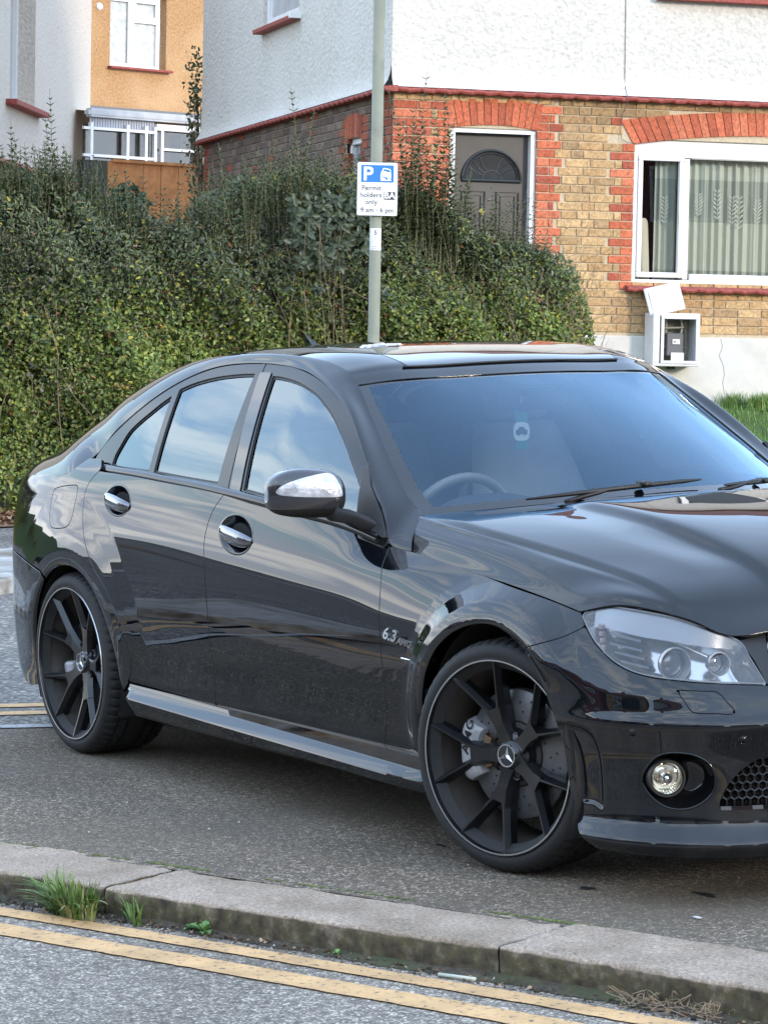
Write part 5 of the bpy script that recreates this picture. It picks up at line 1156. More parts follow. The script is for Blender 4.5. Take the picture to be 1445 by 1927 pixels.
# belt moulding
def sweep(name,path,sec,mat,mirror=True,parent=CAR):
    """path: list of (P, outward, up); sec: list of (out, up)"""
    V=[];m=len(sec)
    for P,o,u in path:
        for a,b in sec:V.append(np.array(P)+np.array(o)*a+np.array(u)*b)
    n=len(path);F=[(i*m+j,i*m+(j+1)%m,(i+1)*m+(j+1)%m,(i+1)*m+j) for i in range(n-1) for j in range(m)]+[tuple(range(m))[::-1],tuple((n-1)*m+k for k in range(m))]
    for sg in ((1,-1) if mirror else (1,)):
        mb=MB();mb.add([(v[0],v[1]*sg,v[2]) for v in V],F);o=mb.build(name,mat,parent,smooth=True,auto=40)
    return o
bp=[];bb=np.array([p for p in belt if p[0]>.19])
for x in np.linspace(.115,2.105,90):
    z=float(np.interp(x,bb[:,0],bb[:,1])) if x>.19 else 1.015;bp.append((np.array([x,float(yG(x,z+.010))-.003,z+.004]),(0,-1,0),(0,0,1)))
sweep('belt_moulding',bp,[(-.01,-.012),(.010,-.012),(.0135,-.004),(.012,.005),(.005,.013),(-.008,.016)],M_satin)
# mirror sail triangle
sail=[(2.142,.888),(2.085,.950),(1.975,1.036),(1.925,1.10),(1.915,1.095),(1.93,1.02),(1.965,.93),(1.99,.905)];sl=gclip(sail,[],0);panel('mirror_sail',moved(sl,-.005),M_plas,CAR,depth=.012,rad=.002)
# --- windscreen ---
_hd=rf[0]
WE=[(1.58,.580,1.325),(1.69,.609,1.255),(1.80,.638,1.183),(1.93,.672,1.097),(2.05,.698,1.018),(2.172,.713,.953)]
WS=[]
for (x_,y_,z_),t_ in zip(WE,(0,.19,.38,.60,.80,1.0)):
    cx_=1.700+.785*t_;cz_=1.349-.352*t_+.016*math.sin(math.pi*t_);row=[]
    for f_ in np.linspace(-1,1,13):
        top_=np.array([np.interp(.58*f_,_hd[:,1],_hd[:,c]) for c in (0,1,2)]);kx=(top_[0]-1.58)/.12;k2=1-abs(f_)**2.2;k_=kx*(1-t_)+k2*t_
        row.append(tuple(top_) if t_==0 else (x_+(cx_-x_)*k_,y_*f_,z_+(cz_-z_)*k_))
    WS.append(row)
ws=smooth_tensor(np.array(WS),60,60);qv=np.stack(np.meshgrid(np.linspace(0,.92,60),np.linspace(-.65,.65,60),indexing='ij'),-1)
WSS=grid_sheet(ws,qv,(.5,0,.8));rim=[(.020,-.622),(.020,.622),(.87,.618),(.885,.0),(.87,-.618)]
WSS.P=WSS.P-WSS.N*.004
g_=clip(WSS,sdpoly(WSS.q,rim));WSo=mesh_obj('windscreen',g_.P,g_.T,M_wsglass,CAR,smooth=True,normals=g_.N)
sens=C((.0,-.17),(.05,-.15),(.095,-.085),(.105,0),(.095,.085),(.05,.15),(0,.17))
f_=clip(WSS,-(sdpoly(WSS.q,rim)));mesh_obj('windscreen_border',f_.P,f_.T,M_rub.copy(),CAR,smooth=True,normals=f_.N);
fr=bpy.data.materials.new('x');bpy.data.materials.remove(fr)
CAR.children[-1].data.materials[0]=pmat('black_frit',(.004,.004,.005),.02,coat=.5)
f2=clip(Sheet(WSS.P-WSS.N*.003,WSS.N,WSS.q,WSS.T),sdpoly(WSS.q,sens));mesh_obj('sensor_patch',f2.P,f2.T,pmat('frit_patch',(.006,.007,.01),.6),CAR,smooth=True)
# --- scuttle and wipers ---
mb=MB();V=[]
cow=[((2.12,-.705,.94),(2.22,-.74,.905)),((2.30,-.55,.955),(2.38,-.55,.925)),((2.40,-.38,.972),(2.50,-.38,.94)),((2.46,0,.985),(2.56,0,.95)),((2.40,.38,.972),(2.50,.38,.94)),((2.30,.55,.955),(2.38,.55,.925)),((2.12,.705,.94),(2.22,.74,.905))]
A=catm_n([c[0] for c in cow],40);B=catm_n([c[1] for c in cow],40);V=list(A)+list(B);mb.add(V,[(i,i+1,41+i,40+i) for i in range(39)]);mb.build('scuttle_panel',M_plas,CAR,smooth=True)
# wipers
def wsp(u,v,off=0):
    """point on the windscreen: u 0 top..1 base, v -1..1"""
    i=u*59;j=(v+1)/2*59;i0=int(min(i,58));j0=int(min(j,58));a=ws[i0,j0]*(1-(i-i0))*(1-(j-j0))+ws[i0+1,j0]*(i-i0)*(1-(j-j0))+ws[i0,j0+1]*(1-(i-i0))*(j-j0)+ws[i0+1,j0+1]*(i-i0)*(j-j0);n=WSS.N[i0*60+j0];return a+n*off
def wiper(pts,arm,name):
    e=empty(name);e.parent=CAR
    mb=MB();P=[wsp(u,v,.016) for u,v in pts];P=catm_n(P,16);r=[.003+.0055*math.sin(math.pi*min(1,max(0,i/15*1.05)))**.5 for i in range(16)];mb.tube(P,r,6);mb.build('wiper_blade',M_plas,e,smooth=True)
    mb=MB();P=[wsp(u,v,o) for u,v,o in arm];P=catm_n(P,12);mb.tube(P,[.0045]*6+[.007]*6,8);mb.box(P[0],(.05,.028,.016),bev=.005);mb.build('wiper_arm',M_plas,e,smooth=True)
wiper([(.995,-.66),(.985,-.45),(.972,-.2),(.962,.0),(.955,.13)],[(.967,-.17,.020),(.978,-.30,.018),(.99,-.42,.008),(1.0,-.52,-.004)],'wiper')
wiper([(1.0,.22),(.99,.40),(.975,.6),(.965,.82)],[(.98,.5,.018),(.99,.4,.022),(1.0,.3,.01),(1.0,.2,0)],'wiper')
# aerial fin
mb=MB();V=[(x-.30,y,z-.028) for x,y,z in [(.50,-.0,1.43),(.62,-.018,1.435),(.70,0,1.440),(.62,.018,1.435),(.495,.006,1.480),(.500,0,1.500),(.53,0,1.490),(.60,0,1.463)]]
mb.add(V,[(1,2,7),(0,1,7,6,5),(2,3,7),(3,0,5,6,7)]);mb.build('aerial_fin',M_paint,CAR,smooth=False)
# --- wing mirror ---
def mirror(sg):
    e=empty('wing_mirror');e.parent=CAR
    nt_=34;ns=48;P=np.zeros((nt_,ns,3))
    for i in range(nt_):
        t=i/(nt_-1);y=-.848-.212*math.sin(t*math.pi/2)**1.0 if False else -.848-.212*(1-(1-t)**1.35)
        k=min(1,(max(0,1-((t-.0)/1.0)**5.5))**.42)if t>0 else 1
        k0=min(1,(t/.14)**.5) if t<.14 else 1
        xf=1.985-.055*t-.055*t**3;xr=1.862-.045*t;zt=1.078+.020*math.sin(min(1,t*1.6)*math.pi/2)-.030*t**3;zb=.940+.006*t+.012*t**4
        cx=(xf+xr)/2;cz=(zt+zb)/2;hx=(xf-xr)/2*k*(.55+.45*k0);hz=(zt-zb)/2*k*(.55+.45*k0)
        for j in range(ns):
            a=2*math.pi*j/ns;c,s_=math.cos(a),math.sin(a);p=.62
            # front (+x) rounder, rear flat
            X=hx*np.sign(c)*abs(c)**(.85 if c>0 else .35);Z=hz*np.sign(s_)*abs(s_)**(.80)
            P[i,j]=(cx+X,y,cz+Z)
    # close seam
    P=np.concatenate([P,P[:,:1]],1);q=np.stack([P[...,1],P[...,2]],-1)
    s=grid_sheet(P,q);cen=P.reshape(-1,3)-P.mean((0,1));
    if ((s.N*cen).sum(1)).mean()<0:s.N=-s.N;s.T=s.T[:,::-1]
    acc=s.N
    base_line=s.q[:,1]-(.972+.0*s.q[:,0]-.06*(s.q[:,0]+.95)*0)
    front=s.P[:,0]>(1.905+(s.q[:,0]+.95)*.28)
    lens=C((-1.047,1.028),(-1.032,1.045),(-.995,1.062),(-.94,1.074),(-.898,1.076),(-.882,1.056),(-.868,1.018),(-.874,1.008),(-.93,1.008),(-1.0,1.012),(-1.043,1.018),(-1.047,1.028),n=4)
    dl=sdpoly(s.q,lens);dl=np.where(front,dl,1.0)
    up=clip(s,-base_line+.001);dl2=np.where(up.P[:,0]>(1.905+(up.q[:,0]+.95)*.28),sdpoly(up.q,lens),1.0)
    shell=clip(up,-(dl2-.0015));low=clip(s,base_line+.001);lf=clip(up,dl2)
    def put(nm,sh,mat,par,off=0,edge=True,depth=.006):
        sh=Sheet(sh.P+sh.N*off,sh.N,sh.q,sh.T);V,Nn,T=finish(sh,depth,.001,edge)
        M_=np.array([1,sg,1]);mesh_obj(nm,V*M_,T if sg>0 else T[:,::-1].copy(),mat,par,smooth=True,normals=Nn*M_)
        return CAR
    put('mirror_shell',shell,M_mshell,e);put('mirror_base',low,M_plas,e,-.002)
    put('indicator_lens',lf,M_ind,e,.0005)
    mb=MB();mb.box((1.858,-.95*sg,1.018),(.006,.17,.11),bev=.002);mb.build('mirror_glass',pmat('mirror_silver',(.8,.8,.8),.02,1),e)
    # foot joining the sail
    mb=MB();R=[((1.955,-.895,.955),.030,.022),((1.99,-.862,.948),.034,.022),((2.025,-.832,.93),.045,.024),((2.06,-.80,.905),.045,.018)]
    V=[]
    for (c,rx,rz) in R:
        for k in range(14):
            a=2*math.pi*k/14;V.append((c[0]+rx*math.cos(a)*.9,(c[1]+.010*math.cos(a))*sg*1.0,c[2]+rz*math.sin(a)))
    mb.add(V,[(i*14+k,i*14+(k+1)%14,(i+1)*14+(k+1)%14,(i+1)*14+k) for i in range(3) for k in range(14)]+[tuple(range(13,-1,-1)),tuple(42+k for k in range(14))]);mb.build('mirror_foot',M_plas,e,smooth=True)
M_mshell=pmat('graphite_mirror_paint',(.020,.020,.024),.22,coat=1,coatr=.02)
M_ind=noisy('clear_indicator',(.36,.37,.40),(.66,.67,.70),scale=34,rough=.12,bump=.5,bscale=90,bdist=.003,coat=1,metal=.35)
mirror(1);mirror(-1)
# --- sills / side skirts ---
def skirt():
    # section as (out, z) at stations along x; the upward band catches the sky
    xs=np.linspace(.475,2.432,120);P=[]
    for x in xs:
        t=(x-.475)/1.957;e=min(1,(x-.475)/.04);f=min(1,(2.432-x)/.20)
        zt=.302-.022*t;bt=.283-.052*t;bb=bt-.027+.004*t;ob=.905*1;yo=.022*min(1,e+.2)*(f**.5)
        zl=.182-.008*t+(1-e)*.04
        sec=[(.858,zt),(.868,zt-.004),(.870,bt+.006),(.874,bt),(.876+yo,bb+.002),(.877+yo,bb-.003),(.872+yo*.8,bb-.03),(.862+yo*.4,zl+.012),(.850,zl),(.82,zl-.006),(.70,zl-.006)]
        P.append([(x,-o,z) for o,z in sec])
    P=np.array(P);n,m=P.shape[:2];
    rows=[];
    for sg in (1,-1):
        V=(P*np.array([1,sg,1])).reshape(-1,3);F=[(i*m+j,(i+1)*m+j,(i+1)*m+j+1,i*m+j+1) for i in range(n-1) for j in range(m-1)]+[tuple(range(m))]
        mb=MB();mb.add(V,F);mb.build('side_skirt',M_paint,CAR,smooth=True,auto=28)
skirt()
# --- arch liners and underbody ---
def liner(c,R,y0,y1,a0,a1):
    out=[]
    for sg in (1,-1):
        mb=MB();out.append(mb);V=[];n=30
        for i in range(n):
            a=math.radians(a0+(a1-a0)*i/(n-1))
            for y,r in ((y0,R),(y0+.05,R+.012),(y1,R+.012),(y1,.10)):V.append((c[0]+r*math.cos(a),y*sg,c[1]+r*math.sin(a)))
        mb.add(V,[(i*4+j,(i+1)*4+j,(i+1)*4+j+1,i*4+j+1) for i in range(n-1) for j in range(3)])
    return out
M_liner=noisy('arch_liner',(.008,.008,.009),(.03,.027,.024),scale=12,rough=.85,bump=.3)
for m_ in liner((2.80,.325),.375,-.865,-.50,-28,205)+liner((.03,.325),.362,-.860,-.48,-25,205):m_.build('wheel_arch_liner',M_liner,CAR,smooth=True)
mb=MB();mb.box((1.25,0,.20),(2.0,1.62,.05));mb.box((1.4,0,.30),(4.2,.96,.16));mb.box((3.15,0,.20),(.5,1.2,.05));mb.box((-.55,0,.33),(.7,1.25,.22));mb.box((3.05,0,.50),(.6,1.0,.4));
mb.build('underbody',M_void,CAR)
for y_ in (-.45,.45):mb=MB();mb.tube([(-1.06,y_,.29),(-.8,y_,.29)],.04,12);mb.build('exhaust',M_chrome,CAR)
# --- wheels ---
def wheel(name,cx,cy,steer,side_sg,front=True,rot=0.,width=.235):
    """wheel built about its own centre, axis = local -y outwards"""
    e=empty('wheel');e.parent=CAR
    Rt,Rr=.325,.2585
    yo=-width/2
    # tyre
    n=240;prof=[(.242,yo+.028),(.2575,yo+.010),(.264,yo+.004),(.272,yo-.004),(.2735,yo-.007),(.276,yo-.0035),(.284,yo-.006),(.295,yo-.0045),(.305,yo+.000),(.313,yo+.007),(.3185,yo+.016),(.3215,yo+.024),(.3235,yo+.033),(.3235,yo+.048),(.3165,yo+.049),(.3165,yo+.057),(.3245,yo+.058),(.325,yo+.085),(.3175,yo+.086),(.3175,yo+.096),(.325,yo+.097)]
    half=prof+[(r,-h) for r,h in prof[::-1]]
    def rf_(j,k,r):
        jj=min(j,len(half)-1-j)
        if 9<=jj<=13:
            if k%4==0:r-=.0065 if jj>=10 else .003
            if jj>=13 and (k+2)%8==0:r-=.002
        elif 16<=jj<=17 and (k+1)%6==0:r-=.006
        return r
    mb=MB();mb.lathe(half,(0,0,0),(0,1,0),n,rfun=rf_);ty=mb.build('tyre',M_tyre,e,smooth=True,auto=32)
    # rim: barrel + lip
    mb=MB();prof=[(.2690,yo-.001),(.2720,yo-.0055),(.2705,yo-.0085),(.2660,yo-.0080),(.2650,yo-.0035),(.2635,yo+.002),(.2625,yo+.012),(.2600,yo+.020),(.2560,yo+.034),(.246,yo+.07),(.238,yo+.12),(.238,-yo-.03),(.26,-yo-.005)]
    mis=[0,1,1,0,0,0,0,0,2,2,2,2];mb.lathe(prof,(0,0,0),(0,1,0),96,mis=mis);rim=mb.build('rim',[M_rim,M_silver,M_barrel],e,smooth=True,auto=50)
    # five Y spokes
    for s5 in range(5):
        A=rot+s5*2*math.pi/5;mb=MB()
        def pt(r,ang,h):return np.array([r*math.sin(ang),h,r*math.cos(ang)])
        def hy(r):return yo+.047-.045*max(0,(r-.04)/.222)**1.25     # face height: dished hub
        def beam(sts):
            V=[]
            for (r,ang,wt,wb,dp) in sts:
                c=pt(r,A+ang,0);t=np.array([math.cos(A+ang),0,-math.sin(A+ang)]);h=hy(r)
                for (o,hh) in ((-wb*.9,h+dp),(-wb*.93,h+.017),(-wt,h),(wt,h),(wb*.93,h+.017),(wb*.9,h+dp)):V.append(c+t*o+np.array([0,hh,0]))
            n6=len(sts);F=[(i*6+j,(i+1)*6+j,(i+1)*6+(j+1)%6,i*6+(j+1)%6) for i in range(n6-1) for j in range(6)]+[tuple(range(5,-1,-1)),tuple((n6-1)*6+k for k in range(6))]
            mb.add(V,F)
        beam([(.036,0,.024,.034,.05),(.065,0,.018,.030,.05),(.095,0,.0175,.030,.048),(.118,0,.024,.036,.046),(.134,0,.028,.040,.042)])
        for sg in (-1,1):
            beam([(.108,sg*.055,.008,.016,.045),(.125,sg*.120,.0050,.0170,.045),(.150,sg*.190,.0030,.0145,.045),(.20,sg*.262,.0022,.0125,.044),(.245,sg*.305,.0020,.0120,.042),(.2650,sg*.312,.0022,.0140,.036)])
        mb.build('spoke',M_rim,rim,smooth=True,auto=28)
    # hub, bolt bores, star cap
    mb=MB();mb.lathe([(.0,yo+.038),(.030,yo+.038),(.036,yo+.043),(.042,yo+.050),(.066,yo+.058),(.075,yo+.075),(.080,yo+.13)],(0,0,0),(0,1,0),40);mb.build('hub',M_rim,rim,smooth=True,auto=40)
    for k in range(5):
        A=rot+math.pi/5+k*2*math.pi/5;c=np.array([.056*math.sin(A),0,.056*math.cos(A)]);mb=MB();mb.lathe([(.016,yo+.050),(.0165,yo+.053),(.013,yo+.054),(.0125,yo+.070)],c,(0,1,0),18,mi=0);mb.lathe([(.0,yo+.056),(.0085,yo+.056),(.0095,yo+.060),(.0095,yo+.075)],c,(0,1,0),6,mi=1);mb.build('wheel_bolt',[M_rim,pmat('rusty_bolt',(.09,.045,.032),.55,.4)] if 'rusty_bolt' not in bpy.data.materials else [M_rim,bpy.data.materials['rusty_bolt']],rim,smooth=True,auto=30)
    mb=MB();mb.lathe([(0,yo+.036),(.0285,yo+.0355)],(0,0,0),(0,1,0),40,mi=0);mb.lathe([(.0285,yo+.037),(.0290,yo+.033),(.0318,yo+.033),(.033,yo+.040)],(0,0,0),(0,1,0),48,mi=1)
    for k in range(3):
        A=rot*0+.12+k*2*math.pi/3;u=np.array([math.sin(A),0,math.cos(A)]);w_=np.array([math.cos(A),0,-math.sin(A)]);b=np.array([0,yo+.0335,0])
        tip=u*.0285+b+np.array([0,.001,0]);l=u*.0048-w_*.0058+b+np.array([0,.002,0]);r=u*.0048+w_*.0058+b+np.array([0,.002,0]);o=b-np.array([0,.0022,0])
        mb.add([o,l,tip,r],[(0,1,2),(0,2,3)],1)
        # fill towards centre
        u2=-u;mb.add([o,l,b+np.array([0,.002,0])-u*.003,r],[(0,2,1),(0,3,2)],1)
    mb.build('centre_cap',[M_rim if 'cap_black' not in bpy.data.materials else bpy.data.materials['cap_black'],M_chrome],rim,smooth=True,auto=20)
    # brake
    Rb=.180 if front else .165;ydisc=yo+.095
    mb=MB();mb.lathe([(.088,ydisc+.0),(.092,ydisc-.012),(Rb-.004,ydisc-.012),(Rb,ydisc-.009),(Rb,ydisc+.02)],(0,0,0),(0,1,0),72,mi=0);mb.lathe([(0,ydisc-.02),(.078,ydisc-.02),(.088,ydisc-.016),(.090,ydisc-.010)],(0,0,0),(0,1,0),40,mi=1)
    for k in range(18):
        for q_ in range(3 if k%2 else 2):
            a=2*math.pi*(k/18)+q_*.09;r=.108+q_*.024+(.012 if k%2==0 else 0)
            if r>Rb-.01:continue
            c=np.array([r*math.cos(a),0,r*math.sin(a)]);mb.lathe([(0,ydisc-.0126),(.0034,ydisc-.0126)],c,(0,1,0),8,mi=2)
    mb.build('brake_disc',[M_disc,M_bell,M_void],e,smooth=True,auto=40)
    # caliper on the rearward side (front axle) or forward side (rear axle)
    th0=math.radians(180 if front else 200);mb=MB();V=[];na=22;span=math.radians(58 if front else 32)
    sec=[(Rb-.056,ydisc-.020),(Rb-.052,ydisc-.040),(Rb-.036,ydisc-.052),(Rb-.008,ydisc-.052),(Rb+.006,ydisc-.044),(Rb+.014,ydisc-.020),(Rb+.014,ydisc+.03),(Rb-.06,ydisc+.03)]
    for i in range(na):
        u=i/(na-1);a=th0+(u-.5)*span;k=1-.10*(2*u-1)**8;w2=1+.02*math.sin(u*math.pi*3)
        for (r,h) in sec:V.append(np.array([(.13+(r-.13)*(k if r>.13 else 1)*w2)*math.cos(a),h+(.012*(abs(2*u-1)**10)),(.13+(r-.13)*(k if r>.13 else 1)*w2)*math.sin(a)]))
    m=len(sec);F=[(i*m+j,(i+1)*m+j,(i+1)*m+(j+1)%m,i*m+(j+1)%m) for i in range(na-1) for j in range(m)]+[tuple(range(m)),tuple((na-1)*m+k for k in range(m))[::-1]]
    mb.add(V,F,0);
    for u in (-.36,.0,.36):
        a=th0+u*span;c=np.array([(Rb-.030)*math.cos(a),0,(Rb-.030)*math.sin(a)])
    cal=mb.build('brake_caliper',[M_cal],e,smooth=True,auto=35)
    mb=MB();V=[]   # bronze-brown back of the caliper and pads
    for i in range(10):
        a=th0+(i/9-.5)*span*.86
        for (r,h) in ((Rb-.095,ydisc-.016),(Rb-.090,ydisc-.032),(Rb-.066,ydisc-.034),(Rb-.062,ydisc-.012)):V.append((r*math.cos(a),h,r*math.sin(a)))
    mb.add(V,[(i*4+j,(i+1)*4+j,(i+1)*4+(j+1)%4,i*4+(j+1)%4) for i in range(9) for j in range(4)]);mb.build('brake_pad',pmat('bronze_pad',(.20,.13,.08),.5,.6) if 'bronze_pad' not in bpy.data.materials else bpy.data.materials['bronze_pad'],cal)
    if front and side_sg>0:
        ta_=th0-math.radians(15);r=Rb-.024;o=np.array([r*math.cos(ta_),ydisc-.0535,r*math.sin(ta_)])
        text_mesh('AMG',.036,(o,(-math.sin(ta_),0,-math.cos(ta_))if False else (math.sin(ta_),0,-math.cos(ta_)),(math.cos(ta_),0,math.sin(ta_))),pmat('caliper_letter',(.01,.01,.01),.4),cal,'lettering',sx=1.25,weight=.0006,space=1.1)
    M=Matrix.Translation((cx,cy,Rt))@Matrix.Rotation(steer,4,'Z')
    if side_sg<0:M=Matrix.Translation((cx,-cy,Rt))@Matrix.Rotation(steer,4,'Z')@Matrix.Rotation(math.pi,4,'Z')
    e.matrix_local=M
    return e
M_disc=noisy('brake_disc_steel',(.12,.12,.123),(.19,.19,.195),scale=14,rough=.38,metal=.6,c3=(.15,.145,.14),scale3=7)
M_bell=pmat('disc_bell',(.05,.048,.046),.6,.4);M_cal=noisy('silver_caliper',(.30,.30,.31),(.42,.42,.43),scale=9,rough=.35,coat=.4,c3=(.30,.27,.24),scale3=8)
pmat('cap_black',(.006,.006,.007),.12,coat=1)
ST=.255
wheel('w',2.765,-.752,ST,1,True,math.radians(195),.235)
wheel('w',2.765,-.752,ST,-1,True,math.radians(20),.235)
wheel('w',.0,-.741,0,1,False,math.radians(236),.255)
wheel('w',.0,-.741,0,-1,False,math.radians(40),.255)
# --- headlights ---
hl_out=[p for p in hlp]+hltop[::-1][1:]+[(3.135,.728)]
hlfull=hlp+[p for p in hltop[::-1][1:-1]]+[(3.126,.735)]
def nose_pt(s,z,off=0):
    p,n=surf_at(s,z);return p-n*off,n
hl_s=cutpanel(refine(bbox_sub(BODY,hlfull),hlfull,1),hlfull,gap=.002)
def mir(V):return V*np.array([1,-1,1])
for sg in (1,-1):
    e=empty('headlight');e.parent=CAR;M_=np.array([1,sg,1])
    V,Nn,T=finish(hl_s,.05,.003);T_=T if sg>0 else T[:,::-1].copy()
    V2,N2,T2=hl_s.P,hl_s.N,hl_s.T;mesh_obj('headlight_lens',V2*M_,T2 if sg>0 else T2[:,::-1].copy(),M_lens,e,smooth=True,normals=N2*M_)
    # clear edge band round the lens
    ring_=clip(hl_s,-(sdpoly(hl_s.q,hlfull)+.005));ring_=moved(ring_,-.0008);mesh_obj('lens_edge',ring_.P*M_,ring_.T if sg>0 else ring_.T[:,::-1].copy(),M_hledge if 'clear_edge' in bpy.data.materials else (globals().__setitem__('M_hledge',pmat('clear_edge',(.10,.105,.11),.10,coat=1)) or M_hledge),e,smooth=True,normals=ring_.N*M_)
    # housing bowl behind
    bowl=Sheet(hl_s.P.copy(),hl_s.N,hl_s.q,hl_s.T);d=np.clip(-sdpoly(bowl.q,hlfull)/.030,0,1);d=d*d*(3-2*d);bowl.P=bowl.P-bowl.N*(.004+.070*d)[:,None];bowl=renormal(bowl)
    mesh_obj('reflector',bowl.P*M_,bowl.T if sg>0 else bowl.T[:,::-1].copy(),M_refl if 'lamp_reflector' in bpy.data.materials else (globals().__setitem__('M_refl',noisy('lamp_reflector',(.50,.50,.50),(.66,.66,.65),scale=5,rough=.16,metal=.85)) or M_refl),e,smooth=True,normals=bowl.N*M_)
    def lamp(nm,s,z,R,dep,ring_mat):
        p,n=nose_pt(s,z,dep);ax=norm(np.array([.985,-.15*1,.0]));p=p*M_;ax=ax*M_;mb=MB()
        mb.lathe([(R*1.25,.028),(R*1.22,.034),(R*1.12,.034),(R*1.08,.022),(R*1.02,.006)],p,ax,40,mi=0)
        mb.lathe([(R*1.02,.006),(R*.98,.016),(R*.93,.012),(R*.90,.0)],p,ax,40,mi=1)
        mb.build(nm,[M_hring,M_chrome],e,smooth=True,auto=35)
        mb=MB();prof=[(R*.90*math.cos(t),.002+R*.50*math.sin(t)) for t in np.linspace(0,math.pi/2,10)];mb.lathe(prof,p,ax,40);mb.build('projector_lens',M_proj,e.children[-1],smooth=True)
    M_hring=pmat('lamp_ring',(.42,.43,.44),.2,.5,coat=.5) if 'lamp_ring' not in bpy.data.materials else bpy.data.materials['lamp_ring']
    M_proj=pmat('projector_glass',(.13,.14,.15),.03,.3,coat=1) if 'projector_glass' not in bpy.data.materials else bpy.data.materials['projector_glass']
    lamp('projector',3.455,.650,.037,.050,None);lamp('projector',3.610,.648,.026,.038,None)
    # chrome eyebrow with fine ribs, and the stepped indicator bars
    mb=MB();n=60;V=[]
    for i in range(n):
        t=i/(n-1);s=3.16+.545*t;zt=float(np.interp(s,[p[0] for p in hltop[:-6]],[p[1] for p in hltop[:-6]]))-.006;wd=.045*math.sin(math.pi*min(1,.22+t*.78))**.8
        a,na=nose_pt(s,zt,.006);b_,nb=nose_pt(s,zt-wd,.030);V+=[a*M_,b_*M_]
    mb.add(V,[(2*i,2*i+1,2*i+3,2*i+2) for i in range(n-1)])
    if 'ribbed_chrome' not in bpy.data.materials:
        mr_=pmat('ribbed_chrome',(.62,.64,.66),.22,.75);nt=mr_.node_tree;t_=nd(nt,'ShaderNodeTexCoord');w_=nd(nt,'ShaderNodeTexWave',Scale=62);w_.bands_direction='DIAGONAL';nt.links.new(t_.outputs['Object'],w_.inputs['Vector']);bp_n=nd(nt,'ShaderNodeBump',Strength=.8,Distance=.003);nt.links.new(w_.outputs[0],bp_n.inputs['Height']);nt.links.new(bp_n.outputs[0],nt.nodes['Principled BSDF'].inputs['Normal'])
        M_rib=mr_
    mb.build('eyebrow_trim',M_rib,e,smooth=True)
    for k,(s0,s1,z) in enumerate([(3.235,3.345,.706),(3.250,3.36,.682),(3.275,3.375,.660),(3.305,3.395,.638)]):
        mb=MB();P=[nose_pt(s0+(s1-s0)*t,z-.010*t,.020+.012*t)[0]*M_ for t in np.linspace(0,1,8)]
        V=[]
        for p in P:V+=[p+np.array([0,0,.0035]),p+np.array([.003,-.003*sg,-.002]),p+np.array([-.03,.03*sg,-.003]),p+np.array([-.03,.03*sg,.0035])]
        mb.add(V,[(4*i+j,4*i+4+j,4*i+4+(j+1)%4,4*i+(j+1)%4) for i in range(7) for j in range(4)]);mb.build('indicator_bar',pmat('silver_bar',(.10,.10,.105),.25,.6) if 'silver_bar' not in bpy.data.materials else bpy.data.materials['silver_bar'],e)
    mb=MB()
    for k in range(5):
        p,_=nose_pt(3.20+.012*k,.720-.017*k,.016);mb.box(p*M_,(.016,.012,.013),bev=.003)
    mb.build('side_marker',pmat('pinkish_marker',(.50,.30,.29),.2,.2,coat=.6) if 'pinkish_marker' not in bpy.data.materials else bpy.data.materials['pinkish_marker'],e)
# --- fog lamps ---
for sg in (1,-1):
    M_=np.array([1,sg,1]);e=empty('fog_lamp');e.parent=CAR
    # recessed bowl
    fs=bbox_sub(BODY,fogp,.02);fs=refine(fs,fogp,1);fs=clip(fs,sdpoly(fs.q,fogp)-.001)
    u=(fs.q[:,0]-3.47)/.12;dd=np.clip(-sdpoly(fs.q,fogp)/.040,0,1);dd=np.sin(dd*math.pi/2);fs.P=fs.P-fs.N*(dd*.055)[:,None]+np.array([0,0,0]);fs=renormal(fs)
    mesh_obj('fog_recess',fs.P*M_,fs.T if sg>0 else fs.T[:,::-1].copy(),M_trim,e,smooth=True,normals=fs.N*M_)
    p,n=surf_at(3.462,.332);p=(p-n*.012)*M_;ax=norm(np.array([.93,-.37,.0]))*M_
    mb=MB();mb.lathe([(.050,-.05),(.050,.0),(.048,.004),(.044,.004),(.042,-.004)],p,ax,40);mb.build('fog_bezel',M_plas,e,smooth=True,auto=40)
    mb=MB();mb.lathe([(.042,.001),(.0415,.004)]+[(.0415*math.cos(t),.004+.012*math.sin(t)) for t in np.linspace(.1,math.pi/2,8)],p,ax,36);mb.build('fog_glass',M_lens,e,smooth=True)
    mb=MB();mb.lathe([(.041,-.002),(.034,-.018),(.022,-.030),(.010,-.035),(.010,-.012),(0,-.010)],p,ax,36);o=mb.build('fog_reflector',pmat('fog_mirror',(.85,.82,.74),.10,1) if 'fog_mirror' not in bpy.data.materials else bpy.data.materials['fog_mirror'],e,smooth=False)
    mb=MB();mb.lathe([(.0,.006),(.013,.004),(.014,-.004)],p,ax,20);mb.build('bulb_shield',M_chrome,e,smooth=True)
    P=[]
    for a in np.linspace(0,1,60):
        i=a*(len(fogp)-1);i0=int(min(i,len(fogp)-2));f=i-i0;s_,z_=np.array(fogp[i0])*(1-f)+np.array(fogp[i0+1])*f;q_,_=surf_at(s_,z_);P.append(q_*M_)
    mb=MB();mb.tube(P,.0032,6,cap=False);mb.build('fog_surround',M_paint,e,smooth=True)
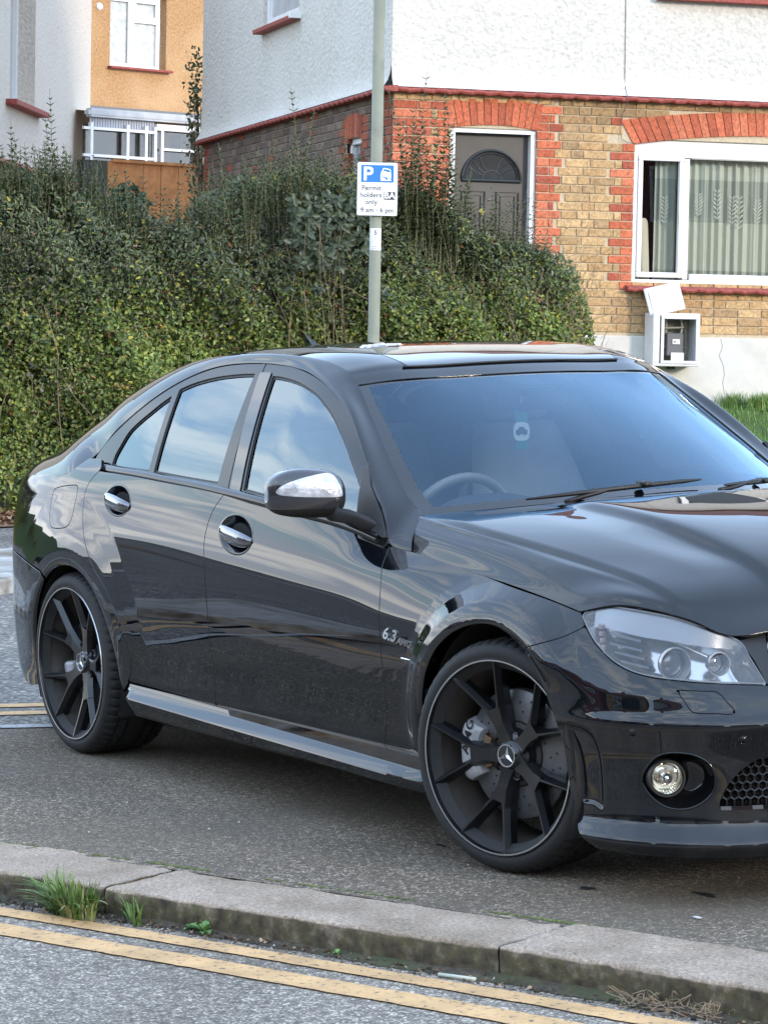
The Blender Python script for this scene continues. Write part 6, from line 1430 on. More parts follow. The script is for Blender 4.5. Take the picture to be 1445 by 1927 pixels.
# --- lower mesh intake: honeycomb ---
mb=MB();hr=.0135
def mesh_plate():
    cells=[];dx=hr*math.sqrt(3);dz=hr*1.5;r=0
    z=.268
    while z<.41:
        s=3.60+(dx/2 if r%2 else 0)
        while s<SMAX+.02:
            if sdpoly(np.array([[s,z]]),meshp)[0]<.004:cells.append((s,z))
            s+=dx
        z+=dz;r+=1
    return cells
for (s,z) in mesh_plate():
    ring_o=[];ring_i=[];ring_b=[]
    for k in range(6):
        a=math.pi/6+k*math.pi/3+math.pi/3*0
        for rr_,off,lst in ((hr*1.0,.022,ring_o),(hr*.80,.024,ring_i),(hr*.76,.040,ring_b)):
            ss=min(max(s+rr_*math.cos(a),SMIN+.02),SMAX-.012);p,n=surf_at(ss,z+rr_*math.sin(a));lst.append(p-n*off)
    for sg in (1,-1):
        V=[v*np.array([1,sg,1]) for v in ring_o+ring_i+ring_b];mb.add(V,[(k,(k+1)%6,6+(k+1)%6,6+k) for k in range(6)]+[(6+k,6+(k+1)%6,12+(k+1)%6,12+k) for k in range(6)])
mb.build('honeycomb_grille',pmat('grille_plastic',(.022,.022,.024),.35),CAR)
mb=MB()
for sg in (1,-1):
    P=[]
    for s in np.linspace(3.612,SMAX-.01,24):p,n=surf_at(s,.254);P.append(p*np.array([1,sg,1])+np.array([.002,0,0]))
    V=[]
    for p in P:V+=[p+np.array([-.03,0,.010]),p+np.array([.002,0,.010]),p+np.array([.004,0,.000]),p+np.array([-.03,0,-.006])]
    mb.add(V,[(4*i+j,4*i+4+j,4*i+4+(j+1)%4,4*i+(j+1)%4) for i in range(23) for j in range(4)])
mb.build('intake_sill',M_trim,CAR)
mb=MB();V=[]
for s in np.linspace(3.58,SMAX,14):
    p,n=surf_at(s,.33)
    for z in (.24,.42):V.append((p-n*.055)[:2].tolist()+[z])
for sg in (1,-1):mb=MB();mb.add([(v[0],v[1]*sg,v[2]) for v in V],[(2*i,2*i+1,2*i+3,2*i+2) for i in range(13)]);mb.build('intake_backing',M_void,CAR)
# --- radiator grille ---
mb=MB();mb.box((3.44,0,.64),(.02,.80,.22),mi=0)
for z in (.60,.655,.705):mb.box((3.575-.35*(z-.6),0,z),(.03,.78,.020),bev=.006,mi=1)
mb.build('radiator_grille',[M_void,M_silver],CAR)
mb=MB();P=[(3.50,-.47,.655),(3.575,-.42,.575),(3.63,-.25,.555),(3.645,0,.552),(3.63,.25,.555),(3.575,.42,.575),(3.50,.47,.655)];mb.tube(catm_n(P,40),.011,8);
mb.tube([(3.46,-.45,.70),(3.50,-.30,.735),(3.53,0,.745),(3.50,.30,.735),(3.46,.45,.70)],.009,8);mb.tube([(3.455,-.455,.695),(3.50,-.47,.65),(3.57,-.425,.577)],.009,8);mb.tube([(3.455,.455,.695),(3.50,.47,.65),(3.57,.425,.577)],.009,8);mb.build('grille_frame',M_silver,CAR,smooth=True)
for sg in (1,-1):
    mb=MB();V=[]
    for s,z in [(3.756,.578),(3.735,.635),(3.70,.684),(3.83,.70),(3.86,.63),(3.84,.555)]:
        p,n=surf_at(s,z);V.append((p-n*.006)*np.array([1,sg,1]))
    mb.add(V,[tuple(range(6))]);mb.build('grille_corner',M_plas,CAR)
# --- parking sensors ---
for s,z in ((3.378,.453),(3.676,.438),(4.0,.45)):
    for sg in (1,-1):
        p,n=surf_at(s,z);M_=np.array([1,sg,1]);mb=MB();mb.lathe([(0,.0012),(.0085,.0012),(.009,-.001),(.0100,-.001),(.0102,.0008),(.0114,.0004),(.0116,-.004)],p*M_,n*M_,24);mb.build('parking_sensor',M_paint,CAR,smooth=True)
# --- side badge ---
s0,z0=2.292,.611;p,n=surf_at(s0,z0);p1,_=surf_at(s0+.05,z0-.005);X=norm(p1-p);Y=norm(np.cross(n,X))
if Y[2]<0:Y=-Y
bad=text_mesh('6.3',.050,(p+n*.002-X*.036+Y*.004,X,Y),M_chrome,CAR,'engine_badge',extr=.0016,sx=1.25,weight=.001,shear=.25)
text_mesh('AMG',.026,(p+n*.002+X*.045-Y*.004,X,Y),M_chrome,CAR,'engine_badge',extr=.0014,sx=1.35,weight=.0008,shear=.25)
mb=MB();p2,n2=surf_at(2.355,.555);mb.tube([surf_at(s,.557-.02*(s-2.32),.0005)[0] for s in (2.315,2.33,2.35,2.372)],[.001,.0022,.002,.0008],6);mb.build('badge_underline',M_chrome,CAR)
# --- interior ---
M_lea=noisy('grey_leather',(.46,.43,.40),(.55,.51,.48),scale=6,rough=.55);M_dash=pmat('dash_dark',(.05,.05,.055),.75)
def cushion(mb,c,d,R=None,b=.04):mb.box(c,d,R,bev=b)
def seat(x,y,name='seat'):
    e=empty(name);e.parent=CAR
    mb=MB();cushion(mb,(x+.05,y,.50),(.50,.50,.16));mb.build('seat_cushion',M_lea,e,smooth=True,auto=50)
    R=np.array(Matrix.Rotation(math.radians(-18),3,'Y'));mb=MB();V=[];F=[];n=20;m=16
    for i in range(n):
        t=i/(n-1);z=.54+.62*t;xc=x-.17-.20*t;w=.25*(1-.38*t**3);dp=.055*(1-.3*t)
        for j in range(m):
            a=2*math.pi*j/m;c,s_=math.cos(a),math.sin(a);V.append((xc+dp*np.sign(c)*abs(c)**.7+.03*abs(s_)**3*(1-t),y+w*np.sign(s_)*abs(s_)**.6,z))
    F=[(i*m+j,i*m+(j+1)%m,(i+1)*m+(j+1)%m,(i+1)*m+j) for i in range(n-1) for j in range(m)]+[tuple(range(m)),tuple((n-1)*m+k for k in range(m))];mb.add(V,F);bk=mb.build('backrest',M_lea,e,smooth=True,auto=50)
    mb=MB();cushion(mb,(x-.375,y,1.235),(.085,.24,.15),R,.035);mb.tube([(x-.36,y-.05,1.14),(x-.37,y-.05,1.2)],.008,6);mb.tube([(x-.36,y+.05,1.14),(x-.37,y+.05,1.2)],.008,6);mb.build('headrest',M_lea,bk,smooth=True,auto=50)
seat(1.38,-.37);seat(1.38,.37)
e=empty('rear_seat');e.parent=CAR;mb=MB();mb.box((.42,0,.52),(.52,1.2,.16),bev=.05);mb.build('seat_cushion',M_lea,e);mb=MB();R=np.array(Matrix.Rotation(math.radians(-22),3,'Y'));mb.box((.10,0,.85),(.13,1.2,.58),R,bev=.05);mb.build('backrest',M_lea,e)
for y in (-.35,.35):mb=MB();mb.box((-.02,y,1.17),(.08,.22,.13),R,bev=.03);mb.build('headrest',M_lea,e)
mb=MB();mb.box((1.1,0,.36),(2.2,1.4,.04));mb.box((-.25,0,1.03),(.6,1.15,.03));
for sg in(1,-1):mb.box((.95,sg*.735,.62),(1.7,.04,.50));
mb.build('cabin_floor',M_dash,CAR)
# dashboard with hooded binnacle
mb=MB();n=40;V=[]
for j in range(n):
    y=-.70+1.40*j/(n-1);hood_=.045*math.exp(-((y+.37)/.17)**4);ed=1-abs(y/.70)**6*.3
    for (x,z) in ((2.44,.90),(2.28,.945),(2.10,.955+hood_*.6),(1.97,.945+hood_),(1.90,.90+hood_*.4),(1.88,.78),(1.92,.60),(2.1,.45)):V.append((x-.10*(y/.7)**2 if x>2.2 else x,y,z*ed+(1-ed)*.85))
mb.add(V,[(j*8+k,j*8+k+1,(j+1)*8+k+1,(j+1)*8+k) for j in range(n-1) for k in range(7)]);mb.build('dashboard',M_dash,CAR,smooth=True)
e=empty('steering_wheel');e.parent=CAR;mb=MB();c=np.array([1.80,-.37,.865]);ax=norm(np.array([-.92,0,.40]));u=np.array([0,1.,0]);w_=np.cross(ax,u);P=[c+.185*(math.cos(t)*u+math.sin(t)*w_) for t in np.linspace(0,2*math.pi,49)];mb.tube(P,.016,10,cap=False);mb.build('wheel_rim',pmat('pale_grip',(.22,.20,.18),.45),e,smooth=True)
mb=MB();mb.lathe([(0,.02),(.07,.02),(.085,0),(.08,-.04)],c,ax,24);
for t in (0,math.pi,math.pi*1.5):mb.tube([c+.06*(math.cos(t)*u+math.sin(t)*w_),c+.18*(math.cos(t)*u+math.sin(t)*w_)],.014,6)
mb.build('wheel_boss',M_dash,e,smooth=True)
# rear view mirror
e=empty('rear_view_mirror');e.parent=CAR;mb=MB();mb.box((1.70,0,1.262),(.035,.24,.07),bev=.016,mi=0);mb.box((1.680,0,1.262),(.004,.21,.052),mi=1);mb.tube([(1.72,0,1.27),(1.76,0,1.30)],.012,8);mb.build('mirror_housing',[M_dash,M_chrome],e,smooth=True,auto=40)
# --- air freshener hanging below the mirror: a thing of its own ---
fr_=empty('air_freshener',(1.735,-.075,1.215));tag(fr_,'small green and white tag with a car drawing hanging behind the windscreen','air freshener')
X_=norm(np.array([.45,.89,0]));Y_=np.array([0,0,1.]);Zn=norm(np.cross(X_,Y_))
def flat(pts,mat,name,off,par=fr_):
    mb=MB();mb.poly(pts,Zn*.0012,o=Zn*off,X=X_,Y=Y_);return mb.build(name,mat,par)
M_gr=pmat('freshener_green',(.04,.22,.17),.5);M_wh=pmat('freshener_white',(.72,.76,.66),.5)
flat([(-.020,-.03),(.020,-.03),(.020,.028),(-.020,.028)],M_gr,'green_top',0);flat([(-.020,-.11),(.020,-.11),(.020,-.078),(-.020,-.078)],M_gr,'green_foot',0)
flat(ell(0,-.054,.026,.030,24,p=3),M_wh,'white_panel',.001);text_mesh('RENEW',.010,(Zn*.0028+Y_*.002,X_,Y_),M_wh,fr_,'lettering',extr=.0003) if False else None
flat([(-.018,-.062),(-.019,-.050),(-.011,-.047),(-.007,-.039),(.007,-.039),(.011,-.047),(.019,-.050),(.018,-.062),(.012,-.062),(.012,-.066),(.007,-.066),(.007,-.062),(-.007,-.062),(-.007,-.066),(-.012,-.066),(-.012,-.062)],pmat('dark_print',(.03,.04,.05),.5),'car_drawing',.0024)
flat([(-.016,.036),(.03,.032),(.036,.022),(.024,.012),(-.008,.014),(-.022,.024)],pmat('purple_disc',(.05,.012,.06),.4),'purple_charm',.004)
mb=MB();mb.tube([Y_*.03,Y_*.06+np.array([-.01,.01,.0])],.0012,5);mb.build('cord',M_wh,fr_)
# ---------------- sign post ----------------
PO=gframe(0,19.4,0,0)
pb=np.array([-7.197,4.633,0])
pole=empty('sign_post');pole.matrix_world=Matrix.Translation((-7.110,4.628,.0))@Matrix.Rotation(math.radians(0),4,'X')
zdir=Vector((-.0,.0,1))
top=np.array([-7.264,4.762,3.561]);bot=np.array([-7.175,4.605,1.34]);dr=(top-bot)/(3.561-1.34);base=bot-dr*1.26
tag(pole,'tall grey green metal post standing in front of the hedge','post')
pole.matrix_world=Matrix.Translation(base)
mb=MB();mb.lathe([(.046,-.1),(.046,.0),(.0385,.02),(.0385,4.6),(0,4.61)],(0,0,0),dr,28);mb.build('pole',noisy('galvanised_pole',(.205,.205,.145),(.255,.255,.185),scale=3,rough=.5,c3=(.165,.17,.12),scale3=6,bump=.1,bscale=30),pole,smooth=True)
# permit plate faces the camera side
sg_=empty('parking_sign');cz=.5*(np.array([-7.127,4.648,2.49])+np.array([-7.118,4.618,2.152]))
Xs=norm(RG+.05*FG);Zs=norm(dr);Ys=np.cross(Zs,Xs)   # Ys points away from camera
ctr=base+dr*((2.321-base[2])/dr[2])-Ys*.050+Xs*.005
M=Matrix([[Xs[0],Ys[0],Zs[0],ctr[0]],[Xs[1],Ys[1],Zs[1],ctr[1]],[Xs[2],Ys[2],Zs[2],ctr[2]],[0,0,0,1]]);sg_.matrix_world=M
tag(sg_,'white permit holders parking sign with blue P panel on the post','sign')
Wd,Ht=.268,.352
def rrect(w,h,r,n=6):
    o=[]
    for cx_,cy_,a0 in ((w/2-r,h/2-r,0),(-w/2+r,h/2-r,90),(-w/2+r,-h/2+r,180),(w/2-r,-h/2+r,270)):
        for k in range(n+1):
            a=math.radians(a0+90*k/n);o.append((cx_+r*math.cos(a),cy_+r*math.sin(a)))
    return o
def spoly(pts,y,mat,name,d=.0008):
    mb=MB();mb.poly(pts,(0,d,0),o=(0,y,0),X=(1,0,0),Y=(0,0,1));return mb.build(name,mat,sg_)
M_sw=pmat('sign_white',(.80,.80,.80),.35);M_sb=pmat('sign_blue',(.010,.16,.50),.35);M_sk=pmat('sign_grey_black',(.035,.035,.035),.5)
spoly(rrect(Wd,Ht,.012),-.0,pmat('sign_back_grey',(.10,.10,.10),.5),'plate',.004)
spoly(rrect(Wd-.007,Ht-.007,.010),-.001,M_sw,'face')
def bx(x0,x1,z0,z1):return [(x0,z0),(x1,z0),(x1,z1),(x0,z1)]
k=Wd/79.;
def px(u,v):return ((u-702.5)*.00343-(v-358)*.0000,-(v-358)*.00343)   # plate layout measured in image units
# coordinates read from the enlarged plate: (x,y) in plate fractions
def pf(fx,fy):return ((fx-.5)*Wd,(.5-fy)*Ht)
spoly([pf(.10,.055),pf(.895,.055),pf(.895,.375),pf(.10,.375)],-.0022,M_sb,'blue_panel')
spoly([pf(.165,.088),pf(.235,.088),pf(.235,.345),pf(.165,.345)],-.0034,M_sw,'letter_p')
P=[pf(*p) for p in ((.225,.088),(.31,.088),(.355,.098),(.39,.125),(.40,.165),(.39,.205),(.355,.235),(.31,.245),(.225,.245),(.225,.198),(.295,.198),(.32,.188),(.33,.167),(.32,.146),(.295,.135),(.225,.135))];spoly(P,-.0036,M_sw,'letter_p')
# tilted van-like car on a kerb
car_=[(.575,.345),(.57,.25),(.59,.175),(.605,.165),(.635,.115),(.66,.105),(.80,.125),(.82,.14),(.825,.215),(.835,.235),(.83,.29),(.81,.315),(.835,.325),(.835,.345)]
spoly([pf(*p) for p in car_],-.0034,M_sw,'car_symbol')
spoly([pf(*p) for p in ((.648,.140),(.665,.125),(.79,.148),(.805,.165),(.80,.190),(.64,.158))],-.0044,M_sb,'car_symbol_window')
spoly([pf(*p) for p in ((.62,.262),(.745,.285),(.745,.325),(.70,.322),(.695,.295),(.62,.280))],-.0044,M_sb,'car_symbol_bumper')
def st(t,fx,fy,size,al='CENTER',mat=None,w=.0007,sx=1,sp=1.1):
    x,z=pf(fx,fy);return text_mesh(t,size,((x,-.0026,z),(1,0,0),(0,0,1)),mat or M_sk,sg_,'lettering',extr=.0004,align=al,weight=w,sx=sx,space=sp)
st('Permit',.355,.485,.046,w=.0003,sp=1.03);st('holders',.345,.615,.046,w=.0003,sp=1.03);st('only',.355,.745,.046,w=.0003,sp=1.03);st('9 am - 6 pm',.50,.895,.045,sx=.98,sp=1.0,w=.0003)
spoly([pf(.665,.55),pf(.935,.55),pf(.935,.695),pf(.665,.695)],-.0022,M_sk,'zone_panel');st('BA',.80,.622,.056,mat=M_sw,w=.0012,sp=1.0)
# clips behind
mb=MB();mb.box((0,.03,.12),(.11,.05,.02));mb.box((0,.03,-.12),(.11,.05,.02));mb.build('fixing_clip',pmat('clip_steel',(.4,.4,.4),.4,.8),sg_)
# small number sticker wrapped round the post
stk=empty('number_sticker');cs=base+dr*((1.995-base[2])/dr[2]);stk.matrix_world=Matrix([[Xs[0],Ys[0],Zs[0],cs[0]],[Xs[1],Ys[1],Zs[1],cs[1]],[Xs[2],Ys[2],Zs[2],cs[2]],[0,0,0,1]])
tag(stk,'small white sticker with the number 5 wrapped round the post below the sign','sticker')
mb=MB();V=[];R_=.0395
for i in range(15):
    a=math.radians(-68+136*i/14)
    for z in(-.072,.072):V.append((R_*math.sin(a),-R_*math.cos(a),z))
mb.add(V,[(2*i,2*i+1,2*i+3,2*i+2) for i in range(14)]);mb.build('sticker_face',noisy('sticker_white',(.74,.74,.74),(.80,.80,.80),scale=30,rough=.5,c3=(.60,.60,.60),scale3=12),stk)
text_mesh('5',.040,((.0,-.0405,.042),(1,0,0),(0,0,1)),M_sk,stk,'lettering',extr=.0004,weight=.0006)
M_faint=pmat('faded_print',(.34,.34,.34),.6)
text_mesh('LAMPPOST',.0105,((.0,-.0402,-.048),(1,0,0),(0,0,1)),M_faint,stk,'lettering',extr=.0004)
text_mesh('CHARGING',.0105,((.0,-.0402,-.062),(1,0,0),(0,0,1)),M_faint,stk,'lettering',extr=.0004)
# ---------------- privet hedge ----------------
rh=np.random.default_rng(21)
HPs=catmull([(-13.4,-3.3),(-12.1,-.9),(-11.05,1.0),(-10.15,3.1),(-9.95,4.9),(-9.42,7.93)],30)
HS=arclen(HPs);HLEN=HS[-1]
def hpos(s,d):
    q=np.stack([np.interp(s,HS,HPs[:,0]),np.interp(s,HS,HPs[:,1])],-1);e=.05
    t=np.stack([np.interp(s+e,HS,HPs[:,0])-np.interp(s-e,HS,HPs[:,0]),np.interp(s+e,HS,HPs[:,1])-np.interp(s-e,HS,HPs[:,1])],-1);t/=np.linalg.norm(t,axis=-1,keepdims=True)
    n=np.stack([-t[...,1],t[...,0]],-1);return q-n*np.asarray(d)[...,None]*-1.0
# distance along the hedge -> picture-wide height of the dense mass (m above the pavement)
def u_of(s):      # image column in the photo of the hedge front, used only to note measured heights
    p=hpos(s,np.zeros_like(s));d=np.column_stack([p,np.full(len(p),1.5)])-CAM;return 722.5+5571.7*(d@Rv)/(d@Fv)
_sg=np.linspace(0,HLEN,200);_ug=u_of(_sg)
TOPU=[-900,-300,0,80,160,240,320,384,450,520,600,680,740,800,850,900,950,1000,1050,1090,1112,1135]
TOPH=[2.4,2.5,2.58,2.60,2.58,2.34,2.20,2.20,2.42,2.54,2.62,2.52,2.42,2.42,2.30,2.10,2.04,1.98,1.95,1.88,1.76,1.3]
def topz(s):return np.interp(np.interp(s,_sg,_ug),TOPU,TOPH)
def leafmesh(P,D,Nn,L,Wd,col,fold=.25,curl=.15):
    """P base, D direction, Nn leaf normal, L length, Wd width -> 6 vertex folded leaves"""
    n=len(P);S=norm(np.cross(D,Nn));Nn=norm(np.cross(S,D));L=L[:,None];Wd=Wd[:,None]
    V=np.zeros((n,6,3));V[:,0]=P;V[:,3]=P+D*L-Nn*L*curl
    for k,(a,w,sg) in enumerate(((.32,.5,1),(.72,.36,1))):
        V[:,1+k]=P+D*L*a+S*Wd*w+Nn*Wd*fold*w*2-Nn*L*curl*a*a
    V[:,5]=P+D*L*.32-S*Wd*.5+Nn*Wd*fold-Nn*L*curl*.1;V[:,4]=P+D*L*.72-S*Wd*.36+Nn*Wd*fold*.72-Nn*L*curl*.5
    b=np.arange(n)[:,None]*6;F=np.concatenate([b+np.array([0,1,2,3]),b+np.array([0,3,4,5])]);C_=np.repeat(col,6,axis=0)
    return V.reshape(-1,3),F,C_
def rdir(n):return norm(rh.normal(size=(n,3)))
def leafmat(name,trans=.0):
    m=pmat(name,(.05,.1,.02),.38,spec=.5);nt=m.node_tree;b=nt.nodes['Principled BSDF'];a=nd(nt,'ShaderNodeAttribute',attribute_name='col');nt.links.new(a.outputs[0],b.inputs['Base Color'])
    b.inputs['Roughness'].default_value=.42
    tr=nd(nt,'ShaderNodeBsdfTranslucent');nt.links.new(a.outputs[0],tr.inputs[0]);mx=nd(nt,'ShaderNodeMixShader');mx.inputs[0].default_value=.18;nt.links.new(b.outputs[0],mx.inputs[1]);nt.links.new(tr.outputs[0],mx.inputs[2]);nt.links.new(mx.outputs[0],nt.nodes['Material Output'].inputs[0])
    return m
M_leaf=leafmat('privet_leaf')
HEDGE=empty('hedge');HEDGE.location=(-10.1,3.1,.09);tag(HEDGE,'tall overgrown privet hedge running behind the car','hedge')
HO=np.array([-10.1,3.1,.09])
G0=.10
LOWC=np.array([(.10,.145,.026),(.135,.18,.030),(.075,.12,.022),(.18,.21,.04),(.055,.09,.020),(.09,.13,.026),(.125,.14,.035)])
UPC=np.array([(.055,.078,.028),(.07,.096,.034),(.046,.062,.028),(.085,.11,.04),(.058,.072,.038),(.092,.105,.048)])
def lump(s,z):return .10*np.sin(s*2.3+1)+.07*np.sin(s*5.1+z*3)+.06*np.sin(z*6.3+s*1.7)+.05*np.sin(s*11+z*9)
def foliage(n,deep,ur=None):
    s=rh.uniform(0,HLEN,n) if ur is None else np.interp(rh.uniform(ur[0],ur[1],n),_ug,_sg);tz=topz(s);f=rh.uniform(0,1,n)**.92;z=G0+.03+f*(tz-G0-.03)
    keep=rh.uniform(0,1,n)<np.clip(.6+1.6*f,0,1)
    # threadbare, twiggy patches low down and toward the right end
    u=np.interp(s,_sg,_ug);tw=.8*np.exp(-((u-760)/90)**2)*np.exp(-((z-.75)/.45)**2)+.25*np.exp(-((u-1010)/90)**2)*np.exp(-((z-.8)/.5)**2)+.75*np.clip((.75-z)/.6,0,1)
    keep&=rh.uniform(0,1,n)>tw*.5
    hole=np.sin(s*7.3+2*np.sin(z*3.1))*np.sin(z*8.1+1.5*np.sin(s*4.7))+.4*np.sin(s*17+z*13)
    if not deep:keep&=(hole>-.62)|(rh.uniform(0,1,n)<.35)
    s,z,f,tz,u=s[keep],z[keep],f[keep],tz[keep],u[keep];n=len(s)
    dep=(rh.exponential(.07,n) if not deep else rh.uniform(.12,.75,n));bulge=lump(s,z)-.13*np.clip((f-.78)/.22,0,1)**1.5-.10*np.clip(.25-f,0,1)
    P=np.column_stack([hpos(s,dep-bulge),z+rh.normal(0,.01,n)])
    out=np.column_stack([-(hpos(s,np.ones(n))-hpos(s,np.zeros(n))),np.zeros(n)])
    up=np.array([0,0,1.]);D=norm(rdir(n)+out*.35+up*.25);Nn=norm(rdir(n)*.75+out*.9+up*.55)
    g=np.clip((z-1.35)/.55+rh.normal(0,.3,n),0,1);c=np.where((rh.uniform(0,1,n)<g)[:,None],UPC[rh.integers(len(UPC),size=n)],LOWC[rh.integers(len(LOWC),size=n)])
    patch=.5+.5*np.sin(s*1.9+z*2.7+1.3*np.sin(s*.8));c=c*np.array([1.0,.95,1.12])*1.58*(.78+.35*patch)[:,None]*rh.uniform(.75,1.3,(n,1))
    yl=rh.uniform(0,1,n)<.015;c[yl]=(.42,.36,.05);br=rh.uniform(0,1,n)<.012;c[br]=(.22,.10,.04)
    L=rh.uniform(.024,.044,n)*(.85+.4*np.clip(.5+.5*np.sin(s*6.1+z*4.3)*np.sin(z*7.7-s*2.9),0,1));Wd=L*rh.uniform(.5,.68,n);sl=g>.6;Wd[sl]*=.72;L[sl]*=1.1
    return leafmesh(P,D,Nn,L,Wd,c)
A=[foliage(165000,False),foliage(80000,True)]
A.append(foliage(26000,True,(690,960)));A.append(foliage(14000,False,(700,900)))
def join(parts):
    V=[];F=[];C_=[];o=0
    for v,f,c in parts:V.append(v);F.append(f+o);C_.append(c);o+=len(v)
    return np.vstack(V),np.vstack(F),np.vstack(C_)
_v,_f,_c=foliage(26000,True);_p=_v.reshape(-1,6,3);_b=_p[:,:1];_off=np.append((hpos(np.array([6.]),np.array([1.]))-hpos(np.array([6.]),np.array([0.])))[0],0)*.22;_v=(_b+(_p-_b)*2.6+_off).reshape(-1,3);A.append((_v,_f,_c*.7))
V,F,C_=join(A);mesh_obj('leaves',V-HO,F,M_leaf,HEDGE,colors=C_)
# twigs
def tubes(paths,rs,n=3):
    """many thin tubes at once; paths list of (k,3)"""
    V=[];F=[];o=0
    for P,r in zip(paths,rs):
        k=len(P);t=np.gradient(P,axis=0);t=norm(t);u=norm(np.cross(t,[.3,.2,1.]));w=np.cross(t,u);rr=np.linspace(r,r*.45,k)[:,None]
        for j in range(n):
            a=2*math.pi*j/n;V.append(P+rr*(math.cos(a)*u+math.sin(a)*w))
        idx=o+np.arange(n*k).reshape(n,k)
        for j in range(n):
            a_=idx[j];b_=idx[(j+1)%n];F.append(np.stack([a_[:-1],a_[1:],b_[1:],b_[:-1]],1))
        o+=n*k
    return np.vstack(V),np.vstack(F)
paths=[];rs=[]
def twig(p,d,L,r,k=6,wig=.18,grav=.0):
    P=[p];d=norm(d)
    for i in range(k):
        d=norm(d+rh.normal(0,wig,3)+np.array([0,0,grav]));P.append(P[-1]+d*L/k)
    return np.array(P)
outv=norm(np.column_stack([-(hpos(np.array([6.]),np.ones(1))-hpos(np.array([6.]),np.zeros(1))),[0]]))[0]
for i in range(160):
    s=rh.uniform(.2,HLEN-.05);tz=float(topz(np.array([s]))[0]);p=np.append(hpos(np.array([s]),np.array([rh.uniform(.08,.6)]))[0],G0);L=rh.uniform(.5,.95)*(tz-G0)
    P=twig(p,np.array([rh.normal(0,.22),rh.normal(0,.22),1])-outv*rh.uniform(.0,.12),L,.006,8,.06);paths.append(P);rs.append(rh.uniform(.003,.008))
    for k in range(3):
        j=rh.integers(2,8);q=P[j];paths.append(twig(q,norm(rdir(1)[0]+outv*.7+np.array([0,0,.5])),rh.uniform(.15,.5),.003,5,.25));rs.append(rh.uniform(.0015,.0032))
for i in range(300):   # bare tan stems in the twiggy gaps
    c=rh.choice([760,1010,1060,900,60],p=[.34,.26,.26,.1,.04]);s=float(np.interp(c+rh.normal(0,60),_ug,_sg));s=min(max(s,.1),HLEN);z=rh.uniform(.15,1.7)*(1 if c!=60 else .5)
    p=np.append(hpos(np.array([s]),np.array([rh.uniform(-.12,.12)-float(lump(np.array([s]),np.array([z]))[0])*.8]))[0],z);paths.append(twig(p,np.array([rh.normal(0,.5),rh.normal(0,.5),.9])+outv*.25,rh.uniform(.15,.5),.003,6,.22));rs.append(rh.uniform(.0016,.0036))
V,F=tubes(paths,rs);mesh_obj('twigs',V-HO,F,noisy('privet_twig',(.16,.11,.07),(.34,.25,.16),scale=5,rough=.85),HEDGE)
# upright shoots with paired leaves
paths=[];rs=[];LP=[];LD=[];LN=[];LL=[];LW=[];LC=[]
def shoot(p,h,lean,leafL,pal,step=.030,r=.0028):
    k=max(5,int(h/.08));P=[p];d=norm(np.array([lean[0],lean[1],1.]))
    for i in range(k):d=norm(d+rh.normal(0,.045,3)+np.array([0,0,.04]));P.append(P[-1]+d*h/k)
    P=np.array(P);paths.append(P);rs.append(r)
    al=np.r_[0,np.cumsum(np.linalg.norm(np.diff(P,axis=0),axis=1))];m=int(h*.85/step);a0=rh.uniform(0,6.28)
    for i in range(m):
        t=h*.15+i*step;q=np.array([np.interp(t,al,P[:,c]) for c in range(3)]);a=a0+i*(math.pi/2)+rh.normal(0,.25);u=np.array([math.cos(a),math.sin(a),0]);sz=leafL*(1.0-.45*(t/h)**3)*rh.uniform(.8,1.15)
        if rh.random()<.10:continue
        for sgn in (1,-1):
            D_=norm(u*sgn+np.array([0,0,.55+.5*(t/h)])+rh.normal(0,.12,3));LP.append(q);LD.append(D_);LN.append(norm(np.array([0,0,1.])-u*sgn*.3));LL.append(sz);LW.append(sz*.38);LC.append(pal[rh.integers(len(pal))]*rh.uniform(.8,1.25))
for i in range(1350):
    s=rh.uniform(.3,HLEN-.35);u=float(np.interp(s,_sg,_ug));tz=float(topz(np.array([s]))[0])
    w=.35 if u>880 else 1
    h=rh.uniform(.25,.60)*w+.15;p=np.append(hpos(np.array([s]),np.array([rh.uniform(-.02,.55)]))[0],tz-h*rh.uniform(.55,.95));shoot(p,h,rh.normal(0,.06,2),.045,UPC*1.25)
# the tall whips that stand clear of the mass: (image column, extra height, depth into hedge)
for u,ztop,dd in [(105,3.18,.1),(122,3.02,.12),(33,2.82,.15),(52,2.86,.1),(70,2.80,.2),(12,2.92,.1),(22,2.75,.1),(135,2.75,.1),(155,2.74,.2),(60,2.98,.3),(2,3.02,.2),(587,3.20,.1),(545,2.78,.2),(560,2.70,.1),(440,2.80,.1),(410,2.62,.15),(395,2.70,.2),(480,2.68,.1),(640,2.90,.1),(650,2.82,.1),(685,2.75,.2),(620,2.72,.1),(300,2.62,.1),(330,2.60,.2),(265,2.65,.1),(240,2.68,.15),(785,3.33,.0),(808,3.24,.05),(838,3.18,.1),(830,3.05,.0),(770,3.0,.1),(795,3.1,.1),(820,2.95,.05),(760,2.85,.1),(845,2.9,.1),(860,2.8,.1),(775,2.75,.0),(875,2.62,.1),(890,2.55,.05),(812,3.0,.2),(850,2.72,.0),(905,2.55,.1),(790,2.7,.1)]:
    s=float(np.interp(u,_ug,_sg));tz=float(topz(np.array([s]))[0]);p=np.append(hpos(np.array([s]),np.array([dd]))[0],tz-.5);shoot(p,ztop-tz+.5,rh.normal(0,.03,2),.064,UPC*1.2,step=.042,r=.004)
    for q_ in range(3 if u>740 else 1):
        s2=s+rh.normal(0,.05);p2=np.append(hpos(np.array([s2]),np.array([dd+rh.uniform(-.05,.1)]))[0],tz-.45);shoot(p2,(ztop-tz+.45)*rh.uniform(.6,.92),rh.normal(0,.05,2),.056,UPC*1.2,step=.040,r=.0034)
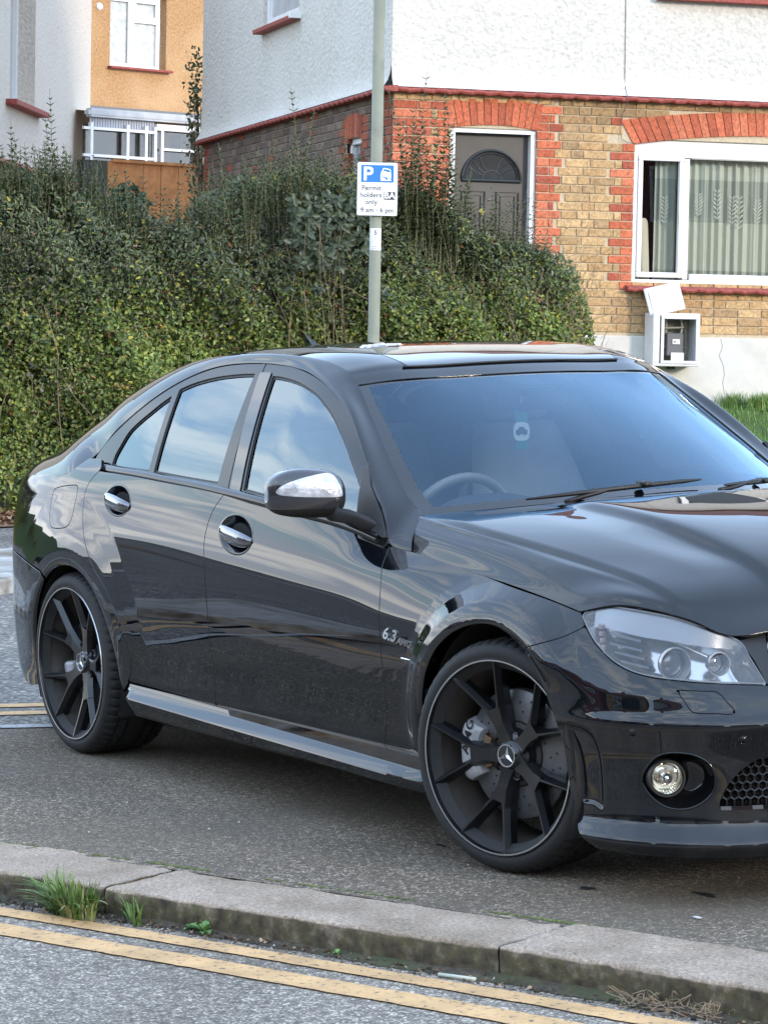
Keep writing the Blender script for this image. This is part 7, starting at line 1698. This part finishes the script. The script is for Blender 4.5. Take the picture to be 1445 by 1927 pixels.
# arching sprays over the door at the right
for i in range(34):
    u=rh.uniform(850,1000);s=float(np.interp(u,_ug,_sg));tz=float(topz(np.array([s]))[0]);p=np.append(hpos(np.array([s]),np.array([rh.uniform(0,.2)]))[0],tz-.15);shoot(p,rh.uniform(.3,.62),(rh.normal(.25,.25)*.5,rh.normal(.5,.35)),.040,UPC*1.3,step=.034)
for i in range(60):  # bare arching twigs right of the door
    u=rh.uniform(960,1110);s=float(np.interp(u,_ug,_sg));tz=float(topz(np.array([s]))[0]);p=np.append(hpos(np.array([s]),np.array([rh.uniform(0,.2)]))[0],tz-.1);paths.append(twig(p,np.array([rh.normal(0,.4),rh.normal(.3,.5),.9]),rh.uniform(.15,.5),.002,7,.2,-.03));rs.append(.0016)
V,F=tubes(paths,rs);mesh_obj('shoot_stems',V-HO,F,pmat('shoot_stem',(.17,.16,.085),.8),HEDGE)
V,F,C_=leafmesh(np.array(LP),np.array(LD),np.array(LN),np.array(LL),np.array(LW),np.array(LC),fold=.2,curl=.25);mesh_obj('shoot_leaves',V-HO,F,M_leaf,HEDGE,colors=C_)
# dark leaved bramble growing through beside the post
BR=empty('bramble');BO=np.append(hpos(np.array([float(np.interp(615,_ug,_sg))]),np.zeros(1))[0],.1);BR.location=BO;tag(BR,'broad leaved dark bramble growing through the hedge left of the sign post','bramble')
P=[];D=[];Nn=[];L=[];paths=[];rs=[]
for i in range(105):
    u=rh.normal(612,52);z=rh.choice([rh.normal(2.28,.10),rh.normal(2.0,.16)]);s=float(np.interp(u,_ug,_sg));base_=np.append(hpos(np.array([s]),np.array([-.16+rh.uniform(-.06,.05)]))[0],z)
    for k in range(5):
        a=2*math.pi*k/5+rh.uniform(0,.6);P.append(base_);D.append(norm(np.array([math.cos(a)*RG[0],math.cos(a)*RG[1],math.sin(a)*.8-.15])+rh.normal(0,.2,3)));Nn.append(norm(outv+rh.normal(0,.35,3)));L.append(rh.uniform(.045,.075))
for i in range(8):
    u=rh.uniform(570,650);s=float(np.interp(u,_ug,_sg));paths.append(twig(np.append(hpos(np.array([s]),np.array([-.1]))[0],.3),np.array([0,0,1.])+outv*.02,1.9,.004,10,.06));rs.append(.004)
L=np.array(L);c=np.array([(.038,.056,.030),(.054,.076,.038),(.07,.092,.048)])[rh.integers(3,size=len(L))]
V,F,C_=leafmesh(np.array(P),np.array(D),np.array(Nn),L,L*.62,c);mesh_obj('leaves',V-BO,F,M_leaf,BR,colors=C_)
V,F=tubes(paths,rs);mesh_obj('stems',V-BO,F,bpy.data.materials['privet_twig'],BR)
# small pale flowers standing among the shoots near the door
for u,z,lab in ((915,2.26,'yellow rose bloom above the hedge in front of the dark door panel'),(988,1.92,'yellow bloom low beside the white door frame')):
    s=float(np.interp(u,_ug,_sg));c=np.append(hpos(np.array([s]),np.array([.05]))[0],z);f=empty('flower',tuple(c));tag(f,lab,'flower',group='pale yellow blooms on the hedge')
    V=[];F=[];pp=[];dd=[];nn=[]
    for k in range(16):
        d=rdir(1)[0];pp.append(np.zeros(3));dd.append(norm(d+outv*.5));nn.append(norm(rdir(1)[0]+outv))
    V,F,C_=leafmesh(np.array(pp),np.array(dd),np.array(nn),np.full(16,.030),np.full(16,.026),np.tile([[.75,.70,.30]],(16,1)));mesh_obj('petals',V,F,M_leaf,f,colors=C_)
    mb=MB();mb.tube([(0,0,-.5),(.01,0,-.2),(0,0,0)],.003,5);mb.build('stem',bpy.data.materials['shoot_stem'],f)
# small evergreen beyond the hedge against the white house's left edge
TB=gframe(0,30,-1.6,0)
def bush(name,label,M,rx,rz,n,cols,leaf,h0,seed,trunk=True,cat='tree',sparse=False,group=None):
    r_=np.random.default_rng(seed);e=empty(name,M=M);tag(e,label,cat,group=group)
    lob=[(r_.normal(0,rx*.45),r_.normal(0,rx*.45),h0+rz*(.25+1.5*r_.random()),rx*r_.uniform(.35,.6)) for _ in range(16)]
    k=r_.integers(len(lob),size=n);c=np.array(lob)[k];d=norm(r_.normal(size=(n,3)));rad=c[:,3]*r_.uniform(.55,1.05,n)**.6*(1+.15*np.sin(d[:,0]*9)*np.sin(d[:,2]*7));P=c[:,:3]+d*rad[:,None]*np.array([1,1,rz/rx*.75])
    D_=norm(r_.normal(size=(n,3)));Nn_=norm(d+r_.normal(0,.5,(n,3)));col=np.array(cols)[r_.integers(len(cols),size=n)]*r_.uniform(.7,1.3,(n,1))
    L=leaf*r_.uniform(.7,1.3,n);V,F,C_=leafmesh(P,D_,Nn_,L,L*.6,col);mesh_obj('crown',V,F,M_leaf,e,colors=C_)
    mb=MB();mb.tube([(0,0,-.2),(.03,0,h0*.5),(0,.05,h0+rz*.6),(.05,0,h0+rz*1.3)],[.05*rx+.03,.045*rx+.02,.03*rx+.01,.01],8)
    for (x,y,z,_r) in lob[:10]:mb.tube([(0,0,h0*.7+z*.1),(x*.4,y*.4,(h0+z)*.5),(x,y,z)],[.02*rx+.01,.012*rx+.006,.004],6)
    mb.build('trunk',bpy.data.materials['privet_twig'],e,smooth=True);return e
bush('bush','loose dark shrub standing behind the hedge against the pale blue wall edge',gframe(-2.13,33.5,-1.3,0),.22,.95,700,[(.06,.085,.035),(.045,.065,.03),(.09,.11,.045)],.050,2.75,5,cat='shrub')
bush('bush','low round leaved shrub between the cream house and the orange fence',gframe(-2.98,31,-1.6,0),.46,.45,3600,[(.07,.12,.06),(.10,.15,.08),(.05,.09,.045)],.06,2.25,8,cat='shrub')
# ---- leaf litter at the hedge foot ----
def litter(n,fn,seed,size,cols,name,label,cat,z=0,flatn=.5):
    r_=np.random.default_rng(seed);P=fn(n,r_);D_=norm(np.column_stack([r_.normal(size=(n,2)),r_.normal(0,.18,n)]));Nn_=norm(np.column_stack([r_.normal(0,flatn,(n,2)),np.ones(n)]));L=size*r_.uniform(.5,1.3,n);c=np.array(cols)[r_.integers(len(cols),size=n)]*r_.uniform(.6,1.25,(n,1))
    V,F,C_=leafmesh(P,D_,Nn_,L,L*.6,c,curl=.3);o=mesh_obj(name,V,F,M_dry,colors=C_);return tag(o,label,cat,kind='stuff')
M_dry=noisy('dry_leaf',(.85,.85,.85),(1.1,1.1,1.1),scale=30,rough=.85,vcol=True)
def fh(n,r_):
    s=r_.uniform(0,HLEN,n);d=-np.abs(r_.normal(0,.38,n))+.25;return np.column_stack([hpos(s,d),np.full(n,.098)+np.clip(.05+d*.1,0,.1)*r_.uniform(0,1,n)])
litter(9000,fh,4,.055,[(.34,.19,.12),(.26,.14,.08),(.42,.27,.18),(.20,.10,.05),(.30,.22,.12)],'leaf_litter','fallen brown leaves along the foot of the hedge','leaves')
# garden ground rising from the hedge to the house
xs=np.linspace(-14,9,60);ys=np.linspace(-4.2,4,40);V=[]
GFm=np.array(gframe(.012,25.45,-1.6,15.5))
for x in xs:
    for y in ys:
        z=1.02+.0*y if y>-.5 else 1.02+.33*(y+.5);z=max(z,.05) if x<1.0 else z
        w=max(0,min(1,(1.6-x)/1.0));z=z*w+(1.0+.07*y)*(1-w)-.02
        if y>-.2 and x<0:z=1.0
        V.append((x,y,z))
F=[(i*40+j,(i+1)*40+j,(i+1)*40+j+1,i*40+j+1) for i in range(59) for j in range(39)]
o=mesh_obj('garden_ground',V,F,bpy.data.materials['lawn_soil'],smooth=True);o.matrix_world=Matrix(GFm.tolist());tag(o,kind='structure')
# ---------------- weeds and grit in the gutter ----------------
rgut=np.random.default_rng(77)
def kpt(x,d,z=ZR):
    s=s_of(x);return np.append(kat(np.array([s]),np.array([d]))[0],z)
def tuft(x,d,n,h0,h1,rad,cols,label,name='grass_tuft',lean=.9):
    c=kpt(x,d);e=empty(name,tuple(c));tag(e,label,'grass tuft')
    def f(n_):
        a=rgut.uniform(0,6.28,n_);r=rad*rgut.uniform(0,1,n_)**.7;return np.stack([r*np.cos(a)*1.6,r*np.sin(a)*.5,np.zeros(n_)],1)
    # long arching blades, six segments each
    P=f(n);K=7;V=[];F=[];C_=[];o=0
    for i in range(n):
        h=rgut.uniform(h0,h1);a=math.atan2(P[i,1],P[i,0]+rgut.normal(0,.02))+rgut.normal(0,.7);d_=np.array([math.cos(a),math.sin(a)*.8-.15,0]);ln=rgut.uniform(.15,lean);w=rgut.uniform(.0022,.0042);s=np.array([-d_[1],d_[0],0]);s/=np.linalg.norm(s);c_=np.array(cols[rgut.integers(len(cols))])*rgut.uniform(.75,1.3)
        for k in range(K):
            t=k/(K-1);p=P[i]+d_*h*ln*t**1.6+np.array([0,0,h*(t-.42*ln*t**2.4)]);ww=w*(1-t**2.2)+.0002;V+=[p-s*ww,p+s*ww];C_+=[c_*(.75+.45*t)]*2
        F+=[(o+2*k,o+2*k+1,o+2*k+3,o+2*k+2) for k in range(K-1)];o+=2*K
    mesh_obj('blades',np.array(V),F,M_blade,e,colors=np.array(C_))
GC=[(.09,.165,.035),(.13,.21,.05),(.075,.14,.035),(.18,.24,.07),(.26,.28,.13)]
tuft(2.175,-.035,520,.045,.140,.085,GC,'big tuft of bright green grass growing from the kerb foot',lean=1.25)
tuft(2.40,-.02,26,.03,.11,.05,GC[:3],'thin bluish grass blades beside the big tuft',lean=1.0)
def weed(x,d,label,r,n,lobed=True):
    c=kpt(x,d);e=empty('weed',tuple(c+np.array([0,0,.005])));tag(e,label,'weed')
    mb=MB()
    for k in range(n):
        a=2*math.pi*k/n+rgut.normal(0,.3);L=r*rgut.uniform(.6,1.1);u=np.array([math.cos(a),math.sin(a)*.7,0]);el=rgut.uniform(.35,1.1);s=np.array([-u[1],u[0],0]);s/=np.linalg.norm(s);pts=[];m=7
        mid=[u*L*t*math.cos(el)+np.array([0,0,L*t*math.sin(el)-L*.35*t*t]) for t in np.linspace(0,1,m)]
        wd=[.0,.05,.17,.07,.20,.09,.0] if lobed else [.02,.05,.16,.24,.24,.16,.0]
        V=[];
        for p,w in zip(mid,wd):V+=[p-s*w*L+np.array([0,0,w*L*.3]),p,p+s*w*L+np.array([0,0,w*L*.3])]
        mb.add(V,[(3*i,3*i+1,3*i+4,3*i+3) for i in range(m-1)]+[(3*i+1,3*i+2,3*i+5,3*i+4) for i in range(m-1)],0,tuple(np.array((.11,.22,.06))*rgut.uniform(.7,1.4)))
    mb.build('leaves',M_blade,e,smooth=False,vc=True)
weed(2.635,-.022,'small jagged leaved green weed at the kerb foot',.075,15)
weed(2.58,-.012,'tiny round leaved weed left of the jagged weed',.026,6,False)
weed(3.08,-.022,'very small weed sprig in the gutter grit',.022,5,False)
weed(3.93,-.022,'tiny green sprout in the gutter near the dry twigs',.022,5,False)
# grit, soil and small stones heaped in the channel
n=2600;s=rgut.uniform(s_of(1.2),s_of(5.0),n);d=-np.abs(rgut.exponential(.028,n))-.002;sz=rgut.uniform(.0012,.0045,n)*np.where(rgut.random(n)<.05,2.6,1);
ico=np.array([(1,0,0),(-1,0,0),(0,1,0),(0,-1,0),(0,0,1),(0,0,-1)],float);fi=np.array([(0,2,4),(2,1,4),(1,3,4),(3,0,4),(2,0,5),(1,2,5),(3,1,5),(0,3,5)])
P=np.column_stack([kat(s,d),np.full(n,ZR)+sz*.4]);V=(P[:,None]+ico[None]*sz[:,None,None]*rgut.uniform(.5,1.3,(n,6,1))).reshape(-1,3);F=(np.arange(n)[:,None,None]*6+fi[None]).reshape(-1,3)
pal=np.array([(.05,.042,.032),(.09,.075,.055),(.14,.12,.10),(.035,.03,.022),(.45,.43,.39),(.22,.20,.18)]);pr=[.3,.28,.18,.16,.03,.05];C_=np.repeat(pal[rgut.choice(6,size=n,p=pr)],6,axis=0)
tag(mesh_obj('gutter_grit',V,F,M_dry,colors=C_),'loose soil grit and tiny stones along the kerb foot','grit',kind='stuff')
# soil bank
su=np.linspace(s_of(1.0),s_of(5.4),500);V=[];w_=.030+.022*vnoise(su[:,None],3,3.1)+.012*vnoise(su[:,None],8,14);w_=np.clip(w_,.010,.09);h_=.010+.010*np.clip(vnoise(su[:,None],6,4.3),-.6,1.5)
for k,(f,hh) in enumerate(((1.0,.0),(.8,.12),(.55,.45),(.25,.8),(-.15,1.1))):
    jit=vnoise(np.column_stack([su,np.full(500,k*1.7)]),31,30)*.003;V.append(np.column_stack([kat(su,-w_*f+.0),np.full(500,ZR+.002)+np.maximum(h_,.004)*hh+jit*(hh>0)]))
V=np.vstack(V);F=[(k*500+i,k*500+i+1,(k+1)*500+i+1,(k+1)*500+i) for k in range(4) for i in range(499)]
tag(mesh_obj('gutter_soil',V,F,noisy('damp_soil',(.030,.024,.017),(.085,.07,.05),scale=60,rough=.95,bump=.8,bdist=.004,c3=(.05,.06,.025),scale3=7),smooth=True),'dark mossy soil gathered against the kerb','soil',kind='stuff')
# dry twigs and leaf bits
def fl(n,r_):
    s=r_.uniform(s_of(1.3),s_of(5.0),n);return np.column_stack([kat(s,-np.abs(r_.normal(0,.035,n))-.005),np.full(n,ZR+.008)])
litter(420,fl,9,.014,[(.12,.07,.04),(.20,.13,.08),(.07,.05,.03),(.30,.22,.14)],'gutter_leaves','crumbled brown leaf fragments in the gutter','leaf fragments')
def gl(P,r,mat,label,name,cat,grp=None):
    mb=MB();mb.tube(P,r,6);o=mb.build(name,mat,smooth=True);tag(o,label,cat,group=grp);return o
M_straw=pmat('dry_stalk',(.27,.205,.135),.85)
dc=kpt(4.07,-.03,ZR);dg=empty('dead_grass_tuft',tuple(dc));tag(dg,'curled dry tan stalks of dead grass in the gutter at the right','dead grass');mb=MB()
for k in range(95):
    x=4.07+rgut.uniform(-.14,.14);c=kpt(x,-.03+rgut.normal(0,.016),ZR+rgut.uniform(.006,.028))-dc;a=rgut.uniform(0,6.28);L=rgut.uniform(.02,.065);u=np.array([math.cos(a),math.sin(a)*.5,rgut.uniform(-.1,.45)]);bend=np.array([rgut.normal(0,.016),rgut.normal(0,.012),rgut.uniform(-.01,.022)])
    mb.tube(catmull([c,c+u*L*.4+bend*.6,c+u*L*.8+bend,c+u*L+bend*rgut.uniform(-.3,.8)],4),[.0009]*6+[.0008]*5+[.0005]*2,4)
mb.build('stalks',M_straw,dg)
gl([kpt(3.42,-.055,ZR+.006),kpt(3.53,-.058,ZR+.010)],.005,pmat('pale_stick',(.50,.52,.42),.7),'pale flat stick lying in the gutter near the kerb joint','stick','stick')
# flat dark strip (off-cut of edging) at the left
mb=MB();a=kpt(1.25,-.03,ZR+.012);b_=kpt(1.93,-.045,ZR+.006);mb.box((a+b_)/2,(.66,.035,.006),R=np.array(Matrix.Rotation(math.atan2(b_[1]-a[1],b_[0]-a[0]),3,'Z')));tag(mb.build('edging_strip',pmat('grey_strip',(.09,.10,.10),.5)),'dark flat strip lying along the gutter left of the grass tuft','strip')
# specks on the tarmac
def chip(x,y,r,mat,label,name='paper_scrap',cat='scrap',z=0.003,grp=None):
    mb=MB();n=9;pts=[(r*(1+rgut.normal(0,.35))*math.cos(2*math.pi*k/n),r*.45*(1+rgut.normal(0,.35))*math.sin(2*math.pi*k/n)) for k in range(n)];mb.poly(pts,(0,0,.002),o=(x,y,z),X=(1,0,0),Y=(0,1,0));tag(mb.build(name,mat),label,cat,group=grp);return
M_paper=pmat('pale_scrap',(.62,.62,.60),.7)
def tz(u,v):
    d=Fv+Rv*(u-722.5)/5571.7-Uv*(v-963.5)/5571.7;t=-CAM[2]/d[2];return CAM+t*d
p=tz(1312,1729);chip(p[0],p[1],.014,M_paper,'white torn scrap lying on the tarmac at the right')
for u,v,l in ((168,1568,'pale chip on the tarmac above the left kerb stone'),(394,1562,'pale chip on open tarmac midway under the car sill'),(880,1630,'pale chip beside the front tyre'),(240,1512,'pale chip below the rear wheel'),(450,1549,'pale chip right of the others below the doors'),(1390,1655,'pale chip at the right below the bumper lip')):
    p=tz(u,v);chip(p[0],p[1],.005,M_paper,l,'stone_chip','stone chip',grp='pale chips scattered on the tarmac')
M_oil=pmat('oil_mark',(.006,.006,.006),.6)
for u,v,r,l in ((1105,1673,.026,'short black stain in front of the front tyre'),(1330,1686,.035,'long thin black stain at the right, nearest the kerb'),(1240,1610,.03,'black stain right under the bumper lip'),(830,1592,.02,'black stain behind the front tyre')):
    p=tz(u,v);chip(p[0],p[1],r,M_oil,l,'tar_stain','stain',z=.0015,grp='black stains on the tarmac by the front of the car')
# moss tufts in the kerb joints and along the back edge
mb=MB()
V=[];n=2600;
xs=np.concatenate([rgut.normal(x,.05,260) for x in (2.27,3.555)]+[rgut.uniform(3.3,4.6,700),rgut.uniform(1.6,3.2,380)]);n=len(xs);ss2=np.interp(xs,KF0[:,0],KS);P=np.column_stack([kat(ss2,.303+np.abs(rgut.normal(0,.005,n))),np.full(n,.001)])
keep=(vnoise(ss2[:,None],12,7)>-.15)|(np.abs(xs-2.27)<.1)|(np.abs(xs-3.555)<.1);P=P[keep];n=len(P);sz=rgut.uniform(.002,.006,n)
V=(P[:,None]+ico[None]*sz[:,None,None]*np.array([1,1,.6])).reshape(-1,3);F=(np.arange(n)[:,None,None]*6+fi[None]).reshape(-1,3);C_=np.repeat(np.array([(.10,.14,.03),(.16,.19,.05),(.07,.09,.025)])[rgut.integers(3,size=n)],6,axis=0)
tag(mesh_obj('moss',V,F,M_dry,colors=C_),'green moss along the back edge of the kerb stones','moss',kind='stuff')
# ---------------- the street behind the viewpoint (seen only as reflections) ----------------
def plain_house(x,y,ang,w,d,h,wall,label,brick=None,grp='houses across the street'):
    e=empty('terraced_house',(x,y,ZR),math.radians(ang));tag(e,label,'house',group=None)
    mb=MB();mb.box((0,d/2,h*.5),(w,d,h),mi=0)
    if brick:mb.box((0,d/2-.03,h*.24),(w+.06,d+.06,h*.48),mi=1)
    mb.build('wall',[wall,brick or wall],e)
    mb=MB();mb.add([(-w/2-.3,-.3,h),(w/2+.3,-.3,h),(w/2+.3,d+.3,h),(-w/2-.3,d+.3,h),(-w/2+w*.15,d/2,h+2.4),(w/2-w*.15,d/2,h+2.4)],[(0,1,5,4),(1,2,5),(2,3,4,5),(3,0,4)]);rf_=mb.build('roof',bpy.data.materials['roof_tiles'],e)
    mb=MB();mb.box((w*.3,d/2,h+2.1),(.9,.6,1.8),bev=.03);mb.build('chimney',bpy.data.materials['reveal_brick'],rf_)
    for zc in (1.6,4.3):
        for xc in (-w*.28,w*.22):
            mb=MB();frame_rect(mb,xc-.9,xc+.9,zc-.7,zc+.7,.08,-.05,.1,.01);mb.box((xc,-.049,zc),(.07,.09,1.3));f=mb.build('window',M_upvc,e);mb=MB();mb.box((xc,-.02,zc),(1.7,.02,1.3));mb.build('pane',bpy.data.materials['side_glass'],f)
    mb=MB();mb.box((0.02*w,-.04,1.05),(.9,.06,2.1),bev=.01);mb.build('door',pmat('door_colour',(.10,.03,.03),.4) if 'door_colour' not in bpy.data.materials else bpy.data.materials['door_colour'],e)
BRK=noisy('plain_brown_brick',(.20,.12,.07),(.32,.20,.12),scale=14,bump=.4);
M_redw=noisy('plain_red_brick',(.22,.07,.05),(.32,.11,.08),scale=12,bump=.4)
K0=np.array([2.,-1.95]);KD=np.array([.954,.30]);KN=np.array([.30,-.954])
kd=math.degrees(math.atan2(KD[1],KD[0]))
specs=[(-46,M_redw,None,'red brick house far down the opposite side of the street'),(-36,M_wrender,BRK,'white upper storey house with brown brick base across the street'),(-26,M_cream,BRK,'cream roughcast house across the street'),(-16.5,M_redw,None,'red brick house across the street nearest the tree'),(-6,M_orange,BRK,'ochre house across the street'),(5,M_wrender,M_redw,'white and red house directly across the street'),(15.5,M_cream,M_redw,'cream house with red brick base at the street end')]
for t,wl,bk,lab in specs:
    p=K0+KD*t+KN*17;plain_house(p[0],p[1],kd+180,9,8,5.6,wl,lab,bk)
# row closing the view towards the low sun
for i,(x,y,wl,bk,lab) in enumerate([(37,-10,M_redw,None,'dark red house with its back to the low sun, southern end'),(38,1.5,BRK,None,'brown brick house with its back to the low sun'),(37,13,M_redw,None,'red house standing against the sunset, middle of its row'),(35,25,BRK,None,'brown house at the northern end of the sunset row'),(32,37,M_redw,None,'red house furthest along the sunset row')]):
    plain_house(x,y,-90,9.5,8,5.8,wl,lab,bk)
GRN=[(.05,.08,.03),(.07,.10,.035),(.035,.055,.02)]
for i,(x,y,r,h,lab) in enumerate([(31,1,2.2,3.4,'dark tree standing against the sunset'),(27,27,2.4,3.6,'spreading tree beside the sunset row'),(3,-16,1.5,2.0,'small garden tree opposite the car')]):
    bush('street_tree',lab,Matrix.Translation((x,y,ZR)),r,h,9000,GRN,.17,1.4 if h>3 else .8,40+i)
# low garden hedge along the opposite pavement
e=empty('garden_hedge',(0,0,0));tag(e,'low clipped garden hedge along the opposite pavement','hedge')
rr_=np.random.default_rng(9);n=14000;t=rr_.uniform(-42,14,n);P=np.column_stack([(K0+KD*t[:,None]+KN*(12.2+rr_.uniform(-.35,.35,n))[:,None]),ZR+rr_.uniform(0,1.25,n)])
L=rr_.uniform(.12,.24,n);V,F,C_=leafmesh(P,norm(rr_.normal(size=(n,3))),norm(rr_.normal(size=(n,3))+np.array([0,.6,.5])),L,L*.7,np.array(GRN)[rr_.integers(3,size=n)]*1.2);mesh_obj('leaves',V,F,M_leaf,e,colors=C_)
quad=[tuple(K0+KD*t+KN*d) for t,d in ((-60,9.2),(30,9.2),(30,16.5),(-60,16.5))]
quadsheet('opposite_pavement',quad,ZR+.08,bpy.data.materials['paving_concrete'])
